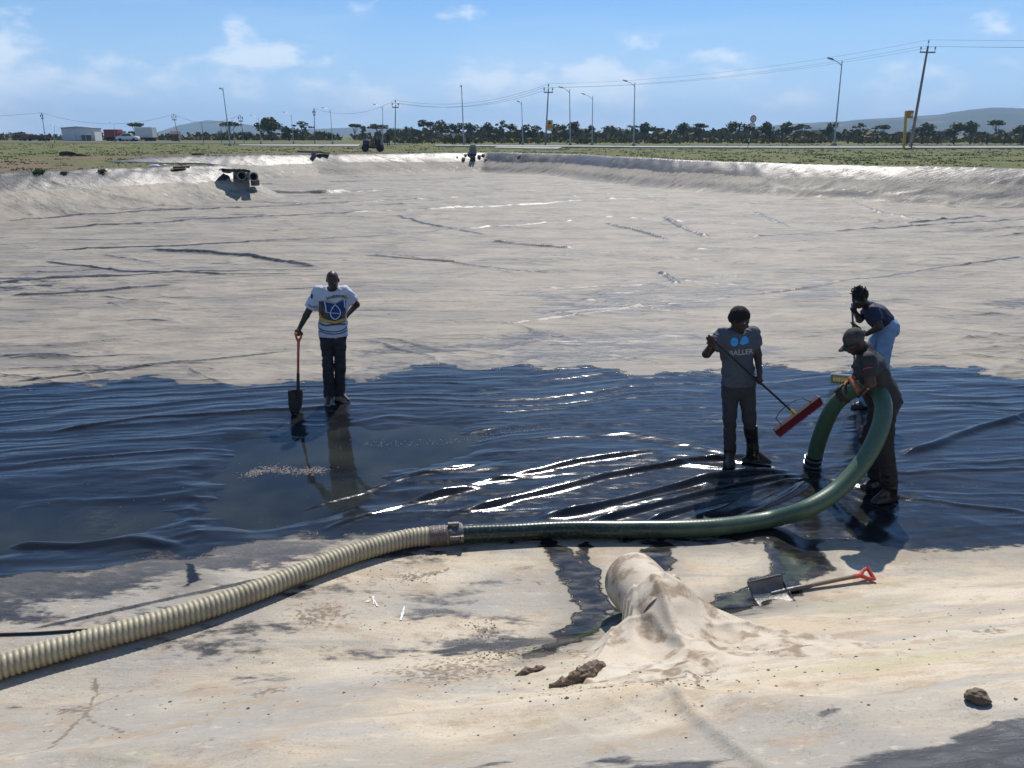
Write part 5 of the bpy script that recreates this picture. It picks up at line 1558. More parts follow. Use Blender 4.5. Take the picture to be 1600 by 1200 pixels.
    edge = np.minimum(al - a0, wid * 1.02 - np.abs(l) + .03 * (fbm(x * 8, y * 8, 3, 821) - .5))
    keepv = ((edge > 0) & (z > g - .06) & (al < 1.72)).reshape(nv, nu)
    keep = keepv[:-1, :-1] & keepv[1:, :-1] & keepv[:-1, 1:] & keepv[1:, 1:]
    Vb, Fb = compact(np.stack([x - O.x, y - O.y, z], 1), grid_faces(nv, nu, keep))
    o = link('boot', np_mesh('boot', Vb, Fb), m, root, True)
    md = o.modifiers.new('thick', 'SOLIDIFY'); md.thickness = .012; md.offset = -1
    # torn roll of dirty sheet at the left edge
    def roll(pix, rads, name, mm_, label, cat, seed):
        pts = [on_ground(a, b_, .6 * r_) for (a, b_), r_ in zip(pix, rads)]
        path, L_ = spline(pts, .012); s = np.linspace(0, 1, len(path)); rr = np.interp(s, np.linspace(0, 1, len(rads)), rads)
        Vr, Fr = sweep(path, rr, 18)
        nrm = Vr - np.repeat(np.array([p[:] for p in path]), 18, 0)
        k = (fbm(Vr[:, 0] * 16 + Vr[:, 2] * 20, Vr[:, 1] * 26 + Vr[:, 2] * 19, 4, seed) - .5) * 2.0 + (fbm(Vr[:, 0] * 60, Vr[:, 1] * 60 + Vr[:, 2] * 50, 2, seed + 2) - .5) * .8
        Vr = Vr + nrm * k[:, None]
        Vr[:, 2] = np.maximum(Vr[:, 2], Vr[:, 2] - 0)
        mbx = MB().add(Vr, [tuple(f) for f in Fr]); nn = len(path)
        mbx.f += [tuple(range(17, -1, -1)), tuple((nn - 1) * 18 + k_ for k_ in range(18))]; mbx.mi += [0, 0]
        o = mbx.build(name, mm_, None, True); tag(o, label, cat)
    mud = mat('matted_mud', (.13, .095, .065), .95, second=(.26, .20, .15), scale=14, bump=.9, bscale=50)
    roll([(858, 1072), (880, 1064), (905, 1056), (930, 1048), (952, 1038)], [.012, .035, .042, .03, .006], 'mud_clump', mud, 'dark matted clump of mud and roots left of the pipe boot', 'mud clump', 5)
    roll([(805, 1055), (820, 1050), (840, 1045), (852, 1042)], [.008, .024, .022, .006], 'mud_clump', mud, 'smaller dark mud clump at the far left tip of the pipe boot', 'mud clump', 9)


drain_boot()


# ------------------------------------------------------------------ shovels and brooms
def shovel(name, label, mats, M, L=1.02, point=False):
    """local Z runs from the blade tip (0) to the grip; local -Y is the hollow face"""
    root = empty(name); root.matrix_world = M; tag(root, label, 'shovel')
    bl, bw = .30, .235; nu, nv = 13, 15; V = []
    for j in range(nv):
        v = j / (nv - 1)
        for i in range(nu):
            u = i / (nu - 1) * 2 - 1
            w = bw / 2 * (1.0 - .10 * (1 - v) - (.06 if v > .93 else 0)) * ((.35 + .65 * min(1, v / .45) ** .5) if point else 1)
            V.append((u * w, .02 - .045 * u * u + .035 * (v - .5) ** 2 * -1, bl * v - .012 * abs(u) ** 3 * (1 - v)))
    o = link('blade', np_mesh('blade', np.array(V), grid_faces(nv, nu)), mats[0], root, True); md = o.modifiers.new('t', 'SOLIDIFY'); md.thickness = .006
    for s in (-1, 1): MB().box((s * bw * .28, .012, bl + .004), (bw * .38, .035, .010)).build('tread', mats[0], root, bevel=.002)
    MB().tube([(0, .022, bl * .55), (0, .03, bl * .85), (0, .022, bl + .08), (0, .018, bl + .22)], [.010, .022, .021, .019], 12).build('socket', mats[0], root, True)
    MB().tube([(0, .018, bl + .2), (0, .012, bl + .45), (0, .012, L - .12)], [.0165, .0165, .016], 12).build('shaft', mats[1], root, True)
    g = MB(); g.tube([(0, .012, L - .16), (0, .012, L - .10), (-.035, .012, L - .05), (-.05, .012, L)], [.019, .019, .014, .013], 9); g.tube([(0, .012, L - .10), (.035, .012, L - .05), (.05, .012, L)], [.019, .014, .013], 9)
    g.tube([(-.058, .012, L), (.058, .012, L)], [.016, .016], 10); g.build('grip', mats[2], root, True)
    return root


def frame(z, y_hint, loc):
    z = Vector(z).normalized(); y = Vector(y_hint); y = (y - z * y.dot(z)).normalized(); x = y.cross(z)
    return Matrix(((x.x, y.x, z.x, loc[0]), (x.y, y.y, z.y, loc[1]), (x.z, y.z, z.z, loc[2]), (0, 0, 0, 1)))


M_blade_b = mat('dirty_black_blade', (.035, .032, .030), .5, .3, var=.5, scale=14)
M_blade_g = mat('grey_steel_blade', (.16, .165, .16), .42, .55, second=(.09, .085, .075), scale=9, bump=.2)
M_orange = mat('orange_red_shaft', (.68, .10, .04), .4, var=.3, scale=10)
M_orange2 = mat('orange_grip', (.70, .16, .04), .4, var=.15, scale=10)
M_mudshaft = mat('muddy_shaft', (.14, .11, .085), .8, second=(.22, .18, .13), scale=16)
M_redgrip = mat('red_grip', (.50, .06, .035), .45, var=.2, scale=14)

tip = surf_hit(1176, 936); end = surf_hit(1360, 905)
tip.z += .03; end.z += .06
shovel('shovel', 'grey bladed shovel with red grip lying on the near bank', (M_blade_g, M_mudshaft, M_redgrip), frame(end - tip, (0.10, .55, -.85), tip), (end - tip).length)

# thin black cable running under the beige hose
pts = [on_ground(a, b, .010) for a, b in ((-60, 992), (0, 991), (60, 989), (120, 985), (190, 981), (225, 970))]
V, F = sweep(spline(pts, .02)[0], np.full(len(spline(pts, .02)[0]), .010), 8)
tag(link('cable', np_mesh('cable', V, F), M_dark, None, True), 'thin black cable running under the beige hose at the left edge', 'cable')


def rock(px, py, s, label, seed):
    p = surf_hit(px, py); bm = blob(seed, s, (1.1, .8, .72), 4, .32); me = bpy.data.meshes.new('rock'); bm.to_mesh(me); bm.free()
    o = link('rock', me, mat('brown_rock', (.13, .095, .065), .9, second=(.21, .16, .11), scale=22, bump=.8, bscale=45), None, True); o.location = (p.x, p.y, p.z + s * .45); tag(o, label, 'rock')


rock(1526, 1096, .040, 'fist sized brown rock on the near bank at the right', 31)


# loose grit, flakes and floating bits
def scatter():
    r = np.random.default_rng(901); V = []; F = []
    def bit(p, s, flat=.5):
        o = len(V); a = r.uniform(0, 6.28)
        for k in range(5):
            q = a + k * 1.2566; rr = s * r.uniform(.6, 1.1); V.append((p[0] + math.cos(q) * rr, p[1] + math.sin(q) * rr, p[2] + .001))
        V.append((p[0], p[1], p[2] + s * flat))
        for k in range(5): F.append((o + k, o + (k + 1) % 5, o + 5))
    cl = [((800, 1020), .16, 120), ((760, 985), .1, 60), ((770, 1015), .2, 80), ((1000, 1075), .4, 120), ((720, 1060), .4, 90), ((540, 955), .5, 40), ((1250, 1010), .35, 50), ((1400, 1060), .5, 30), ((640, 900), .15, 40), ((950, 1050), .3, 80), ((300, 1100), .5, 40), ((1180, 1020), .12, 40), ((1480, 960), .5, 30)]
    for (px, py), sp, n in cl:
        c = surf_hit(px, py)
        for _ in range(n):
            x = c.x + r.normal() * sp; y = c.y + r.normal() * sp * .6; bit((x, y, surf(x, y)), r.uniform(.003, .010) * (1.6 if r.random() < .1 else 1))
    o = link('dirt_crumbs', np_mesh('dirt_crumbs', np.array(V), np.array(F)), mat('dirt_crumb', (.10, .075, .05), .95, var=.3)); tag(o, 'dark crumbs of dirt scattered over the near bank', 'dirt', kind='stuff')
    V.clear(); F.clear()
    pl = pxpoly([(385, 738), (420, 728), (470, 733), (505, 730)]); 
    for _ in range(900):
        k = r.integers(0, 3); t = r.random(); x = pl[k][0] * (1 - t) + pl[k + 1][0] * t + r.normal() * .05; y = pl[k][1] * (1 - t) + pl[k + 1][1] * t + r.normal() * .05
        bit((x, y, max(-.030, -.031)), r.uniform(.003, .011), .3)
    pl2 = pxpoly([(560, 690), (640, 690), (720, 685), (780, 675), (850, 670)])
    for _ in range(260):
        k = r.integers(0, 4); t = r.random(); x = pl2[k][0] * (1 - t) + pl2[k + 1][0] * t + r.normal() * .12; y = pl2[k][1] * (1 - t) + pl2[k + 1][1] * t + r.normal() * .06
        bit((x, y, max(-.030, surf(x, y))), r.uniform(.003, .009), .3)
    for _ in range(420):
        px = r.uniform(0, 1600); py = r.uniform(600, 820); p = at(px, py)
        bit((p.x, p.y, max(-.030, surf(p.x, p.y))), r.uniform(.002, .006), .4)
    o = link('floating_flakes', np_mesh('floating_flakes', np.array(V), np.array(F)), mat('pale_flake', (.25, .215, .185), .8, second=(.12, .10, .085), scale=60)); tag(o, 'pale flakes of scum floating on the muddy water', 'scum', kind='stuff')
    # white bird splashes: thin smears
    wm = mat('white_smear', (.74, .72, .68), .8)
    for i, strokes in enumerate(([[(573, 942), (583, 938), (590, 948)], [(583, 932), (584, 945)], [(577, 938), (572, 941)]], [[(632, 948), (629, 960), (626, 970)]])):
        Vs = []; Fs = []
        for st in strokes:
            q = [surf_hit(*s_) for s_ in st]; path, _ = spline(q, .01) if len(q) > 2 else ([q[0], q[0].lerp(q[1], .5), q[1]], 0)
            o_ = len(Vs)
            for j, p in enumerate(path):
                w = .008 * (0.4 + r.random()); Vs += [(p.x - w, p.y - w * .3, surf(p.x, p.y) + .006), (p.x + w, p.y + w * .3, surf(p.x, p.y) + .006)]
            Fs += [(o_ + 2 * j, o_ + 2 * j + 1, o_ + 2 * j + 3, o_ + 2 * j + 2) for j in range(len(path) - 1)]
        o = link('white_smear', np_mesh('white_smear', np.array(Vs), np.array(Fs)), wm); tag(o, ['forked white smear on the near bank below the beige hose', 'short straight white smear right of the forked one'][i], 'smear')


scatter()

# ------------------------------------------------------------------ people: distance-field bodies
def smin(a, b, k):
    if k <= 0: return np.minimum(a, b)
    h = np.clip(0.5 + 0.5 * (b - a) / k, 0, 1)
    return b * (1 - h) + a * h - k * h * (1 - h)


class Field:
    """signed distance on a grid; primitives only touch their own neighbourhood"""
    def __init__(self, lo, hi, vx):
        self.lo = np.array(lo, float); self.vx = vx; self.n = np.ceil((np.array(hi) - self.lo) / vx).astype(int) + 2
        self.f = np.full(self.n, 0.12, np.float32)

    def _win(self, lo, hi):
        a = np.clip(np.floor((np.array(lo) - self.lo) / self.vx).astype(int), 0, self.n - 1); b = np.clip(np.ceil((np.array(hi) - self.lo) / self.vx).astype(int) + 1, 1, self.n)
        ax = [self.lo[i] + self.vx * np.arange(a[i], b[i]) for i in range(3)]
        X, Y, Z = np.meshgrid(*ax, indexing='ij', sparse=True)
        return tuple(slice(a[i], b[i]) for i in range(3)), X.astype(np.float32), Y.astype(np.float32), Z.astype(np.float32)

    def cone(self, a, b, ra, rb, k=.02, sq=None, cut=()):
        """tapered capsule; sq = (direction, factor) flattens it along a direction; cut = planes (point, normal) that keep the inner side"""
        a = np.array(a, float); b = np.array(b, float); m = max(ra, rb) + k * 1.5 + .02
        w, X, Y, Z = self._win(np.minimum(a, b) - m, np.maximum(a, b) + m)
        px, py, pz = X - a[0], Y - a[1], Z - a[2]; d = b - a
        sc = 1.0
        if sq is not None:
            f = np.array(sq[0], float); f /= np.linalg.norm(f); q = 1 / sq[1] - 1; dt = px * f[0] + py * f[1] + pz * f[2]
            px, py, pz = px + f[0] * dt * q, py + f[1] * dt * q, pz + f[2] * dt * q
            d = d + f * (d @ f) * q; sc = (1 + sq[1]) / 2
        l2 = max(1e-9, d @ d); t = np.clip((px * d[0] + py * d[1] + pz * d[2]) / l2, 0, 1)
        v = (np.sqrt((px - d[0] * t) ** 2 + (py - d[1] * t) ** 2 + (pz - d[2] * t) ** 2) - (ra + (rb - ra) * t)) * sc
        for (o, nn) in cut:
            v = np.maximum(v, (X - o[0]) * nn[0] + (Y - o[1]) * nn[1] + (Z - o[2]) * nn[2])
        self.f[w] = smin(self.f[w], v.astype(np.float32), k)

    def ell(self, c, r, R=None, k=.02, sub=False):
        """ellipsoid with radii r along the columns of R"""
        m = max(r) + k * 1.5 + .02; c = np.array(c, float)
        w, X, Y, Z = self._win(c - m, c + m)
        px, py, pz = X - c[0], Y - c[1], Z - c[2]
        if R is None: u, v, t = px, py, pz
        else:
            u, v, t = (px * R[i][0] + py * R[i][1] + pz * R[i][2] for i in range(3))
        k0 = np.sqrt((u / r[0]) ** 2 + (v / r[1]) ** 2 + (t / r[2]) ** 2); k1 = np.sqrt((u / r[0] ** 2) ** 2 + (v / r[1] ** 2) ** 2 + (t / r[2] ** 2) ** 2) + 1e-6
        d = (k0 * (k0 - 1) / k1).astype(np.float32)
        self.f[w] = -smin(-self.f[w], d, k) if sub else smin(self.f[w], d, k)

    def plane(self, o, nn):
        """keep the side the normal points away from"""
        ax = [self.lo[i] + self.vx * np.arange(self.n[i]) for i in range(3)]
        X, Y, Z = np.meshgrid(*ax, indexing='ij', sparse=True)
        self.f = np.maximum(self.f, ((X - o[0]) * nn[0] + (Y - o[1]) * nn[1] + (Z - o[2]) * nn[2]).astype(np.float32))

    def mesh(self, name, wrinkle=0.0, wscale=9.0, seed=0, stretch=(1, 1, 1)):
        f = self.f; s = f < 0; n = self.n
        c = [s[i:n[0] - 1 + i, j:n[1] - 1 + j, k:n[2] - 1 + k] for i in (0, 1) for j in (0, 1) for k in (0, 1)]
        cnt = sum(q.astype(np.int8) for q in c); act = (cnt > 0) & (cnt < 8)
        I = np.argwhere(act); idx = np.full(act.shape, -1, np.int32); idx[act] = np.arange(len(I), dtype=np.int32)
        acc = np.zeros((len(I), 3), np.float32); num = np.zeros(len(I), np.float32)
        corners = [(i, j, k) for i in (0, 1) for j in (0, 1) for k in (0, 1)]
        vals = {q: f[I[:, 0] + q[0], I[:, 1] + q[1], I[:, 2] + q[2]] for q in corners}
        for q in corners:
            for ax in range(3):
                if q[ax]: continue
                p = list(q); p[ax] = 1; p = tuple(p)
                a, b = vals[q], vals[p]; m = (a < 0) != (b < 0)
                t = np.where(m, a / np.where(m, a - b, 1), 0)
                pos = np.tile(np.array(q, np.float32), (len(I), 1)); pos[:, ax] += t
                acc += pos * m[:, None]; num += m
        V = self.lo + self.vx * (I + acc / num[:, None])
        F = []
        for ax in range(3):
            u, v = (ax + 1) % 3, (ax + 2) % 3
            sl0 = [slice(1, n[i] - 1) for i in range(3)]; sl1 = list(sl0); sl0[ax] = slice(0, n[ax] - 1); sl1[ax] = slice(1, n[ax])
            a = s[tuple(sl0)]; b = s[tuple(sl1)]
            for sg, msk in ((1, a & ~b), (-1, b & ~a)):
                E = np.argwhere(msk)
                if not len(E): continue
                E = E + 1; E[:, ax] -= 1
                def cell(du, dv):
                    q = E.copy(); q[:, u] -= du; q[:, v] -= dv; return idx[q[:, 0], q[:, 1], q[:, 2]]
                Q = np.stack([cell(0, 0), cell(1, 0), cell(1, 1), cell(0, 1)], 1)
                F.append(Q if sg > 0 else Q[:, ::-1])
        F = np.concatenate(F); F = F[(F >= 0).all(1)]
        if wrinkle:
            G = np.stack(np.gradient(f, self.vx), -1) if False else None
            ii = np.clip(np.round((V - self.lo) / self.vx).astype(int), 1, n - 2)
            g = np.stack([f[ii[:, 0] + 1, ii[:, 1], ii[:, 2]] - f[ii[:, 0] - 1, ii[:, 1], ii[:, 2]], f[ii[:, 0], ii[:, 1] + 1, ii[:, 2]] - f[ii[:, 0], ii[:, 1] - 1, ii[:, 2]], f[ii[:, 0], ii[:, 1], ii[:, 2] + 1] - f[ii[:, 0], ii[:, 1], ii[:, 2] - 1]], 1)
            g /= np.linalg.norm(g, axis=1)[:, None] + 1e-6
            x, y, z = V[:, 0] * wscale * stretch[0], V[:, 1] * wscale * stretch[1], V[:, 2] * wscale * stretch[2]
            nz = ridged(x + .6 * z, y * .8 + z, seed) * .6 + ridged(x * .7 - z * 1.1 + 3, y + x * .5, seed + 5) * .6 + .4 * vnoise(x * 2.2 + z, y * 2.2 + z * 1.7, seed + 9) - .8
            V = V + g * (wrinkle * nz)[:, None]
        return np_mesh(name, V, F)


def unit(v): v = np.array(v, float); return v / (np.linalg.norm(v) + 1e-9)


def lerp(a, b, t): return np.array(a) * (1 - t) + np.array(b) * t


SKIN = mat('dark_skin', (.060, .036, .026), .45, spec=.4, var=.25, scale=18)


def grip_fingers(F, wrist, c, axis, rg, palm_dir, side=1, k=.004):
    """a closed hand: palm at palm_dir from the held axis, four fingers wrapped round it, thumb over the other way"""
    c = np.array(c); axis = unit(axis); pd = unit(np.array(palm_dir) - axis * np.dot(palm_dir, axis)); td = np.cross(axis, pd) * side
    pc = c + pd * (rg + .016)
    F.cone(wrist, pc, .025, .027, .012)
    F.cone(pc - axis * .030, pc + axis * .030, .020, .020, .010)
    for i in range(4):
        o = axis * (-.031 + .0207 * i); rr = .0092 - .0006 * abs(i - 1.3); ln = (1.0, 1.08, 1.0, .82)[i]
        pts = []
        for t in (0, 55, 110, 165):
            a = math.radians(20 + t * ln); pts.append(c + o + (pd * math.cos(a) + td * math.sin(a)) * (rg + rr * .9))
        for p, q in zip(pts, pts[1:]): F.cone(p, q, rr, rr * .95, k)
    b = pc + axis * .028; pts = []
    for t in (15, 60, 105):
        a = math.radians(-t); pts.append(c + axis * (.036 + .00015 * t) + (pd * math.cos(a) + td * math.sin(a)) * (rg + .010))
    F.cone(b, pts[0], .014, .011, .006)
    for p, q in zip(pts, pts[1:]): F.cone(p, q, .0108, .0098, k)


def open_hand(F, wrist, dirn, normal, size=1.0, curl=.5):
    d = unit(dirn); nn = unit(np.array(normal) - d * np.dot(normal, d)); s = np.cross(d, nn)
    w = np.array(wrist); kn = w + d * .085 * size
    for i in range(4):
        F.cone(w + s * (-.018 + .012 * i), kn + s * (-.032 + .0213 * i), .017, .0135, .012)
    for i, l in enumerate((.070, .080, .074, .058)):
        p = kn + s * (-.032 + .0213 * i); dd = d
        for q, ll in enumerate((.45, .33, .26)):
            dd = unit(dd + nn * curl * (.35 + .3 * q)); e = p + dd * l * ll * size; F.cone(p, e, .0092 - .0006 * q, .0088 - .0007 * q, .004); p = e
    p = w + d * .02 - s * .022; e = p + d * .035 - s * .022 + nn * .010; F.cone(p, e, .014, .0115, .008); F.cone(e, e + unit(d * .7 - s * .4 + nn * .5) * .032, .011, .009, .004)


def person_base(P):
    """P: joints in world space; returns helper values"""
    mid = lambda a, b: (P[a] + P[b]) / 2
    P['sh'] = mid('shL', 'shR'); P['hp'] = mid('hipL', 'hipR')
    return P


def torso(F, P, f, grow=0.0, k=.04, sq=.66, belly=0.0, wide=1.0):
    lat = unit(P['hipR'] - P['hipL'] + (P['shR'] - P['shL'])); up = unit(P['sh'] - P['hp'])
    w = np.linalg.norm(P['shR'] - P['shL']) * .5 * wide
    ch = P['sh'] - up * .12; wa = lerp(P['hp'], P['sh'], .34)
    F.cone(ch - lat * w * .36, ch + lat * w * .36, .118 + grow, .118 + grow, k, (f, sq * 1.12))
    F.cone(P['sh'] - up * .06 - lat * w * .52, P['sh'] - up * .06 + lat * w * .52, .076 + grow, .076 + grow, k, (f, .95))
    F.cone(ch, wa, .150 + grow, .128 + grow + belly, k, (f, sq))
    F.cone(wa, P['hp'] + up * .02, .128 + grow + belly, .150 + grow + belly * .6, k, (f, sq * 1.08))
    F.cone(P['sh'] + lat * w * .62, P['neck'], .050 + grow * .6, .052 + grow * .3, k)
    F.cone(P['sh'] - lat * w * .62, P['neck'], .050 + grow * .6, .052 + grow * .3, k)


def head(F, P, face, upv, hs=1.0):
    face = unit(face); up = unit(np.array(upv) - face * np.dot(upv, face)); side = np.cross(face, up); R = (side, face, up); c = P['head']
    F.ell(c + up * .028 * hs - face * .012, (.074 * hs, .094 * hs, .088 * hs), R, .02)
    F.ell(c - up * .045 * hs + face * .018, (.056 * hs, .068 * hs, .072 * hs), R, .03)
    F.ell(c - up * .098 * hs + face * .052, (.026, .020, .018), R, .02)                # chin
    F.ell(c + up * .022 + face * .078, (.046, .014, .012), R, .014)                     # brow
    F.cone(c + up * .004 + face * .086, c - up * .030 + face * .104, .010, .0155, .012)   # nose
    F.cone(c - up * .034 + face * .094 - side * .013, c - up * .034 + face * .094 + side * .013, .011, .011, .008)
    F.cone(c - up * .064 + face * .084 - side * .016, c - up * .064 + face * .084 + side * .016, .0115, .0115, .008)   # lips
    for s in (-1, 1):
        F.ell(c + side * s * .034 - up * .018 + face * .068, (.020, .018, .016), R, .016)      # cheek
        F.ell(c + side * s * .031 + up * .004 + face * .094, (.014, .010, .009), R, .008, True)  # eye socket
        F.ell(c + side * s * .076 - up * .006 - face * .008, (.010, .019, .031), R, .008)
    F.cone(P['neck'] - up * .02, c - up * .06 - face * .02, .056, .052, .03)
    return R


def limb(F, a, b, c, r, k=.018):
    F.cone(a, b, r[0], r[1], k); F.cone(b, c, r[2], r[3], k)


def bounds(pts, m):
    A = np.array(pts); return A.min(0) - m, A.max(0) + m


def J(px, py, y): return np.array(atd(px, py, y)[:])


def foot_prims(F, ank, toe, heel_back=.06, r=.040, grow=0.0, z0=0.0):
    d = np.array([toe[0] - ank[0], toe[1] - ank[1], 0]); l = np.linalg.norm(d); d = d / l
    hl = np.array([ank[0], ank[1], z0]) - d * heel_back; tp = np.array([toe[0], toe[1], z0]); cut = [((0, 0, z0), (0, 0, -1))]
    F.cone(hl + (0, 0, .036), tp - d * .05 + (0, 0, .030), .038 + grow, .046 + grow, .012, cut=cut)
    F.cone(tp - d * .06 + (0, 0, .028), tp - d * .015 + (0, 0, .022), .046 + grow, .036 + grow, .012, cut=cut)
    F.cone(hl + d * .04 + (0, 0, .05), np.array(ank) + (0, 0, .03), .042 + grow, .044 + grow, .02, cut=cut)
    F.cone(np.array(ank) + (0, 0, -.01), tp - d * .09 + (0, 0, .045), .042 + grow, .032 + grow, .025, cut=cut)


def decal_stroke(parent, bvh, pts, w, m, name, org, off=.003, taper=False):
    """ribbon laid on a garment; pts and width in pixels of the photograph"""
    Q = [Vector((a, b, 0)) for a, b in pts]
    path = spline(Q, .35)[0] if len(Q) > 2 else [Q[0].lerp(Q[1], i / 24) for i in range(25)]
    rows = []
    for i, p in enumerate(path):
        t = (path[min(i + 1, len(path) - 1)] - path[max(i - 1, 0)]); t.normalize(); n = Vector((-t.y, t.x, 0)) * w / 2
        rows.append([decal_pt(bvh, p + n * q, off) for q in (-1, 0, 1)])
    V = []; F = []
    for a, b in zip(rows, rows[1:]):
        for k in range(2):
            q = (a[k], a[k + 1], b[k + 1], b[k])
            if None in q or max((q[0] - s).length for s in q) > .08: continue
            o = len(V); V += [tuple(p - org) for p in q]; F.append((o, o + 1, o + 2, o + 3))
    if F: link(name, np_mesh(name, np.array(V), np.array(F)), m, parent)


def decal_pt(bvh, p, off):
    d = Vector(ray(p[0], p[1])).normalized(); h = bvh.ray_cast(cam.location, d)
    return None if h[0] is None else h[0] + (h[1] * off if h[1].dot(d) < 0 else -d * off)


def decal_poly(parent, bvh, poly, m, name, org, off=.003, step=.5):
    P = np.array(poly, float); xs = np.arange(P[:, 0].min(), P[:, 0].max() + step, step); ys = np.arange(P[:, 1].min(), P[:, 1].max() + step, step)
    X, Y = np.meshgrid(xs, ys); ins = inside(X, Y, [tuple(q) for q in poly])
    pts = {}; V = []; F = []
    def vid(i, j):
        if (i, j) not in pts:
            h = decal_pt(bvh, (xs[i], ys[j]), off); pts[(i, j)] = None
            if h is not None: pts[(i, j)] = len(V); V.append(tuple(h - org))
        return pts[(i, j)]
    for j in range(len(ys) - 1):
        for i in range(len(xs) - 1):
            if ins[j, i] and ins[j + 1, i] and ins[j, i + 1] and ins[j + 1, i + 1]:
                q = (vid(i, j), vid(i, j + 1), vid(i + 1, j + 1), vid(i + 1, j))
                if None not in q: F.append(q)
    if F: link(name, np_mesh(name, np.array(V), np.array(F)), m, parent)


def decal_text(parent, bvh, text, m, name, org, place, size, off=.004):
    """place(x, y) maps text units to photograph pixels"""
    cu = bpy.data.curves.new('t', 'FONT'); cu.body = text; cu.size = size; cu.align_x = 'CENTER'; cu.resolution_u = 3; cu.offset = .02 * size
    o = bpy.data.objects.new('t', cu); COL.objects.link(o); dg = bpy.context.evaluated_depsgraph_get(); dg.update()
    me = bpy.data.meshes.new_from_object(o.evaluated_get(dg)); bpy.data.objects.remove(o)
    bm = bmesh.new(); bm.from_mesh(me); bmesh.ops.triangulate(bm, faces=bm.faces)
    bmesh.ops.subdivide_edges(bm, edges=[e for e in bm.edges if e.calc_length() > size * .25], cuts=2)
    V = []; ok = {}
    for v in bm.verts:
        h = decal_pt(bvh, place(v.co.x, v.co.y), off); ok[v.index] = h
    F = []
    bmesh.ops.triangulate(bm, faces=bm.faces)
    bm.verts.index_update()
    for f in bm.faces:
        q = [decal_pt(bvh, place(v.co.x, v.co.y), off) for v in f.verts]
        if None in q: continue
        b = len(V); V += [tuple(p - org) for p in q]; F.append((b, b + 2, b + 1))
    bm.free()
    if F: link(name, np_mesh(name, np.array(V), np.array(F)), m, parent)


def finish(me, name, m, root, org):
    V = np.zeros(len(me.vertices) * 3, np.float32); me.vertices.foreach_get('co', V); V = V.reshape(-1, 3) - np.array(org[:], np.float32); me.vertices.foreach_set('co', V.ravel()); me.update()
    return link(name, me, m, root, True)


def bvh_of(me):
    n = len(me.vertices); V = np.zeros(n * 3, np.float32); me.vertices.foreach_get('co', V)
    F = np.zeros(len(me.polygons) * 4, np.int32); me.polygons.foreach_get('vertices', F)
    return BVHTree.FromPolygons(V.reshape(-1, 3).tolist(), F.reshape(-1, 4).tolist())


def eyes(root, P, R, org):
    side, face, up = R
    for s in (-1, 1):
        c = P['head'] + side * s * .031 + up * .004 + face * .081 - np.array(org[:])
        o = MB().lathe([(0, -.011), (.008, -.008), (.011, 0), (.008, .008), (0, .011)], 10, None, c).build('eye', mat('eye_white', (.35, .32, .28), .2), root, True)
        MB().lathe([(.0055, .0), (0, .002)], 8, face, c + face * .0105).build('iris', mat('eye_dark', (.01, .008, .006), .2), o)


VX = .0078


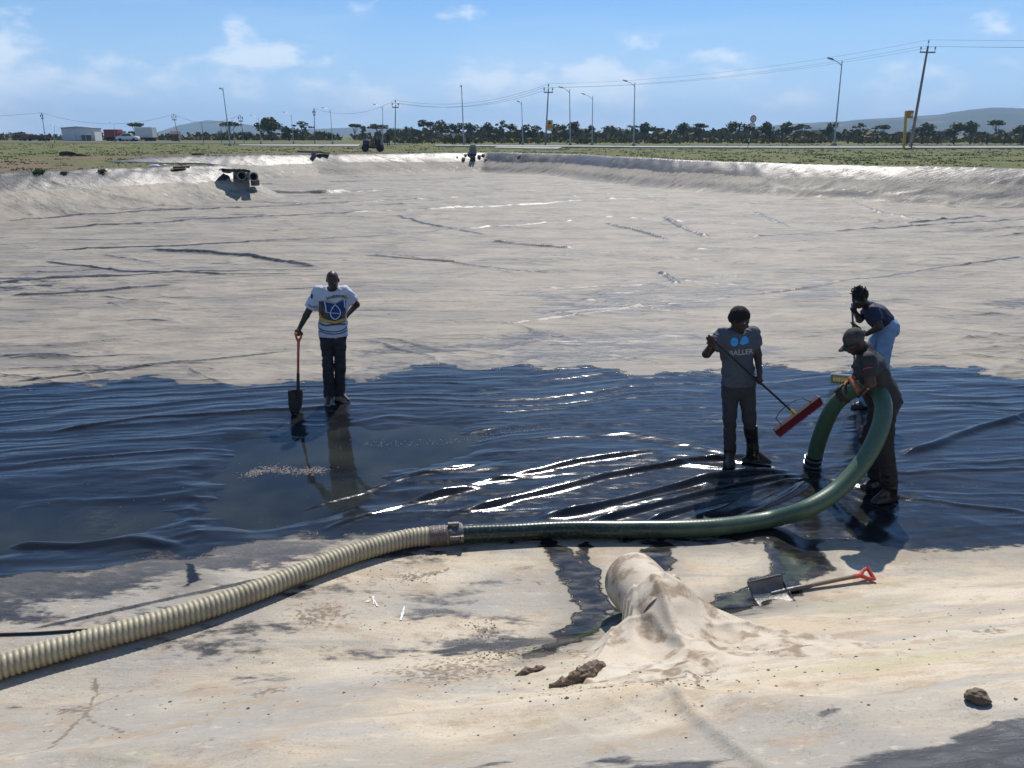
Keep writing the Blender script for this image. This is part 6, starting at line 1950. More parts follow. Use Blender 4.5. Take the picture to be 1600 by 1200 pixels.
# ---- man in the white printed jersey
def man_jersey():
    d = 9.72
    z0f = surf(at(514, 628).x, 9.6)
    P = {'head': J(519.7, 438, d - .07), 'neck': J(519.8, 452.5, d + .0), 'shL': J(497.5, 457.5, d), 'shR': J(541.5, 457.5, d + .02), 'elL': J(478.5, 493, d - .02), 'wrL': J(467.5, 514, d - .14),
         'elR': J(557, 476, d + .12), 'wrR': J(541, 494, d + .20), 'hipL': J(510.5, 528, d + .02), 'hipR': J(531, 528, d + .02), 'knL': J(512.5, 570, d - .04), 'knR': J(531.5, 571, d), 'anL': J(514, 614, d - .02), 'anR': J(530.5, 612, d + .05)}
    P = person_base(P); f = unit((0.05, -1, 0)); org = Vector((P['hp'][0], P['hp'][1], 0))
    root = empty('person', org); tag(root, 'man in a white printed jersey and dark trousers, head bowed, leaning on a shovel', 'person')
    for s in 'LR': P['an' + s][2] = max(P['an' + s][2], .085)
    toe = {'L': P['anL'] + np.array([.02, -.17, 0]), 'R': P['anR'] + np.array([.13, -.10, 0])}
    lo, hi = bounds(list(P.values()) + [toe['L'], toe['R']], .16); lo[2] = -.06
    F = Field(lo, hi, VX); torso(F, P, f)
    face = unit((.08, -1, -.42)); R = head(F, P, face, (0, -.25, 1))
    limb(F, P['shL'], P['elL'], P['wrL'], (.054, .042, .041, .027)); limb(F, P['shR'], P['elR'], P['wrR'], (.054, .042, .041, .027))
    g = P['wrL'] + np.array([-.01, -.035, -.055]); axs = unit((.9, -.35, 0)); grip_fingers(F, P['wrL'], g, axs, .016, (0, .1, 1), 1)
    open_hand(F, P['wrR'], unit((-1, .1, -.35)), (0, -1, 0), 1, .5)
    for s in 'LR': limb(F, P['hip' + s], P['kn' + s], P['an' + s], (.080, .056, .056, .036)); F.cone(P['an' + s], toe[s] * np.array([1, 1, 0]) + np.array([0, 0, .04]), .036, .028, .02)
    finish(F.mesh('body'), 'body', SKIN, root, org); eyes(root, P, R, org)
    # jersey
    up = unit(P['sh'] - P['hp']); S = Field(lo, hi, .0075); torso(S, P, f, .024, .05, .70, .012)
    S.cone(P['hp'] + up * .12, P['hp'] - up * .02, .158, .172, .05, (f, .74))
    S.plane(P['hp'] - np.array([0, 0, -.035]), (0, 0, -1))
    for s in 'LR':
        a, b = P['sh' + s], P['el' + s]; e = lerp(a, b, .66); dd = unit(b - a)
        S.cone(a - dd * .02, lerp(a, b, .95), .076, .080, .045, cut=[(e, dd)])
    S.ell(P['neck'] + np.array([0, -.02, .035]), (.075, .08, .07), None, .01, True)
    me = S.mesh('jersey', .017, 13, 3); bv = bvh_of(me)
    sh = finish(me, 'jersey', mat('white_jersey', (.58, .60, .66), .75, var=.06, scale=20), root, org)
    z7 = lambda pts: [(480 + a / 9.23, 410 + b / 9.23) for a, b in pts]
    navy = mat('jersey_navy', (.018, .045, .19), .7); gold = mat('jersey_gold', (.62, .36, .06), .7); dark = mat('jersey_charcoal', (.045, .048, .055), .7); tan = mat('jersey_tan', (.33, .25, .13), .7); wh = mat('jersey_white', (.62, .66, .72), .7)
    decal_poly(sh, bv, z7([(165, 550), (250, 560), (400, 600), (520, 540), (560, 560), (548, 860), (400, 900), (170, 850)]), dark, 'print_panel', org, .003)
    decal_poly(sh, bv, z7([(165, 690), (190, 720), (220, 795), (330, 835), (400, 845), (545, 795), (545, 850), (400, 885), (260, 865), (165, 845)]), gold, 'print_band', org, .004)
    decal_poly(sh, bv, z7([(205, 575), (300, 575), (400, 615), (480, 565), (570, 535), (550, 640), (520, 730), (470, 790), (400, 815), (330, 785), (270, 700), (230, 640)]), navy, 'print_shield', org, .0048)
    for x in (185, 200, 232, 252, 272, 292): decal_stroke(sh, bv, z7([(x, 600 + (x - 185) * .9), (x + 3, 790)]), .45, tan, 'print_pinstripe', org, .0052)
    for x in (500, 516, 532): decal_stroke(sh, bv, z7([(x, 720 - (x - 500)), (x, 790)]), .45, tan, 'print_pinstripe', org, .0052)
    for st, w in (([(405, 608), (450, 655), (478, 720), (455, 785), (405, 818), (355, 790), (335, 735), (355, 670), (405, 608)], 1.5), ([(265, 712), (370, 728), (480, 735)], 1.2), ([(252, 565), (268, 640), (275, 712)], 1.7), ([(525, 530), (535, 590), (540, 650)], 1.7)):
        decal_stroke(sh, bv, z7(st), w, wh, 'print_line', org, .0062)
    decal_stroke(sh, bv, z7([(175, 558), (300, 556), (400, 592), (500, 540), (590, 508)]), 1.2, tan, 'print_edge', org, .0062)
    decal_stroke(sh, bv, z7([(168, 868), (270, 905), (400, 890), (548, 888)]), 2.0, navy, 'print_stripe', org, .0052)
    decal_stroke(sh, bv, z7([(175, 895), (290, 920), (400, 905), (545, 905)]), .8, tan, 'print_stripe', org, .0062)
    decal_stroke(sh, bv, z7([(150, 935), (250, 985), (380, 1002), (500, 980), (575, 925)]), 1.6, navy, 'hem_stripe', org, .004)
    decal_stroke(sh, bv, z7([(165, 985), (270, 1020), (380, 1035), (500, 1015), (570, 975)]), 1.6, navy, 'hem_stripe', org, .004)
    decal_stroke(sh, bv, z7([(20, 605), (60, 640), (150, 640)]), 1.5, navy, 'cuff_stripe', org, .004)
    decal_poly(sh, bv, z7([(68 + 21 * math.cos(t), 488 + 42 * math.sin(t)) for t in np.linspace(0, 6.28, 20)[:-1]]), mat('badge_navy', (.04, .06, .12), .7), 'sleeve_badge', org, .004)
    def place(x, y): 
        a = x * .62; return (480 + 420 / 9.23 + x, 410 + 508 / 9.23 + .012 * x * x - y - .10 * x)
    decal_text(sh, bv, 'WARRIORS', gold, 'lettering_edge', org, lambda x, y: (place(x, y)[0] + .35, place(x, y)[1] + .3), 6.3, .0060)
    decal_text(sh, bv, 'WARRIORS', mat('letter_dark', (.03, .03, .04), .7), 'lettering', org, place, 6.3, .0072)
    # trousers
    T = Field(lo, hi, .0075); upc = [(P['hp'] + np.array([0, 0, .10]), (0, 0, 1))]
    T.cone(P['hp'] + np.array([0, 0, .08]), P['hp'], .140, .150, .04, (f, .72), cut=upc)
    for s in 'LR':
        an = P['an' + s]; c = [(an + np.array([0, 0, -.055]), (0, 0, -1))]
        T.cone(P['hip' + s] + np.array([0, 0, .03]), P['kn' + s], .092, .066, .018, (f, .95)); T.cone(P['kn' + s], an + np.array([0, 0, -.1]), .066, .070, .03, cut=c)
    finish(T.mesh('trousers', .016, 8, 7, (1, 1, 1.6)), 'trousers', mat('charcoal_trousers', (.028, .029, .033), .8, var=.3, scale=9), root, org)
    for s in 'LR':
        B = Field(*bounds([P['an' + s], toe[s]], .13), .006); B.lo[2] = max(B.lo[2], -.04); foot_prims(B, P['an' + s] + np.array([0, 0, -.01]), toe[s], .06, grow=.006, z0=z0f)
        sb = finish(B.mesh('shoe'), 'shoe', mat('pale_boot', (.34, .28, .20), .75, var=.4, scale=20), root, org)
    return P, g, axs


P1, G1, A1 = man_jersey()
_tip = surf_hit(463, 646); _tip.z = max(_tip.z, -.03)
_gr = Vector(G1); _L = (_gr - _tip).length
shovel('shovel', 'orange shafted shovel standing upright under the hand of the jersey man', (M_blade_b, M_orange, M_orange2), frame(_gr - _tip, (.80, -.6, 0), _tip), _L, True)


# ---- man in the grey t-shirt with the red push broom
def man_grey():
    d = 7.72
    P = {'head': J(1156.5, 499, d - .04), 'neck': J(1152, 519, d + .01), 'shL': J(1127, 525, d - .02), 'shR': J(1176, 523, d + .04), 'elL': J(1104, 553, d - .06), 'wrL': J(1111.5, 539, d - .24),
         'elR': J(1183.5, 554, d + .02), 'wrR': J(1187, 581, d - .10), 'hipL': J(1141, 603, d), 'hipR': J(1166, 603, d + .02), 'knL': J(1140, 652, d - .02), 'knR': J(1170.5, 652, d - .03), 'anL': J(1140.5, 704, d + .02), 'anR': J(1176, 703, d - .02)}
    P = person_base(P); f = unit((.20, -1, 0)); org = Vector((P['hp'][0], P['hp'][1], 0)); z0 = surf(P['anR'][0], P['anR'][1]) - .005
    root = empty('person', org); tag(root, 'man in a grey t-shirt and rubber boots holding a red push broom', 'person')
    for s in 'LR': P['an' + s][2] = max(P['an' + s][2], z0 + .085)
    toe = {'L': P['anL'] + np.array([-.03, -.17, 0]), 'R': P['anR'] + np.array([.175, -.05, 0])}
    lo, hi = bounds(list(P.values()) + [toe['L'], toe['R']], .17); lo[2] = -.06
    F = Field(lo, hi, VX); torso(F, P, f); face = unit((.62, -.70, -.30)); R = head(F, P, face, (.1, -.1, 1))
    limb(F, P['shL'], P['elL'], P['wrL'], (.056, .045, .043, .029)); limb(F, P['shR'], P['elR'], P['wrR'], (.056, .045, .043, .029))
    # broom handle line
    A = J(1109, 526, d - .28); B = J(1240, 645, d - .06); ax = unit(B - A); h1 = A + ax * .035; t2 = np.dot(P['wrR'] - A, ax); h2 = A + ax * (t2 + .035)
    grip_fingers(F, P['wrL'], h1, ax, .013, P['wrL'] - h1 + np.array([-.02, .03, -.02]), -1)
    grip_fingers(F, P['wrR'], h2, -ax, .013, P['wrR'] - h2 + np.array([0, .03, .02]), 1)
    for s in 'LR': limb(F, P['hip' + s], P['kn' + s], P['an' + s], (.082, .058, .058, .038)); F.cone(P['an' + s], toe[s] * np.array([1, 1, 0]) + np.array([0, 0, z0 + .04]), .036, .028, .02)
    finish(F.mesh('body'), 'body', SKIN, root, org); eyes(root, P, R, org)
    # hair
    side, fc, up = R; H = Field(*bounds([P['head']], .19), .006); c = P['head'] + up * .036 - fc * .020
    H.ell(c, (.094, .106, .096), R, .02); H.ell(c - up * .05 - fc * .035, (.083, .075, .06), R, .02); H.ell(P['head'] + fc * .085 - up * .045, (.085, .075, .085), R, .012, True)
    finish(H.mesh('hair', .007, 60, 5), 'hair', mat('black_hair', (.010, .009, .008), .85, var=.3, scale=80, bump=.8, bscale=160), root, org)
    # t-shirt
    S = Field(lo, hi, .0075); torso(S, P, f, .022, .05, .70, .006); upv = unit(P['sh'] - P['hp'])
    S.cone(P['hp'] + upv * .14, P['hp'] + upv * .0, .150, .160, .05, (f, .74)); S.plane(P['hp'] + np.array([0, 0, .015]), (0, 0, -1))
    for s, t in (('L', .62), ('R', .58)):
        a, b = P['sh' + s], P['el' + s]; dd = unit(b - a); S.cone(a - dd * .02, lerp(a, b, .9), .074, .076, .045, cut=[(lerp(a, b, t), dd)])
    S.ell(P['neck'] + np.array([.01, -.02, .04]), (.072, .075, .065), None, .01, True)
    me = S.mesh('tshirt', .017, 13, 13); bv = bvh_of(me); sh = finish(me, 'tshirt', mat('grey_tshirt', (.085, .098, .115), .8, var=.15, scale=25), root, org)
    z2 = lambda pts: [(1060 + a / 4, 440 + b / 4) for a, b in pts]; blue = mat('print_blue', (.05, .36, .72), .6); lg = mat('print_grey', (.40, .44, .48), .7)
    decal_poly(sh, bv, z2([(350 + 25 * math.cos(t), 377 + 28 * math.sin(t)) for t in np.linspace(0, 6.28, 28)[:-1]]), blue, 'print_disc', org, .004, .3)
    decal_poly(sh, bv, z2([(382, 390), (390, 362), (405, 342), (420, 338), (435, 355), (440, 375), (430, 388), (400, 396)]), blue, 'print_leaf', org, .004, .3)
    decal_stroke(sh, bv, z2([(374, 352), (376, 400)]), 1.0, mat('print_dark', (.04, .05, .06), .7), 'print_line', org, .005)  # dark line of the shirt print
    decal_stroke(sh, bv, z2([(330, 372), (350, 378), (366, 374)]), .5, mat('print_dark', (.04, .05, .06), .7), 'print_line', org, .005)
    decal_text(sh, bv, 'BALLER', lg, 'lettering', org, lambda x, y: (1060 + 391 / 4 + x * .98, 440 + 456 / 4 - y - .10 * x), 11.5, .005)
    # trousers tucked into rubber boots
    T = Field(lo, hi, .0075); T.cone(P['hp'] + np.array([0, 0, .06]), P['hp'], .134, .148, .04, (f, .72), cut=[(P['hp'] + np.array([0, 0, .09]), (0, 0, 1))])
    for s in 'LR': T.cone(P['hip' + s] + np.array([0, 0, .03]), P['kn' + s], .098, .070, .03); T.cone(P['kn' + s], lerp(P['kn' + s], P['an' + s], .9), .069, .058 if s == 'R' else .062, .02)
    finish(T.mesh('trousers', .012, 11, 17, (1, 1, 1.5)), 'trousers', mat('grey_jeans', (.030, .032, .036), .8, second=(.05, .052, .055), scale=8), root, org)
    rub = mat('wet_rubber_boot', (.012, .012, .013), .28, var=.3, scale=12)
    for s in 'LR':
        B_ = Field(*bounds([P['an' + s], toe[s], lerp(P['kn' + s], P['an' + s], .15)], .13), .0065); foot_prims(B_, P['an' + s], toe[s], .055, grow=.012, z0=z0 - .01)
        tp = lerp(P['kn' + s], P['an' + s], .26 if s == 'R' else .80); dd = unit(P['kn' + s] - P['an' + s])
        B_.cone(P['an' + s] + np.array([0, 0, .03]), tp + dd * .1, .058, .082 if s == 'R' else .066, .03, cut=[(tp, dd)])
        finish(B_.mesh('rubber_boot', .006, 12, 19), 'rubber_boot', rub, root, org)
    # the broom is a thing of its own
    A = Vector(A); B = Vector(B); axv = Vector(ax); br = empty('push_broom', B); tag(br, 'push broom with wide red bristle head and black handle, held aloft', 'broom')
    blk = mat('black_handle', (.014, .014, .015), .35)
    MB().tube([A - B - axv * .02, (A - B) * .5, -axv * .03], [.0125, .0125, .0125], 12).build('handle', blk, br, True)
    MB().tube([-axv * .06, axv * .02], [.017, .020], 12).build('ferrule', mat('yellow_ferrule', (.60, .40, .05), .5), br, True)
    e0 = Vector(J(1213, 676, d - .02)); e1 = Vector(J(1281, 624, d + .06)); xh = (e1 - e0).normalized(); L = (e1 - e0).length * 1.03; ctr = (e0 + e1) / 2 - B
    zh = axv - xh * axv.dot(xh); zh.normalize(); yh = zh.cross(xh); Rm = Matrix((xh, yh, zh)).transposed()
    MB().box(ctr + zh * -.03, (L, .065, .032), Rm).build('block', mat('dark_red_block', (.055, .012, .014), .5), br, bevel=.006)
    rr = random.Random(3); hb = MB(); nb = 96
    for i in range(nb):
        for j in range(5):
            c = ctr + xh * ((i + .5) / nb - .5) * L * .985 + yh * (j - 2) * .013 + zh * -.014; e = c + zh * rr.uniform(.062, .074) + xh * rr.uniform(-.005, .005) + yh * ((j - 2) * .004 + rr.uniform(-.004, .004))
            hb.tube([c, e], [.0042, .0034], 4)
    hb.build('bristles', mat('red_bristle', (.34, .018, .035), .55, second=(.22, .012, .025), scale=60), br)
    for s in (-1, 1):
        q = ctr + xh * s * L * .33 - zh * .045; p0 = -axv * .13
        MB().tube([p0, p0 + xh * s * L * .16 + yh * 0 + axv * .01, p0 + xh * s * L * .29 + axv * .05, q], [.005, .005, .005, .005], 7).build('brace', blk, br, True)


man_grey()


# ---- man in cap with the hose
def man_cap():
    d = 6.98
    P = {'head': J(1335, 534, d - .02), 'neck': J(1352, 547, d), 'shL': J(1356.5, 566, d - .20), 'shR': J(1352, 556, d + .17), 'elL': J(1360.5, 600, d - .26), 'wrL': J(1347, 615, d - .08), 'elR': J(1338, 590, d + .24), 'wrR': J(1331, 601, d + .20),
         'hipL': J(1384, 633, d - .10), 'hipR': J(1382, 629, d + .10), 'knL': J(1382, 695, d - .13), 'knR': J(1357, 688, d + .10), 'anL': J(1391, 762, d - .16), 'anR': J(1371, 752, d + .16)}
    P = person_base(P); f = unit((-.93, -.12, -.33)); org = Vector((P['hp'][0], P['hp'][1], 0)); z0 = -.02
    root = empty('person', org); tag(root, 'stooping man in a dark cap and black polo shirt holding up the green hose', 'person')
    for s in 'LR': P['an' + s][2] = max(P['an' + s][2], .07)
    toe = {'L': P['anL'] + np.array([-.16, -.06, 0]), 'R': P['anR'] + np.array([-.16, -.07, 0])}
    lo, hi = bounds(list(P.values()) + [toe['L'], toe['R']], .18); lo[2] = -.06
    F = Field(lo, hi, VX); torso(F, P, f); face = unit((-.86, -.18, -.52)); R = head(F, P, face, (-.4, 0, 1))
    limb(F, P['shL'], P['elL'], P['wrL'], (.056, .045, .043, .029)); limb(F, P['shR'], P['elR'], P['wrR'], (.056, .045, .043, .029))
    for s in 'LR': limb(F, P['hip' + s], P['kn' + s], P['an' + s], (.084, .058, .058, .038)); F.cone(P['an' + s], toe[s] * np.array([1, 1, 0]) + np.array([0, 0, .03]), .036, .028, .02)
    # hands over the hose
    def near(px, py):
        best = min(range(len(GREEN_PATH)), key=lambda i: 1e9 if GREEN_PATH[i].z < .5 else (Vector(J(px, py, GREEN_PATH[i].y)) - GREEN_PATH[i]).length); t = (GREEN_PATH[best + 2] - GREEN_PATH[best - 2]).normalized(); return np.array(GREEN_PATH[best][:]), np.array(t[:])
    hands = []
    for wr, px, py, sd in (('wrL', 1338, 610, 1), ('wrR', 1322, 618, -1)):
        c, t = near(px, py); hands.append((c, t, wr, sd))
        grip_fingers(F, P[wr], c, t, .081, np.array([.25, -.5 * sd, .9]), 1 if sd > 0 else -1)
    finish(F.mesh('body'), 'body', SKIN, root, org); eyes(root, P, R, org)
    # gloves
    for (c, t, wr, sd), nm, m in zip(hands, ('glove', 'glove'), (mat('orange_glove', (.55, .17, .05), .75, second=(.30, .10, .05), scale=30), mat('black_glove', (.014, .014, .014), .7))):
        G = Field(*bounds([c, P[wr]], .16), .006); pd = unit(np.array([.25, -.5 * sd, .9])); ax = unit(t); pd = unit(pd - ax * np.dot(pd, ax)); td = np.cross(ax, pd) * (1 if sd > 0 else -1)
        pc = c + pd * .097; dd = unit(P[wr] - pc)
        G.cone(pc, P[wr] + dd * .06, .034, .040, .02, cut=[(P[wr] - dd * .015, dd)]); G.cone(pc - ax * .032, pc + ax * .032, .026, .026, .012)
        for i in range(4):
            o = ax * (-.034 + .0225 * i); pts = [c + o + (pd * math.cos(math.radians(a)) + td * math.sin(math.radians(a))) * .094 for a in (10, 35, 60, 82 - abs(i - 1.4) * 5)]
            for p, q in zip(pts, pts[1:]): G.cone(p, q, .0135, .0125, .004)
        pts = [c + ax * .045 + (pd * math.cos(math.radians(a)) + td * math.sin(math.radians(a))) * .095 for a in (5, -25, -48)]
        for p, q in zip(pts, pts[1:]): G.cone(p, q, .015, .013, .005)
        o = finish(G.mesh('glove', .003, 30, 23), 'glove', m, root, org); o['label'] = 'orange work glove' if sd > 0 else 'black work glove'
    # polo shirt
    S = Field(lo, hi, .0075); torso(S, P, f, .024, .05, .74, .012); upv = unit(P['sh'] - P['hp'])
    S.cone(P['hp'] + upv * .14, P['hp'] - upv * .02, .150, .152, .05, (f, .80)); S.plane(P['hp'] + upv * .0 + np.array([0, 0, .0]), tuple(-upv))
    for s in 'LR':
        a, b = P['sh' + s], P['el' + s]; dd = unit(b - a); S.cone(a - dd * .02, lerp(a, b, .95), .076, .074, .045, cut=[(lerp(a, b, .62), dd)])
    S.cone(P['neck'], lerp(P['neck'], P['head'], .34), .068, .066, .01)           # collar
    S.ell(lerp(P['neck'], P['head'], .62) + np.array([-.01, 0, -.0]), (.07, .066, .055), None, .008, True)
    me = S.mesh('polo_shirt', .017, 13, 27); bv = bvh_of(me); sh = finish(me, 'polo_shirt', mat('black_polo', (.024, .024, .027), .78, var=.2, scale=20), root, org)
    red = mat('polo_trim', (.48, .07, .06), .7); z3 = lambda pts: [(1240 + a / 3.245, 430 + b / 3.245) for a, b in pts]
    decal_stroke(sh, bv, [tuple(q) for q in z3([(352, 478), (375, 470), (398, 468)])], 1.1, red, 'cuff_trim', org, .004)
    decal_stroke(sh, bv, [tuple(q) for q in z3([(338, 372), (352, 358), (368, 345)])], 1.1, red, 'collar_trim', org, .004)
    T = Field(lo, hi, .0075); T.cone(P['hp'] + upv * .07, P['hp'], .138, .152, .04, (f, .78), cut=[(P['hp'] + upv * .10, upv)])
    for s in 'LR': T.cone(P['hip' + s] + upv * .03, P['kn' + s], .104, .080, .03); T.cone(P['kn' + s], lerp(P['kn' + s], P['an' + s], .85), .079, .076, .02)
    finish(T.mesh('trousers', .016, 9, 29, (1, 1, 1.4)), 'trousers', mat('black_trousers', (.016, .016, .018), .75, var=.3, scale=9), root, org)
    for s in 'LR':
        B_ = Field(*bounds([P['an' + s], toe[s], lerp(P['kn' + s], P['an' + s], .4)], .13), .0065); foot_prims(B_, P['an' + s], toe[s], .06, grow=.014, z0=z0)
        tp = lerp(P['kn' + s], P['an' + s], .60); dd = unit(P['kn' + s] - P['an' + s]); B_.cone(P['an' + s] + np.array([0, 0, .03]), tp + dd * .1, .062, .090, .03, cut=[(tp, dd)])
        finish(B_.mesh('boot', .010, 12, 31), 'boot', mat('wet_black_boot', (.012, .011, .010), .35, var=.4, scale=14), root, org)
    # cap
    side, fc, up = R; C = Field(*bounds([P['head']], .24), .006); c = P['head'] + up * .035 - fc * .012
    C.ell(c, (.086, .106, .098), R, .01); C.plane(P['head'] + up * .018, tuple(-up)); me = C.mesh('cap', .003, 20, 33)
    cap = finish(me, 'cap', mat('camo_cap', (.060, .058, .050), .85, second=(.025, .024, .022), scale=26), root, org)
    V = []; n = 16
    for j in range(5):
        for i in range(n):
            a = math.radians(-72 + 144 * i / (n - 1)); r_ = .088 + .078 * (j / 4) * max(0.05, math.cos(a)) ** .6
            p = c - up * .012 + side * math.sin(a) * (.082 + .006 * j / 4) + fc * (math.cos(a) * r_ * 1.12) - up * (.020 * (j / 4) + .018 * math.sin(a) ** 2); V.append(p - np.array(org[:]))
    o = link('brim', np_mesh('brim', np.array(V), grid_faces(5, n)), mat('cap_brim', (.035, .034, .031), .85), cap, True); md = o.modifiers.new('t', 'SOLIDIFY'); md.thickness = .005


man_cap()


# ---- bending man in pale jeans
def man_bend():
    d = 9.35
    P = {'head': J(1343.5, 466, d - .05), 'neck': J(1356.5, 479, d - .01), 'shL': J(1365, 487.5, d - .17), 'shR': J(1360, 483, d + .17), 'elL': J(1374, 511, d - .24), 'wrL': J(1354, 522, d - .10), 'elR': J(1343, 499, d + .22), 'wrR': J(1335.5, 487, d + .02),
         'hipL': J(1389, 512, d - .09), 'hipR': J(1386, 510, d + .09), 'knL': J(1379, 564, d - .12), 'knR': J(1355, 558, d + .12), 'anL': J(1384, 628, d - .10), 'anR': J(1352, 628, d + .16)}
    P = person_base(P); f = unit((-.78, -.15, -.60)); org = Vector((P['hp'][0], P['hp'][1], 0)); z0 = 0.0
    root = empty('person', org); tag(root, 'bending man with short dreadlocks, navy top and pale jeans behind the capped man', 'person')
    for s in 'LR': P['an' + s][2] = .09
    toe = {s: P['an' + s] + np.array([-.17, -.05, 0]) for s in 'LR'}
    lo, hi = bounds(list(P.values()) + [toe['L'], toe['R']], .17); lo[2] = -.06
    F = Field(lo, hi, VX); torso(F, P, f); face = unit((-.85, -.20, -.48)); R = head(F, P, face, (-.3, 0, 1))
    limb(F, P['shL'], P['elL'], P['wrL'], (.056, .046, .043, .029)); limb(F, P['shR'], P['elR'], P['wrR'], (.056, .046, .043, .029))
    A = J(1331.5, 479, d - .05); B = J(1335.5, 578, 10.35); ax = unit(B - A); h1 = A + ax * .05; grip_fingers(F, P['wrR'], h1, ax, .012, P['wrR'] - h1 + np.array([.05, .02, .0]), 1)
    h2 = A + ax * .42; grip_fingers(F, P['wrL'], h2, -ax, .012, P['wrL'] - h2, 1)
    for s in 'LR': limb(F, P['hip' + s], P['kn' + s], P['an' + s], (.084, .058, .058, .038)); F.cone(P['an' + s], toe[s] * np.array([1, 1, 0]) + np.array([0, 0, .04]), .036, .028, .02)
    finish(F.mesh('body'), 'body', SKIN, root, org); eyes(root, P, R, org)
    side, fc, up = R; c = P['head'] + up * .03 - fc * .018; rr = random.Random(8); hair = mat('black_hair', (.010, .009, .008), .85)
    H = Field(*bounds([P['head']], .20), .006); H.ell(c, (.084, .100, .090), R, .02); H.ell(P['head'] + fc * .085 - up * .045, (.085, .075, .085), R, .012, True)
    hm = finish(H.mesh('hair', .006, 50, 35), 'hair', hair, root, org)
    locks = MB()
    for i in range(60):
        a = rr.uniform(0, 6.28); e = rr.uniform(.0, 1.45); dv = side * math.cos(a) * math.cos(e) + fc * (math.sin(a) * math.cos(e)) + up * math.sin(e)
        if np.dot(dv, fc) > .55 and e < .6: continue
        p = c + dv * .082; q = p + dv * .015 + np.array([rr.uniform(-.012, .012), rr.uniform(-.012, .012), .012]); w = q + dv * .010 + np.array([rr.uniform(-.025, .025), rr.uniform(-.02, .02), -.012 + rr.uniform(-.01, .03)])
        locks.tube([p - np.array(org[:]), q - np.array(org[:]), w - np.array(org[:])], [.009, .0085, .005], 6)
    locks.build('dreadlocks', hair, hm, True)
    S = Field(lo, hi, .0075); torso(S, P, f, .020, .05, .74); upv = unit(P['sh'] - P['hp']); S.plane(P['hp'] + upv * .085, tuple(-upv))
    for s in 'LR':
        a, b = P['sh' + s], P['el' + s]; dd = unit(b - a); S.cone(a - dd * .02, lerp(a, b, .95), .072, .068, .045, cut=[(lerp(a, b, .60), dd)])
    S.ell(P['neck'] + np.array([-.02, 0, .03]), (.07, .07, .06), None, .01, True)
    finish(S.mesh('top', .010, 10, 37), 'top', mat('navy_top', (.016, .020, .055), .75, var=.2, scale=15), root, org)
    T = Field(lo, hi, .0075); T.cone(P['hp'] + upv * .10, P['hp'], .136, .152, .04, (f, .80), cut=[(P['hp'] + upv * .10, upv)])
    for s in 'LR':
        cu = [(P['an' + s] + np.array([0, 0, -.05]), (0, 0, -1))]; T.cone(P['hip' + s] + upv * .02, P['kn' + s], .104, .078, .03); T.cone(P['kn' + s], P['an' + s] + np.array([0, 0, -.08]), .077, .072, .02, cut=cu)
    finish(T.mesh('jeans', .014, 9, 39, (1, 1, 1.4)), 'jeans', mat('pale_jeans', (.26, .40, .56), .85, second=(.18, .29, .45), scale=7), root, org)
    Bt = Field(lo, hi, .0075); Bt.cone(P['hp'] + upv * .055, P['hp'] + upv * .10, .146, .146, .01, (f, .80), cut=[(P['hp'] + upv * .098, upv), (P['hp'] + upv * .062, -upv)]); finish(Bt.mesh('belt'), 'belt', mat('black_belt', (.012, .011, .010), .5), root, org)
    for s in 'LR':
        B_ = Field(*bounds([P['an' + s], toe[s]], .12), .0065); foot_prims(B_, P['an' + s] + np.array([0, 0, -.01]), toe[s], .06, grow=.008, z0=-.005); finish(B_.mesh('shoe'), 'shoe', mat('dark_shoe', (.02, .02, .02), .6), root, org)
    # his broom: blue handle, white block, yellow bristles
    A = Vector(A); Bv = Vector(B); hd = Vector(atd(1322, 588, 10.45)); br = empty('scrub_broom', Bv); tag(br, 'broom with blue handle, white block and yellow bristles', 'broom')
    MB().tube([A - Bv - Vector(ax) * .06, (A - Bv) * .5, Vector((0, 0, 0))], [.0125] * 3, 10).build('handle', mat('blue_handle', (.09, .25, .50), .4), br, True)
    MB().tube([Vector((0, 0, .07)), Vector((0, 0, -.03))], [.02, .045], 12).build('socket', M_white, br, True)
    L = .46; xa = Vector((1, .1, -.12)).normalized(); za = Vector((.1, .75, .8)).normalized(); za = (za - xa * za.dot(xa)).normalized(); Rm = Matrix((xa, za.cross(xa), za)).transposed(); cc = hd - Bv
    MB().box(cc + za * .0, (L, .075, .034), Rm).build('block', mat('broom_white', (.66, .66, .62), .5), br, bevel=.008)
    hb = MB()
    for i in range(30):
        for j in range(4):
            p = cc + xa * ((i + .5) / 30 - .5) * L * .97 + za.cross(xa) * (j - 1.5) * .018 - za * .016; hb.tube([p, p - za * rr.uniform(.095, .11) + xa * ((i - 15) * .0008 + rr.uniform(-.004, .004)) + za.cross(xa) * (j - 1.5) * .008], [.0062, .0052], 5)
    hb.build('bristles', mat('yellow_bristle', (.62, .45, .12), .6, second=(.42, .30, .09), scale=50), br)


man_bend()


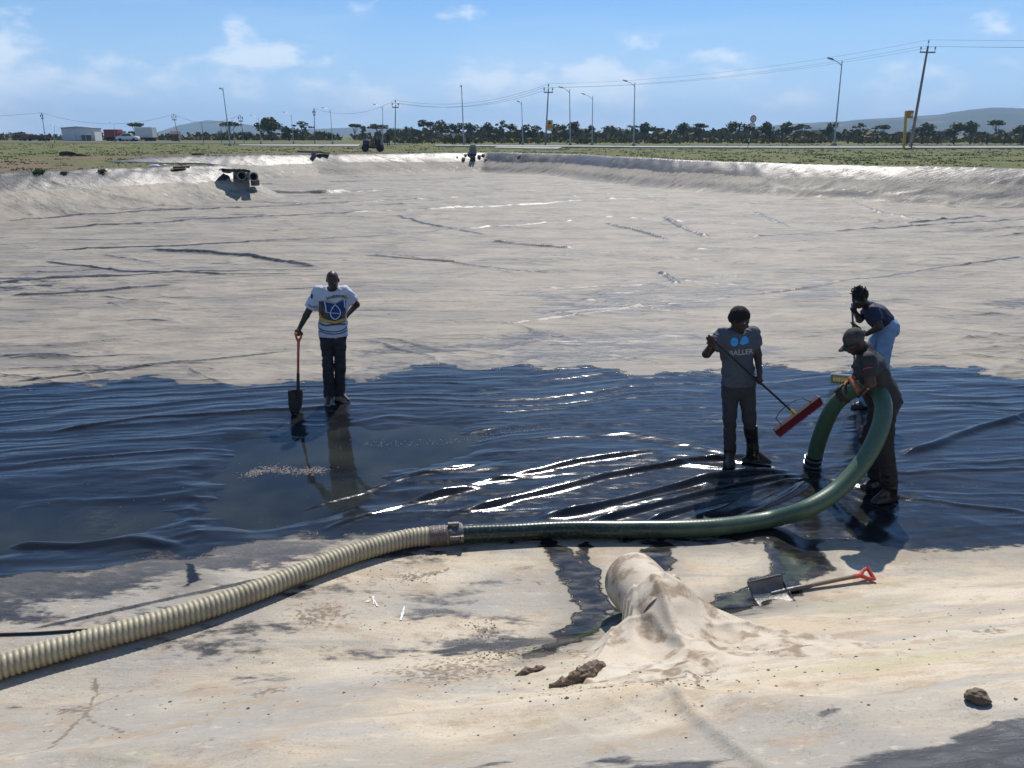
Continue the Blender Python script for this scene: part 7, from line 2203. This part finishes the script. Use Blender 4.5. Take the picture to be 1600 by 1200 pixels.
# ---- small figures far away on the plain
def far_person(px, base, shirt, legs, label, lean=0.0):
    p = gpos(px, base); org = Vector((p.x, p.y, gz(p.x, p.y))); root = empty('person', org); tag(root, label, 'person')
    o = np.array(org[:]); q = lambda x, y, z: o + np.array([x, y, z])
    P = {'head': q(lean * .3, 0, 1.62), 'neck': q(lean * .2, 0, 1.47), 'shL': q(-.19 + lean * .2, 0, 1.40), 'shR': q(.19 + lean * .2, 0, 1.40), 'elL': q(-.26, .02, 1.14), 'wrL': q(-.25, -.10, .92), 'elR': q(.27, .02, 1.14), 'wrR': q(.24, -.12, .94),
         'hipL': q(-.10, 0, .92), 'hipR': q(.10, 0, .92), 'knL': q(-.12, -.05, .50), 'knR': q(.12, .02, .50), 'anL': q(-.12, -.02, .09), 'anR': q(.13, .08, .09)}
    person_base(P); f = unit((.1, -1, 0)); toe = {'L': P['anL'] + np.array([-.02, -.17, 0]), 'R': P['anR'] + np.array([.02, -.17, 0])}
    lo, hi = bounds(list(P.values()) + list(toe.values()), .15); F = Field(lo, hi, .020); torso(F, P, f); head(F, P, (0, -1, -.1), (0, 0, 1))
    for s in 'LR':
        limb(F, P['sh' + s], P['el' + s], P['wr' + s], (.054, .042, .041, .028)); open_hand(F, P['wr' + s], (0, -.2, -1), (0, -1, 0)); limb(F, P['hip' + s], P['kn' + s], P['an' + s], (.08, .056, .056, .036)); foot_prims(F, P['an' + s], toe[s], z0=o[2])
    finish(F.mesh('body'), 'body', SKIN, root, org)
    S = Field(lo, hi, .020); torso(S, P, f, .022, .05, .7)
    for s in 'LR': S.cone(P['sh' + s], lerp(P['sh' + s], P['el' + s], .6), .072, .070, .04)
    finish(S.mesh('shirt'), 'shirt', mat('far_shirt_%d' % px, shirt, .8), root, org)
    T = Field(lo, hi, .020); T.cone(P['hp'] + np.array([0, 0, .05]), P['hp'], .15, .155, .04, (f, .75))
    for s in 'LR': T.cone(P['hip' + s], P['kn' + s], .10, .076, .03); T.cone(P['kn' + s], P['an' + s], .074, .07, .02)
    finish(T.mesh('trousers'), 'trousers', mat('far_trousers', legs, .8), root, org)


far_person(709, 226, (.50, .46, .42), (.03, .03, .035), 'distant person in a pale shirt left of the end-on street lamp')
far_person(731, 225.5, (.10, .11, .10), (.22, .21, .20), 'distant person in a dark shirt right of the end-on street lamp')
far_person(607, 227.5, (.02, .02, .025), (.02, .02, .02), 'distant person in black between the tractor and the crossarm pole')
